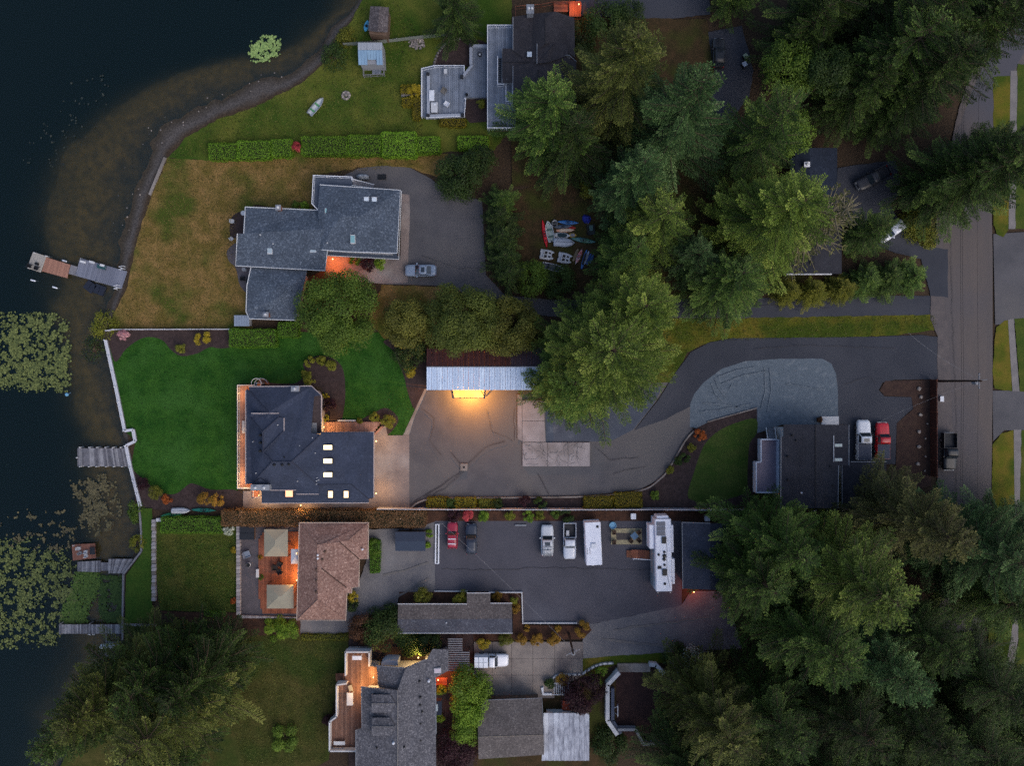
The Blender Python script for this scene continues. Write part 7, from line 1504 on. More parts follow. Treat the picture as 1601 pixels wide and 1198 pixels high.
MB().tube([(-3.0, .35, 3.72), (-1.0, .5, 3.72), (0.5, .45, 3.72), (3.0, .5, 3.72), (4.8, .9, 3.72)], 0.02, 4).build('cable', BLACK, fw)
for s in (-.95, .95): MB().tube([(5.38, s, .7), (5.6, s, 3.6)], 0.05, 5).build('ladder_rail', STEEL, fw)
for s in (-1, 1):
    for x in (1.2, 2.1): MB().loft([[Vector((x + .38 * math.cos(a_), s * y, .38 + .38 * math.sin(a_))) for a_ in [k * .524 for k in range(12)]] for y in (.9, 1.18)]).build('wheel', TYRE, fw)
stp = thing('camper_porch', 'red timber steps with a white rail leading to the camper', 'steps', tuple(W(1000, 868)))
boards(stp, [(987, 860), (1013, 861), (1019, 865), (1019, 875), (987, 873)], 0.75, DECKRED, 0.35, 'y')
for k in range(3): MB().prism([W(p[0], p[1], .5) for p in [(980 + k * 2.4, 861), (982.2 + k * 2.4, 861), (982.2 + k * 2.4, 872), (980 + k * 2.4, 872)]], .28, .4 + k * .12).build('step', REDWOOD, stp)
MB().tube([W(989, 874, 1.6), W(1019, 876, 1.7)], .06, 5).build('rail', WHITE, stp)
for x in (990, 1004, 1018): MB().obox(W(x, 874.5, 1.2), 0, .08, .08, .27, 1.62).build('rail_post', WHITE, stp)
rug = thing('patio_rug', 'cream bordered outdoor rug with chairs beside the camper', 'rug', tuple(W(979, 838)))
MB().prism([W(p[0], p[1]) for p in [(955, 826), (1003, 826), (1003, 851), (955, 851)]], .26, .285).build('border', M('cream_rug', (146, 138, 112), (120, 112, 92), 3, rough=.95), rug)
MB().prism([W(p[0], p[1]) for p in [(963, 833), (986, 833), (986, 844), (963, 844)]], .285, .295).build('centre', M('dark_rug', (66, 62, 62), rough=.95), rug)
def chair(px_, py_, deg, label, mat, z=0.3, sz=.55, group='patio chairs'):
    c = W(px_, py_, z); o = thing('chair', label, 'chair', (c.x, c.y, z), group, R(deg), local=True)
    MB().box(-sz / 2, -sz / 2, .36, sz / 2, sz / 2, .44).build('seat', mat, o); MB().box(-sz / 2 - .06, -sz / 2, .4, -sz / 2 + .02, sz / 2, .9).build('backrest', mat, o)
    for a_ in (-1, 1):
        MB().box(-sz / 2, a_ * sz / 2 - .04, .44, sz / 2 - .05, a_ * sz / 2 + .04, .62).build('armrest', mat, o)
        for b_ in (-1, 1): MB().box(b_ * (sz / 2 - .05) - .025, a_ * (sz / 2 - .05) - .025, 0, b_ * (sz / 2 - .05) + .025, a_ * (sz / 2 - .05) + .025, .36).build('leg', mat, o)
    return o
def table(px_, py_, w_, d_, label, mat, z=.3, deg=0, h=.74, round_=False, cat='table', name='table'):
    c = W(px_, py_, z + h); o = thing(name, label, cat, (c.x, c.y, z), None, R(deg), local=True)
    if round_: MB().lathe((0, 0, h - .05), [(w_ / 2, 0), (w_ / 2, .05)], 16).build('top', mat, o); MB().lathe((0, 0, 0), [(.25, 0), (.05, .06), (.05, h - .05)], 8).build('pedestal', mat, o)
    else:
        MB().box(-w_ / 2, -d_ / 2, h - .06, w_ / 2, d_ / 2, h).build('top', mat, o)
        for a_ in (-1, 1):
            for b_ in (-1, 1): MB().box(a_ * (w_ / 2 - .07) - .035, b_ * (d_ / 2 - .07) - .035, 0, a_ * (w_ / 2 - .07) + .035, b_ * (d_ / 2 - .07) + .035, h - .06).build('leg', mat, o)
    return o
BRC = M('brown_wicker', (70, 54, 46), (50, 40, 36), 5, rough=.9); BLC = M('blue_cloth', (74, 98, 122), rough=.9)
table(992, 838.5, .95, .95, 'small blue cloth table on the outdoor rug', BLC, deg=40)
for x, y, d_, lb in ((986, 845, 50, 'brown chair left of the blue table on the rug'), (998, 844, 130, 'brown chair right below the blue table'), (998, 832, 220, 'brown chair right above the blue table'), (960, 832, 0, 'brown chair at the top left of the rug'), (960, 847, 0, 'brown chair at the bottom left of the rug')): chair(x, y, d_, lb, BRC)
pl_ = thing('paddling_pool', 'small round blue tub at the corner of the rug', 'tub', tuple(W(957.5, 821)))
c = W(957.5, 821); MB().lathe((c.x, c.y, .27), [(.5, 0), (.55, .25), (.48, .25), (.44, .05), (.01, .05)], 14).build('rim', M('sky_blue_plastic', (92, 140, 172), rough=.4), pl_)
BLK = M('black_wicker', (28, 30, 36), (22, 24, 30), 4, rough=.8)
for x, y, d_, lb in ((431.5, 887, 0, 'black armchair at the left of the trio on the cedar deck'), (439, 881.5, 240, 'black armchair at the top of the trio on the cedar deck'), (438.5, 893, 120, 'black armchair at the bottom of the trio on the cedar deck')): chair(x, y, d_, lb, BLK, .35, .72)
chair(388, 866, 20, 'grey lounge chair on the grey patio', M('slate_cushion', (104, 114, 130), rough=.9), .25, .9)
table(388, 884, .75, .75, 'round white fire table with a dark bowl on the grey patio', OFFWHITE, .25, 0, .5, True)
c = W(388, 884, .8); MB().lathe((c.x, c.y, .76), [(.28, 0), (.34, .12), (.3, .12), (.2, .04)], 12).build('fire_bowl', BLACK); tag(bpy.data.objects['fire_bowl'], 'dark fire bowl on the round white table of the grey patio', 'bowl')
table(402.5, 897, .45, 1.3, 'slim white bench at the edge of the cedar deck', OFFWHITE, .28, 0, .45, cat='bench', name='bench')
table(547, 1094, .95, 1.9, 'long pale dining table on the lamplit deck', OFFWHITE, 2.8)
for y, lb in ((1085, 'bench seat at the top end of the pale dining table'), (1103, 'bench seat at the bottom end of the pale dining table')): table(547, y, .5, .4, lb, REDWOOD, 2.8, 0, .45, cat='stool', name='stool')
table(542.5, 1094, .3, 1.0, 'side bench left of the pale dining table', REDWOOD, 2.8, 0, .45, cat='bench', name='bench')
table(530.5, 1163, 1.7, .55, 'pale low bench at the bottom of the lamplit deck', OFFWHITE, 2.8, 0, .5, cat='bench', name='bench')
table(558, 1029.5, 1.4, .6, 'white grill counter at the top of the lamplit deck', WHITE, 2.8, 0, .9, cat='counter', name='counter')
table(548, 1077, .6, .9, 'tan cushion chair top beside the dining table', CANV, 2.8, 15, .45, cat='ottoman', name='ottoman')
table(675, 149, .8, 1.65, 'narrow white table on the low blue-grey deck', WHITE, .8, 0, .7)
ht = thing('deck_cabinet', 'pale grey box cabinet with a white lid knob on the low deck', 'cabinet', tuple(W(679, 167.5)))
MB().obox(W(679, 167.5, 1.5), 0, .95, 1.5, .8, 1.5).build('body', GREYP, ht); MB().obox(W(679, 167.5, 1.56), 0, 1.02, 1.56, 1.5, 1.56).build('lid', OFFWHITE, ht); MB().obox(W(680, 163, 1.7), 0, .3, .25, 1.56, 1.68).build('handle', WHITE, ht)
chair(694, 144, 240, 'grey sling recliner in the middle of the low deck', M('taupe_sling', (98, 96, 94), rough=.9), .8, .75)
chair(699, 164, 60, 'white curved lounge seat on the low deck', WHITE, .8, .7)
table(696.5, 111, .5, .7, 'small white side table at the top of the low deck', OFFWHITE, .8, 0, .55)
fb = thing('fire_pit', 'round dark fire bowl on the low deck near the bench corner', 'fire bowl', tuple(W(750, 84, .8))); c = W(750, 84, 1.2)
MB().lathe((c.x, c.y, .8), [(.3, 0), (.35, .3), (.28, .3), (.1, .2)], 12).build('bowl', DARKP, fb); MB().lathe((c.x, c.y, 1.0), [(.2, 0), (.18, .1), (.02, .13)], 10).build('lid', OFFWHITE, fb)
for x, y, lb in ((729.5, 147, 'black planter pot at the corner of the low deck'), (722, 120, 'black round pot by the angled bench of the low deck')):
    p_ = thing('plant_pot', lb, 'pot', tuple(W(x, y, .8)), 'deck pots'); c = W(x, y, 1.3); MB().lathe((c.x, c.y, .8), [(.16, 0), (.24, .4), (.2, .4), (.18, .3)], 10).build('pot', BLACK, p_)
for x, y, lb in ((380, 333, 'round white patio table at the corner of the blue-grey house'), ): table(x, y, .75, .75, lb, OFFWHITE, .15, 0, .7, True)
chair(365, 347, 0, 'white garden chair in the bed by the blue-grey house', OFFWHITE, .1, .5); chair(364, 374, 40, 'small white garden chair below the bed by the blue-grey house', OFFWHITE, .1, .45)
chair(381, 436, 90, 'black patio chair on the dark curved patio', BLK, .15, .6); chair(389, 440, 180, 'second black patio chair by the south wing wall', BLK, .15, .6); table(381, 421, .6, .6, 'round grey patio table below the blue-grey gutter', GREYP, .15, 0, .7, True)
cv = thing('covered_motorcycle', 'motorcycle under a crumpled silver cover beside the roof deck', 'motorcycle', tuple(W(567, 276, .3)), None); c = W(567, 276, .8); rr_ = random.Random(4)
MB().loft([[Vector((c.x + x, c.y + .42 * k * math.cos(a_) + rr_.uniform(-.05, .05), .28 + max(0, h_ * math.sin(a_) + rr_.uniform(-.04, .04)))) for a_ in [math.pi * j / 8 for j in range(9)]] for x, k, h_ in ((-.95, .5, .6), (-.6, .9, .95), (-.2, 1, 1.05), (.2, 1, .95), (.6, .9, 1.0), (.95, .5, .6))]).build('cover', M('silver_tarp', (140, 146, 154), (96, 102, 112), 3, rough=.5), cv, smooth=True)
for x in (-.75, .75): MB().loft([[Vector((c.x + x + .3 * math.cos(a_), c.y + y, .5 + .3 * math.sin(a_))) for a_ in [k * .628 for k in range(10)]] for y in (-.08, .08)]).build('wheel', TYRE, cv)
mt_ = MB().prism([W(p[0], p[1]) for p in [(591, 273), (604, 273), (604, 281), (591, 281)]], .1, .2).build('door_mat', BLACK); tag(mt_, 'black rectangular mat on the asphalt beside the covered motorcycle', 'mat')
stop = MB().prism([W(p[0], p[1]) for p in [(805, 820), (823, 820), (823, 822), (805, 822)]], .2, .4).build('parking_stop', GREYP); tag(stop, 'grey concrete parking stop at the head of an empty bay', 'parking stop')
ramp = thing('white_ramp', 'long narrow white slotted ramp lying left of the red car', 'ramp', tuple(W(684, 849)))
for pts in ([(681, 819), (683, 819), (682.4, 881), (680.2, 881)], [(685.4, 819), (687.6, 819), (687, 881), (684.8, 881)]): MB().prism([W(p[0], p[1]) for p in pts], .2, .42).build('rail', WHITE, ramp)
for y in (819, 880): MB().prism([W(p[0], p[1]) for p in [(683, y), (685.4, y), (685.4, y + 1.4), (683, y + 1.4)]], .2, .4).build('cross_piece', WHITE, ramp)
MB().prism([W(p[0], p[1]) for p in [(683, 820), (685.4, 820), (684.8, 880), (682.4, 880)]], .2, .3).build('slot', BLACK, ramp)
ob = thing('orange_crate', 'orange-red covered crate beside the purple maple', 'crate', tuple(W(888, 1105)))
MB().obox(W(888, 1105, .9), -.08, 1.6, 1.3, .2, .85).build('body', M('orange_tarp', (158, 62, 30), (134, 50, 26), 2, rough=.6), ob); MB().obox(W(888, 1104.6, 1.0), -.08, 1.7, 1.4, .85, .95).build('lid', M('orange_tarp', (158, 62, 30)), ob)
st_ = thing('garden_stairs', 'white railed slatted steps beside the purple maple', 'stairs', tuple(W(877, 1078)))
for k in range(8): MB().prism([W(p[0], p[1], .5) for p in [(866 + k * 3.1, 1070), (867.6 + k * 3.1, 1070), (867.6 + k * 3.1, 1086), (866 + k * 3.1, 1086)]], .1, .35 + k * .04).build('slat', OFFWHITE, st_)
for y in (1069, 1087): MB().tube([W(864, y, .8), W(892, y, 1.1)], .06, 5).build('rail', WHITE, st_)
for pts in ([(846, 1077), (850, 1075), (850, 1085), (863, 1085), (863, 1088), (848, 1088)],): MB().prism([W(p[0], p[1], .6) for p in pts], 0, .6).build('kerb_wall', WHITE, st_)
bn = [(1166, 87, (118, 132, 118), 'pale green wheelie bin beside the short driveway'), (1164.5, 99.5, (140, 150, 166), 'pale grey wheelie bin below the green one')]
for x, y, cl, lb in bn:
    b2 = thing('wheelie_bin', lb, 'bin', tuple(W(x, y)), 'bins by the short driveway'); MB().obox(W(x, y, 1), .6, .6, .65, .05, 1.0).build('body', BLACK, b2); MB().obox(W(x, y, 1.06), .6, .68, .72, 1.0, 1.08).build('lid', M('bin_lid_%d' % cl[0], cl, rough=.5), b2)
for x, y, lb in ((990.5, 808, 'white utility box on the mulch above the rug'), (1106, 811, 'white utility box above the dark workshop')):
    u_ = thing('utility_box', lb, 'utility box', tuple(W(x, y)), 'utility boxes'); MB().obox(W(x, y, .9), 0, .7, .8, .1, .9).build('cabinet', OFFWHITE, u_); MB().obox(W(x, y, .95), 0, .78, .88, .9, .96).build('lid', WHITE, u_)

# ------------------------------------------------------------------ fences and walls
def fence(name, label, pts, h, step, panel_m, post_m, th=.08, post=.14, z0=0.0, pz=0.06, rails=False):
    c = W(*pts[0]); o = thing(name, label, 'fence', (c.x, c.y, 0), None)
    P = [W(p[0], p[1], h) for p in pts]
    for i in range(len(P) - 1):
        a, b_ = P[i], P[i + 1]; L_ = (b_ - a).length; n_ = max(1, round(L_ / step)); ang = math.atan2(b_.y - a.y, b_.x - a.x)
        for k in range(n_):
            p, q_ = a + (b_ - a) * k / n_, a + (b_ - a) * (k + 1) / n_
            MB().obox((p + q_) / 2, ang, L_ / n_ - post, th, z0 + .05, h).build('panel', panel_m, o)
            MB().obox(p, ang, post, post, z0, h + pz).build('post', post_m, o)
        if i == len(P) - 2: MB().obox(b_, ang, post, post, z0, h + pz).build('post', post_m, o)
    return o
FW = M('vinyl_fence', (176, 178, 188), (164, 166, 176), .8, rough=.5)
fence('white_fence', 'white panel fence between the main drive beds and the lower parking lot', [(590, 796.5), (700, 797.4), (900, 797.8), (1020, 797.6), (1180, 798.6), (1345, 799.6)], 1.7, 2.3, FW, FW)
fence('white_fence', 'white fence along the top of the lush lawn', [(165, 517), (176, 515), (358, 514.6)], 1.0, 2.0, FW, FW)
fence('brown_fence', 'tall brown board fence between the bark bed and the street', [(1465, 594), (1465.5, 746)], 1.9, 2.4, M('brown_fence_boards', (84, 48, 38), (64, 38, 32), 1.5, fine=(8, .2), rough=.85, stretch=(1, 4, 1)), CEDAR)
fence('wire_fence', 'thin wire fence running from the shore past both boathouses', [(536, 67), (600, 62), (660, 55), (712, 50)], 1.0, 2.2, M('thin_wire', (110, 116, 112), rough=.6), GREYWOOD, .015, .07)
fence('lot_wall', 'low white wall stepping round the corner of the parking lot', [(680, 925), (730, 925.5)], .5, 2.5, OFFWHITE, OFFWHITE, .14, .16)
fence('lot_wall', 'low white rail wall below the parked silver vehicles', [(765, 927), (816, 927), (817.5, 975), (901, 975)], .5, 2.5, OFFWHITE, OFFWHITE, .16, .2)
fence('drive_rail', 'white rail beside the bright maples and concrete drive', [(734, 1048), (757, 1075), (757.5, 1092)], .9, 1.6, WHITE, WHITE, .06, .1)
fence('curved_wall', 'curved pale block wall above the purple maple', [(864, 1062), (872, 1056), (910, 1056), (918, 1050), (930, 1043), (942, 1039), (958, 1038)], .6, .7, OFFWHITE, GREYP, .25, .26, pz=.0)
sw_ = thing('seawall', 'white railed seawall along the lake edge of the lush lawn', 'wall', tuple(W(185, 640)))
run = [(165, 532), (181, 605), (195, 674), (208, 672), (211.5, 690), (197, 697), (204, 731), (219.5, 792)]
P = [W(p[0], p[1], .35) for p in run]
for a, b_ in zip(P, P[1:]):
    L_ = (b_ - a).length; n_ = max(1, round(L_ / 2.4)); ang = math.atan2(b_.y - a.y, b_.x - a.x)
    for k in range(n_):
        p, q_ = a + (b_ - a) * k / n_, a + (b_ - a) * (k + 1) / n_; m_ = (p + q_) / 2
        MB().obox(m_, ang, L_ / n_ - .02, .34, -2.2, .3).build('wall_section', GREYP, sw_); MB().obox(m_, ang, L_ / n_ + .02, .42, .3, .38).build('cap', FW, sw_)
        MB().obox(m_, ang, L_ / n_ - .1, .06, .72, .8).build('rail', WHITE, sw_); MB().obox(p, ang, .12, .12, .38, .86).build('post', WHITE, sw_)
pw = thing('plank_seawall', 'low plank edging along the shore of the lower left lawns', 'wall', tuple(W(205, 890)))
for a, b_ in zip([(219, 792), (222, 830), (222, 862), (208, 880), (194, 898), (193, 975)], [(222, 830), (222, 862), (208, 880), (194, 898), (193, 975), (193, 1000)]):
    p, q_ = W(*a), W(*b_); MB().obox((p + q_) / 2, math.atan2(q_.y - p.y, q_.x - p.x), (p - q_).length + .05, .25, -1.6, .32).build('plank', GREYWOOD, pw)
sc_ = thing('stone_wall', 'weathered stone slab wall beside the square lower lawn', 'wall', tuple(W(240, 880)))
for k in range(22):
    y = 813 + k * 5.8; MB().prism([W(p[0], p[1], .5) for p in [(237 + rj.uniform(0, 1), y), (243 + rj.uniform(-.6, 1), y), (243, y + 5.2), (236.6, y + 5.2)]], 0, .5 + rj.uniform(-.05, .08)).build('stone', [MATS['wall_block_a'], MATS['wall_block_c'], CONC][k % 3], sc_)
for k in range(3): MB().prism([W(p[0], p[1], .5) for p in [(244 + k * 5, 811), (248.4 + k * 5, 811), (248.4 + k * 5, 816), (244 + k * 5, 816)]], 0, .5).build('stone', OFFWHITE, sc_)
lw = thing('sea_sill', 'pale concrete sill at the shore end of the clipped hedge', 'wall', tuple(W(255, 260))); MB().prism([W(p[0], p[1]) for p in [(257, 246), (261, 247), (236, 306), (233, 304)]], -.6, .25).build('sill', CONC, lw)
tm = thing('timber_edging', 'grey timber edging across the grass at the lower dock', 'edging', tuple(W(215, 976)))
for k in range(6): MB().prism([W(p[0], p[1]) for p in [(195 + k * 8.6, 974.5 + k * .2), (203 + k * 8.6, 974.7 + k * .2), (203 + k * 8.6, 977.5 + k * .2), (195 + k * 8.6, 977.3 + k * .2)]], .2, .5).build('timber', GREYWOOD, tm)

# ------------------------------------------------------------------ docks and floats
def dock(name, label, corners, z, mats, nb, posts=(), pm=None, cat='dock', base=True):
    """corners px: a-b along the length, d-c the far side; boards run across"""
    a, b_, c_, d_ = [W(p[0], p[1], z) for p in corners]; ctr = (a + b_ + c_ + d_) / 4; o = thing(name, label, cat, (ctr.x, ctr.y, WATER_Z))
    for k in range(nb):
        t0, t1 = (k + .04) / nb, (k + .96) / nb; dz = rj.uniform(-.012, .012)
        MB().prism([a + (b_ - a) * t0, a + (b_ - a) * t1, d_ + (c_ - d_) * t1, d_ + (c_ - d_) * t0], z - .06 + dz, z + dz).build('board', mats[rj.randrange(len(mats))], o)
    if base:
        for f_ in (.06, .5, .94):
            p, q_ = a + (d_ - a) * f_, b_ + (c_ - b_) * f_; MB().obox((p + q_) / 2, math.atan2(q_.y - p.y, q_.x - p.x), (p - q_).length, .12, z - .28, z - .07).build('beam', SIDING_B, o)
    for x, y in posts:
        p = W(x, y, z + .3); MB().lathe((p.x, p.y, -3.0), [(.09, 0), (.09, 3.0 + z + .3), (.01, 3.0 + z + .33)], 8).build('pile', pm or OFFWHITE, o)
    return o
dock('plank_dock', 'weathered grey plank dock with white piles off the white seawall', [(121, 701), (199, 701), (205, 730), (121, 729)], .25, DOCKGREY, 34, [(124, 700), (139, 700), (151, 700), (164, 700), (176, 700), (188, 700), (124, 730), (138, 730), (150, 730), (165, 730), (177, 730), (190, 730), (119.5, 716)])
dock('grey_dock', 'wide grey boarded dock with furniture off the dry lakeside lawn', [(125, 403.5), (199, 424.5), (190, 451.5), (118, 431)], .1, [M('slate_board_%d' % k, c_, rough=.85) for k, c_ in enumerate([(98, 102, 116), (92, 96, 110), (104, 108, 122)])], 26, [(126, 404), (118.5, 430), (158, 413), (150, 440)], GREYP)
dock('dock_ramp', 'short grey ramp joining the terracotta float to the wide dock', [(111, 414), (121, 417), (118, 431), (107, 428)], .05, [GREYWOOD], 6, cat='ramp')
dock('terracotta_float', 'terracotta boarded float beyond the wide grey dock', [(72, 402), (110, 414), (105, 435), (65.5, 424)], 0.0, [M('terracotta_board_%d' % k, c_, rough=.8) for k, c_ in enumerate([(134, 98, 84), (128, 93, 80), (140, 103, 88)])], 22, cat='float')
dock('swim_float', 'pale swim float with two dark chairs at the outer end', [(51.5, 394), (72.5, 400.5), (63.5, 426), (42.5, 419)], .05, [M('pale_board_%d' % k, c_, rough=.8) for k, c_ in enumerate([(144, 140, 134), (136, 132, 128)])], 14, [(53, 395), (71, 400), (44, 419)], OFFWHITE, cat='float')
chair(49, 416, 70, 'left dark chair on the pale swim float', BLK, .05, .55); chair(60, 419.5, 70, 'right dark chair on the pale swim float', BLK, .05, .55); table(56, 412, .45, .45, 'small round dark table on the pale swim float', BLACK, .05, 0, .5, True)
table(158, 417.5, 1.3, .6, 'dark green bench on the wide grey dock', M('dark_green_paint', (34, 66, 70), rough=.6), .1, -15, .45, cat='bench', name='bench')
for x, y, lb in ((128, 409, 'white folding seat at the outer corner of the wide dock'), (142, 409.5, 'small white box on the north edge of the wide dock'), (187, 419.5, 'white swim ladder at the north side of the wide dock'), (179, 449.5, 'white swim ladder at the south side of the wide dock'), (160, 415, 'white cushion on the dark green bench')):
    s_ = thing('ladder' if 'ladder' in lb else 'dock_box', lb, 'ladder' if 'ladder' in lb else 'box', tuple(W(x, y, .1))); c = W(x, y, .6)
    if 'ladder' in lb:
        for dy in (-.2, .2): MB().tube([(c.x - .1, c.y + dy, -.8), (c.x, c.y + dy, .8), (c.x + .5, c.y + dy + .15, .85), (c.x + .6, c.y + dy + .15, .1)], .05, 5).build('side_rail', WHITE, s_)
        for k in range(3): MB().tube([(c.x - .1 + k * .03, c.y - .2, -.6 + k * .35), (c.x - .1 + k * .03, c.y + .2, -.6 + k * .35)], .04, 5).build('rung', WHITE, s_)
    else:
        MB().obox(c, -.25, .65, .3, .12 if 'cushion' not in lb else .56, .5 if 'cushion' not in lb else .66).build('body', WHITE, s_); MB().obox(c, -.25, .7, .34, .5 if 'cushion' not in lb else .66, .54 if 'cushion' not in lb else .69).build('lid', OFFWHITE, s_)
for x, y, an, lb in ((52, 438.5, -.25, 'left white foam float drifting south of the swim float'), (86, 449.5, -.3, 'right white foam float drifting south of the swim float'), (101, 408, -.3, 'white foam fender beside the terracotta float')):
    s_ = thing('foam_float', lb, 'float', tuple(W(x, y, WATER_Z)), 'white foam floats'); c = W(x, y, WATER_Z)
    u = Vector((math.cos(an), math.sin(an), 0)); MB().tube([c - u * .42 + Vector((0, 0, .02)), c - u * .3 + Vector((0, 0, .06)), c + u * .3 + Vector((0, 0, .06)), c + u * .42 + Vector((0, 0, .02))], [.05, .13, .13, .05], 8).build('body', WHITE, s_); MB().tube([c + u * .4, c + u * .9 + Vector((0, .1, -.1))], .02, 4).build('rope', GREYP, s_)
for x, y, an, lb in ((140, 448, .9, 'left dark floating jet ski ramp below the wide dock'), (155, 453, 1.2, 'right dark floating jet ski ramp below the wide dock')):
    s_ = thing('jet_ski_ramp', lb, 'ramp', tuple(W(x, y, WATER_Z)), 'jet ski ramps'); c = W(x, y, -.2)
    for k in (-1, 1): MB().obox((c.x + .42 * k * math.cos(an + 1.57), c.y + .42 * k * math.sin(an + 1.57)), an, 1.5, .78, WATER_Z - .2, -.22).build('float_half', M('navy_plastic', (30, 34, 46), rough=.5), s_)
dock('lower_dock', 'grey plank dock beside the brown float', [(121, 879), (157, 877), (157, 895), (121, 894)], .05, DOCKGREY, 16); dock('lower_dock', 'grey plank landing joining the lower dock to the shore', [(156, 880), (170, 880), (170, 893), (156, 893)], .0, DOCKGREY, 6); dock('lower_dock', 'wider grey landing at the shore end of the lower dock', [(169.5, 874.5), (208, 874.5), (193, 897), (169.5, 897)], .15, DOCKGREY, 17)
dock('brown_float', 'brown float with small deck seats at the lower left', [(112, 852), (148.5, 850), (150, 873), (114, 877)], .0, [M('brown_board_%d' % k, c_, rough=.8) for k, c_ in enumerate([(118, 80, 68), (110, 74, 62)])], 20, [(114, 854)], OFFWHITE, cat='float')
for x, y, d_, lb in ((126, 857, 0, 'white seat cube on the brown float'), (128.5, 864, 30, 'grey chair in the middle of the brown float'), (137, 862, 90, 'pale chair at the upper right of the brown float'), (137.5, 868, 90, 'pale chair at the lower right of the brown float')): chair(x, y, d_, lb, OFFWHITE if 'white' in lb or 'pale' in lb else GREYP, 0, .42)
table(144, 862, .8, 1.1, 'dark mat table at the edge of the brown float', DARKP, 0, 0, .35)
dock('south_dock', 'long grey plank dock south of the lily pad mat', [(92, 977), (194, 977), (194, 991.5), (92, 991.5)], .1, DOCKGREY, 44, [(94, 976), (94, 992), (140, 976), (140, 992), (190, 976)], GREYWOOD)
lf = thing('boat_lift', 'square timber boat frame beside the long south dock', 'boat lift', tuple(W(175, 1010, WATER_Z)))
for a, b_ in (((166, 991), (166, 1026)), ((166, 1026), (186, 1026)), ((166, 1005), (186, 1005))):
    p, q_ = W(*a, -.2), W(*b_, -.2); MB().obox((p + q_) / 2, math.atan2(q_.y - p.y, q_.x - p.x), (p - q_).length, .16, -.4, -.2).build('beam', GREYWOOD, lf)
for x, y in ((166, 1026), (186, 1026), (166, 1005)): p = W(x, y, 0); MB().lathe((p.x, p.y, -2.5), [(.08, 0), (.08, 2.5)], 8).build('pile', GREYWOOD, lf)
dock('hidden_dock', 'brown boards of a dock end under the leaning fir', [(100, 1098), (118, 1098), (118, 1126), (100, 1126)], .0, [REDWOOD], 7)

# ------------------------------------------------------------------ boats
def hull(par, name, L_, Wd, h, mat, bow=1.0, stern=0.0, z=0.0, flip=False, cross=None):
    """boat hull along local x; stern 0 = pointed, 1 = full transom"""
    rg = []
    for k in range(15):
        t_ = k / 14; s_ = 2 * t_ - 1
        w_ = (1 - abs(s_) ** 2.2) ** .8 if s_ > 0 else (1 - abs(s_) ** 2.2 * (1 - stern)) ** .8
        w_ = max(w_, .03) * Wd / 2; x = s_ * L_ / 2; lift = .25 * h * abs(s_) ** 3 * (1 if s_ > 0 else 1 - stern)
        pr = [(-w_, z + h + lift), (-w_ * .9, z + h * .4 + lift), (-w_ * .45, z + .02 + lift * .8), (w_ * .45, z + .02 + lift * .8), (w_ * .9, z + h * .4 + lift), (w_, z + h + lift), (w_ * .4, z + h * (1.16 if cross is None else cross) + lift), (-w_ * .4, z + h * (1.16 if cross is None else cross) + lift)]
        if flip: pr = [(y, z + h * 1.3 - (zz - z)) for y, zz in pr]
        rg.append([Vector((x, y, zz)) for y, zz in pr])
    return MB().loft(rg).build(name, mat, par, smooth=True)
def oval(par, name, x, L_, Wd, z0, z1, mat, hole=.8, sub=None):
    m_ = MB(); n_ = 16; rg = []
    for r_, zz in ((1, z0), (1, z1), (hole, z1), (hole, z0)): rg.append([Vector((x + L_ / 2 * r_ * math.cos(2 * math.pi * k / n_), Wd / 2 * r_ * math.sin(2 * math.pi * k / n_), zz)) for k in range(n_)])
    m_.loft(rg, cap=False); return m_.build(name, mat, par)
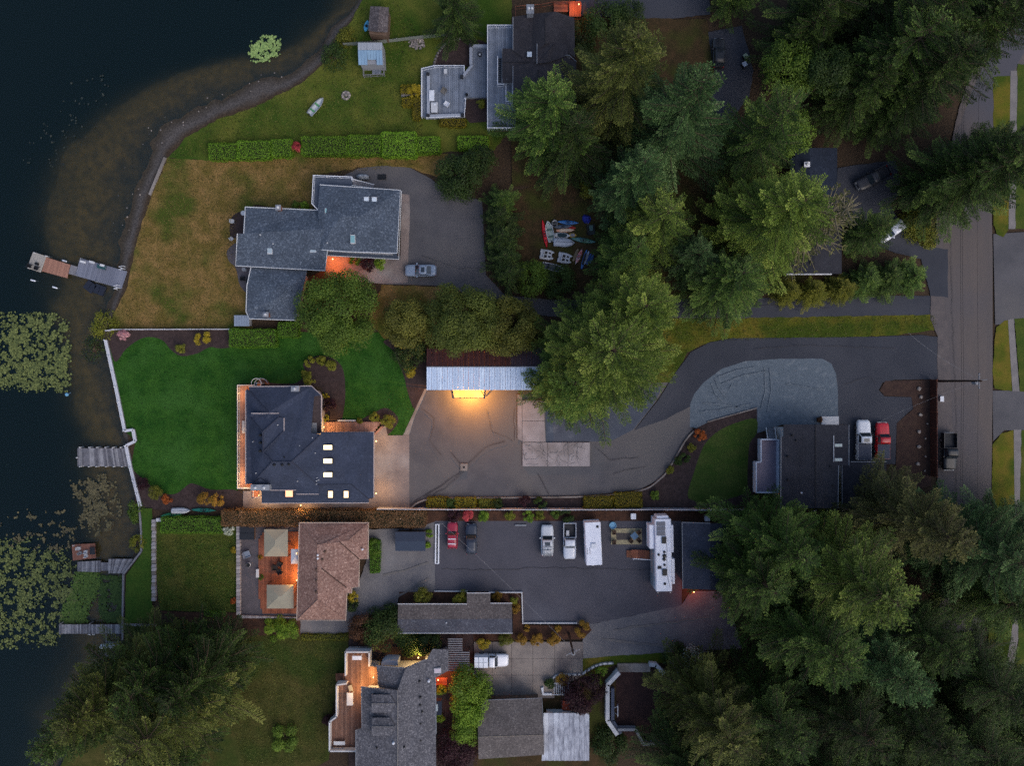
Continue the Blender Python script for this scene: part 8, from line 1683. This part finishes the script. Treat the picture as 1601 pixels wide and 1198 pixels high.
def kayak(label, px_, py_, deg, L_, Wd, col, kind='kayak', z=.05, name=None, cat=None, inner=(24, 26, 30), group='stored small boats', c2=None):
    c = W(px_, py_, z + .3); o = thing(name or kind, label, cat or kind, (c.x, c.y, z), group, R(deg), local=True); m_ = M('boat_%d_%d_%d' % col, col, c2 or tuple(int(v * .88) for v in col), 1.2, rough=.4, coat=.3)
    if kind == 'kayak':
        hull(o, 'hull', L_, Wd, .26, m_, z=0); oval(o, 'cockpit_rim', 0, L_ * .24, Wd * .7, .27, .37, BLACK); MB().lathe((0, 0, .29), [(Wd * .2, 0), (Wd * .2, .03)], 10).build('seat', M('boat_in_%d' % inner[0], inner, rough=.8), o); MB().box(L_ * .2, -.06, .3, L_ * .27, .06, .35).build('hatch', BLACK, o)
    elif kind == 'paddleboard':
        hull(o, 'board', L_, Wd, .10, m_, stern=.45, z=0, cross=1.05); MB().loft([[Vector((x, -w_, .112 + .02)), Vector((x, w_, .112 + .02)), Vector((x, w_, .14)), Vector((x, -w_, .14))] for x, w_ in ((-L_ * .3, Wd * .26), (-L_ * .1, Wd * .36), (L_ * .15, Wd * .34), (L_ * .3, Wd * .2))]).build('deck_pad', M('boat_in_%d' % inner[0], inner, rough=.8), o); MB().box(-L_ * .46, -.02, -.0, -L_ * .4, .02, .1).build('fin', BLACK, o)
    elif kind == 'dinghy':
        hull(o, 'hull', L_, Wd, .4, m_, stern=.85, z=0, cross=.35); m2 = WHITE if col[0] < 150 else GREYP
        rim = [Vector((s_ * L_ / 2 * .97, (1 if q_ else -1) * max((1 - abs(s_) ** 2.2 * (1 if s_ > 0 else .15)) ** .8, .03) * Wd / 2 * .97, .43)) for q_, rngv in ((0, np.linspace(-1, 1, 12)), (1, np.linspace(1, -1, 12))) for s_ in rngv]
        MB().tube(rim, .05, 5, closed=True).build('gunwale', m2, o)
        for x in (-L_ * .25, L_ * .08): MB().box(x - .12, -Wd * .44, .3, x + .12, Wd * .44, .36).build('thwart', M('boat_in_%d' % inner[0], inner, rough=.8), o)
        MB().box(-L_ * .5 - .02, -.12, .2, -L_ * .5 + .1, .12, .6).build('motor_mount', BLACK, o)
    elif kind == 'upturned_boat':
        hull(o, 'hull', L_, Wd, .5, m_, stern=.9, z=0, flip=True); MB().box(-L_ * .4, -.03, .6, L_ * .42, .03, .68).build('keel', GREYP, o)
    elif kind == 'pedal_boat':
        for s in (-1, 1):
            hull(o, 'pontoon', L_, Wd * .42, .4, m_, stern=.95, z=0).location = (0, s * Wd * .29, 0)
        MB().box(-L_ * .46, -Wd * .3, .3, L_ * .34, Wd * .3, .46).build('deck', m_, o)
        for s in (-1, 1): MB().box(-L_ * .2, s * .28 - .2, .46, L_ * .0, s * .28 + .2, .52).build('seat', BLACK, o); MB().box(-L_ * .27, s * .28 - .2, .46, -L_ * .2, s * .28 + .2, .85).build('backrest', m_, o); MB().box(L_ * .1, s * .28 - .14, .46, L_ * .26, s * .28 + .14, .5).build('footwell', BLACK, o)
    return o
cr = lambda x, y: (820 + x / 9.986, 320 + y / 9.986)
def kb(label, x, y, *a, **k): p = cr(x, y); return kayak(label, p[0], p[1], *a, **k)
kb('long red kayak at the left of the stored boats', 315, 455, -81, 4.5, .62, (186, 20, 34))
kb('pale grey-green dinghy right of the red kayak', 393, 420, 102, 3.3, 1.15, (140, 152, 150), 'dinghy', inner=(70, 90, 84))
kb('small round grey raft at the top of the stored boats', 470, 290, 90, 1.1, .85, (150, 152, 158), 'dinghy', inner=(40, 42, 46))
kb('blue kayak at the top of the stored boats', 680, 275, -4, 3.3, .62, (44, 104, 168))
kb('slate grey kayak below the blue kayak', 600, 338, 4, 3.0, .62, (64, 78, 98))
kb('orange and cream patterned board below the slate kayak', 640, 395, 2, 2.9, .62, (178, 122, 96), 'paddleboard', inner=(188, 170, 150), c2=(190, 168, 146))
kb('short red board beside the patterned board', 740, 352, -8, 1.2, .45, (160, 44, 40), 'paddleboard', inner=(140, 40, 36), z=.1)
kb('white edged dark paddle board in the middle of the boats', 590, 474, -4, 2.5, .9, (178, 184, 190), 'paddleboard', inner=(34, 54, 62))
kb('yellow tailed small board right of the dark paddle board', 755, 472, -5, 1.1, .75, (168, 140, 50), 'paddleboard', inner=(120, 120, 128))
kb('teal green kayak pointing at the dark firs', 920, 555, -9, 4.0, .75, (66, 108, 118), c2=(70, 112, 84))
kb('upturned white rowing boat among the kayaks', 620, 590, -3, 3.3, 1.45, (164, 172, 186), 'upturned_boat')
kb('left white pedal boat below the rowing boat', 352, 783, -8, 2.2, 1.6, (180, 182, 186), 'pedal_boat')
kb('right white pedal boat below the rowing boat', 632, 838, -12, 2.2, 1.65, (172, 176, 184), 'pedal_boat')
kb('dark sailing canoe with white edge at the bottom of the boats', 460, 985, -14, 3.7, 1.0, (64, 68, 82), 'dinghy', inner=(44, 46, 56))
kb('beige slim board leaning right of the pedal boats', 800, 780, 68, 2.2, .45, (140, 124, 98), 'paddleboard', inner=(110, 98, 80))
kb('red and white kayak right of the beige board', 850, 810, 66, 2.6, .6, (160, 160, 166), c2=(178, 50, 44), inner=(150, 34, 30))
kb('blue and green windsurf board at the right of the boats', 935, 845, 74, 3.2, .5, (50, 100, 164), 'paddleboard', inner=(40, 120, 124))
kb('white striped windsurf board right of the blue one', 975, 820, 70, 2.2, .42, (150, 166, 190), 'paddleboard', inner=(120, 140, 170))
kb('dark blue windsurf board second from right', 1010, 845, 68, 1.9, .45, (40, 78, 140), 'paddleboard', inner=(30, 60, 110))
kb('slate blue windsurf board at the far right', 1055, 840, 68, 1.6, .45, (62, 92, 134), 'paddleboard', inner=(50, 76, 110))
tp = thing('blue_tarp', 'crumpled blue tarp heap beside the stored boats', 'tarp', tuple(W(917, 342))); c = W(917, 342, .4); rr_ = random.Random(8)
MB().loft([[Vector((c.x + r_ * (1 + rr_.uniform(-.25, .25)) * math.cos(k * .524), c.y + r_ * (1 + rr_.uniform(-.25, .25)) * math.sin(k * .524), z_ + rr_.uniform(0, .12))) for k in range(12)] for r_, z_ in ((.72, .05), (.62, .3), (.4, .6), (.1, .72))]).build('heap', M('blue_tarp', (44, 54, 148), (34, 40, 110), 4, rough=.5), tp)
ct = thing('garden_cart', 'dark utility cart with wheels below the blue tarp', 'cart', tuple(W(923, 360)), None); c = W(924, 359, .5)
MB().obox(c, .1, 1.1, 1.6, .3, .42).build('bed', M('dark_green_plastic', (34, 44, 46), rough=.6), ct)
for k in (-1, 1):
    MB().obox((c.x + .52 * k, c.y + .05 * k), .1, .08, 1.6, .42, .7).build('side', DARKP, ct)
    for j in (-1, 1): MB().loft([[Vector((c.x + k * y, c.y + j * .5 + .22 * math.cos(a_), .27 + .22 * math.sin(a_))) for a_ in [q_ * .628 for q_ in range(10)]] for y in (.58, .68)]).build('wheel', TYRE, ct)
MB().obox((c.x, c.y + .2), .1, .55, .8, .42, .72).build('box', M('teal_plastic', (66, 92, 92), rough=.5), ct); MB().tube([(c.x - .2, c.y + .8, .4), (c.x - .9, c.y + 1.0, .9)], .04, 5).build('handle', STEEL, ct)
kayak('white dinghy with green seats lying on the shore lawn', 494.5, 166, 50, 3.4, 1.1, (170, 178, 184), 'dinghy', inner=(60, 120, 76), group='boats on the lawns')
kayak('bright blue kayak leaning by the shingle boathouse', 573, 40, 76, 1.8, .8, (70, 150, 190), group='boats on the lawns')
kayak('bright green kayak left of the white boat by the hedge', 268, 805.5, 6, 3.4, .65, (34, 118, 74), group='boats on the lawns')
kayak('dark teal kayak right of the white boat by the hedge', 318, 798, -2, 3.8, .62, (24, 92, 84), group='boats on the lawns')
kayak('upturned white skiff between the two green kayaks', 283, 799, 0, 2.8, 1.0, (166, 170, 178), 'upturned_boat', group='boats on the lawns')
kayak('white rowing boat hanging on the timber boat frame', 172, 1010.5, 4, 2.9, .75, (176, 182, 196), 'upturned_boat', z=-.25, group='boats on the lawns')
kayak('small white kayak tied under the long south dock', 143, 992.5, 0, 1.2, .3, (176, 180, 186), z=-.6, group='boats on the lawns')
bo = thing('buoy', 'small blue buoy by the edge of the dense lily pads', 'buoy', tuple(W(105, 617, WATER_Z))); c = W(105, 617, WATER_Z); MB().lathe((c.x, c.y, WATER_Z - .1), [(.1, 0), (.28, .15), (.24, .3), (.05, .36)], 10).build('float', M('sky_blue_plastic', (92, 140, 172)), bo); MB().tube([(c.x + .2, c.y, WATER_Z + .1), (c.x + .6, c.y + .3, WATER_Z + .05)], .04, 5).build('handle', BLC, bo)

# ------------------------------------------------------------------ poles and wires
def pole(label, bx, by, h, arm_ang, wires=()):
    c = W(bx, by); o = thing('utility_pole', label, 'utility pole', (c.x, c.y, 0), 'utility poles')
    MB().lathe((c.x, c.y, 0), [(.2, 0), (.16, h * .6), (.12, h), (.02, h + .05)], 10).build('pole', M('creosote_wood', (62, 46, 36), (50, 38, 32), 2, rough=.9), o)
    ca, sa = math.cos(arm_ang), math.sin(arm_ang)
    arm = MB().obox((c.x, c.y), arm_ang, 2.2, .12, h - .7, h - .58).build('crossarm', GREYWOOD, o)
    for k in (-1, -.5, .5, 1): MB().lathe((c.x + ca * k, c.y + sa * k, h - .58), [(.06, 0), (.07, .1), (.03, .18)], 8).build('insulator', OFFWHITE, arm)
    MB().lathe((c.x + .3 * sa, c.y - .3 * ca - .25, h - 2.3), [(.28, 0), (.3, .1), (.3, .85), (.1, .95)], 12).build('transformer', GREYP, o)
    MB().tube([(c.x, c.y, h - 1.6), (c.x + 1.6 * sa, c.y + .2, h - 1.2)], .04, 5).build('lamp_arm', STEEL, o)
    return o
pole('street utility pole with transformer leaning across the road view', 1467, 596, 10.2, math.pi / 2)
pole('utility pole at the corner of the concrete drive', 889, 990, 8.5, .4)
pt_ = W(1467, 596)
for i, (z_, dx) in enumerate(((5.6, .1), (5.9, .2), (9.5, 0))):
    a = Vector((pt_.x + dx, pt_.y, z_)); pts = []
    for k in range(25):
        t_ = k / 24; y = 80 - 160 * t_; s_ = abs(y - a.y) / 80; pts.append((a.x + .02 * abs(y - a.y), y, z_ - 1.2 * 4 * min(s_, 1) * (1 - min(s_, 1))))
    w_ = MB().tube(pts, .022 if i < 2 else .016, 4).build('overhead_wire', BLACK); tag(w_, ['lower telephone wire along the left side of the street', 'upper telephone wire along the left side of the street', 'power line over the street from the transformer pole'][i], 'wire')
PW = M('pale_cable', (150, 150, 154), rough=.6)
for a_, b_, r_, lb in ((W(897, 1018, 7.4), W(690, 818, 6.0), .008, 'service cable crossing the lower lot to the utility pole'), (W(1530, 596, 9.6), W(1375, 660, 5.0), .008, 'service cable from the street pole to the black roofed house'), (W(1530, 594, 9.6), W(1420, 520, 7.0), .008, 'service cable from the street pole over the dark drive')):
    w_ = MB().tube([a_ + (b_ - a_) * (k / 14) - Vector((0, 0, 1.0 * 4 * (k / 14) * (1 - k / 14))) for k in range(15)], r_, 4).build('service_cable', PW); tag(w_, lb, 'wire')
bx = thing('meter_box', 'small white box on the street shoulder beside the brown fence', 'utility box', tuple(W(1473, 624))); MB().obox(W(1473, 624, .4), 0, .5, .8, .1, .4).build('body', OFFWHITE, bx); MB().obox(W(1473, 624, .45), 0, .55, .85, .4, .46).build('lid', WHITE, bx)
# pale boulders, fire rings and rock piles
def rock(par, name, x, y, r_, mat, z=.25, seed=0, lab=None, grp=None):
    q_ = random.Random(seed); c = W(x, y, z); m_ = MB(); rg = []
    for f_, zz in ((1.0, -.2), (1.05, .15), (.85, .5), (.4, .75)): rg.append([Vector((c.x + r_ * f_ * (1 + q_.uniform(-.22, .22)) * math.cos(k * .785), c.y + r_ * f_ * (1 + q_.uniform(-.22, .22)) * math.sin(k * .785), z + r_ * zz)) for k in range(8)])
    o = m_.loft(rg).build(name, mat, par)
    if lab: tag(o, lab, 'boulder', grp)
    return o
STONE = M('pale_boulder', (150, 142, 136), (120, 112, 108), 3, rough=.9); STONE2 = M('grey_rock', (120, 114, 112), (84, 80, 80), 4, rough=.9)
for i, (x, y) in enumerate(((1437, 608), (1440, 621), (1439, 649), (1437, 675), (1437, 699), (1435, 726), (1450, 663), (1447, 686), (1447, 714), (1446, 737))): rock(None, 'boulder', x, y, .28 if i < 6 else .15, STONE, .25, i, ['topmost', 'second', 'third', 'fourth', 'fifth', 'sixth'][i] + ' pale boulder down the brown bark bed' if i < 6 else ['first', 'second', 'third', 'fourth'][i - 6] + ' small pale stone from the top along the brown fence', 'boulders in the bark bed')
rp_ = thing('rock_pile', 'heap of grey rocks by the wire fence', 'rock pile', tuple(W(651, 67)))
for k in range(60): a_ = rj.uniform(0, 6.28); d_ = 13 * math.sqrt(rj.random()); rock(rp_, 'rock', 651 + d_ * math.cos(a_), 68 + d_ * .7 * math.sin(a_), rj.uniform(.1, .24), STONE2 if k % 4 else STONE, .08, k)
fp = thing('fire_ring', 'small stone fire ring on the shore lawn', 'fire ring', tuple(W(541, 149)))
for k in range(14): rock(fp, 'stone', 541 + 5.5 * math.cos(k * .449), 149 + 5.5 * math.sin(k * .449), .2, STONE2 if k % 3 else STONE, .06, k + 99)
rock(fp, 'ash_stone', 541, 148, .3, STONE2, .05, 5)
be = thing('bed_edging', 'curved stone edging of the garden below the black roofed house', 'edging', tuple(W(700, 80)))
for k in range(14): t_ = k / 13; rock(be, 'stone', 679 + 40 * t_ ** 1.6, 102 - 42 * math.sin(t_ * 1.57), .22, STONE2, .05, k + 40)
rs_ = random.Random(17)
bs = thing('beach_stones', 'scattered pale stones on the grey beach', 'stones', tuple(W(250, 200, -.4)))
for k in range(34):
    t_ = rs_.random(); a = rs_.choice([((262, 225), (225, 310)), ((400, 150), (300, 200)), ((300, 195), (262, 225)), ((225, 310), (205, 400)), ((470, 118), (400, 150))]); x = a[0][0] + (a[1][0] - a[0][0]) * t_ - rs_.uniform(4, 45); y = a[0][1] + (a[1][1] - a[0][1]) * t_ - rs_.uniform(0, 22)
    zt = float(terrain_z(np.array([(x - CX) / 10]), np.array([(CY - y) / 10]))[0]); rock(bs, 'stone', x, y, rs_.uniform(.06, .13), STONE2 if k % 4 else STONE, zt, k + 200)
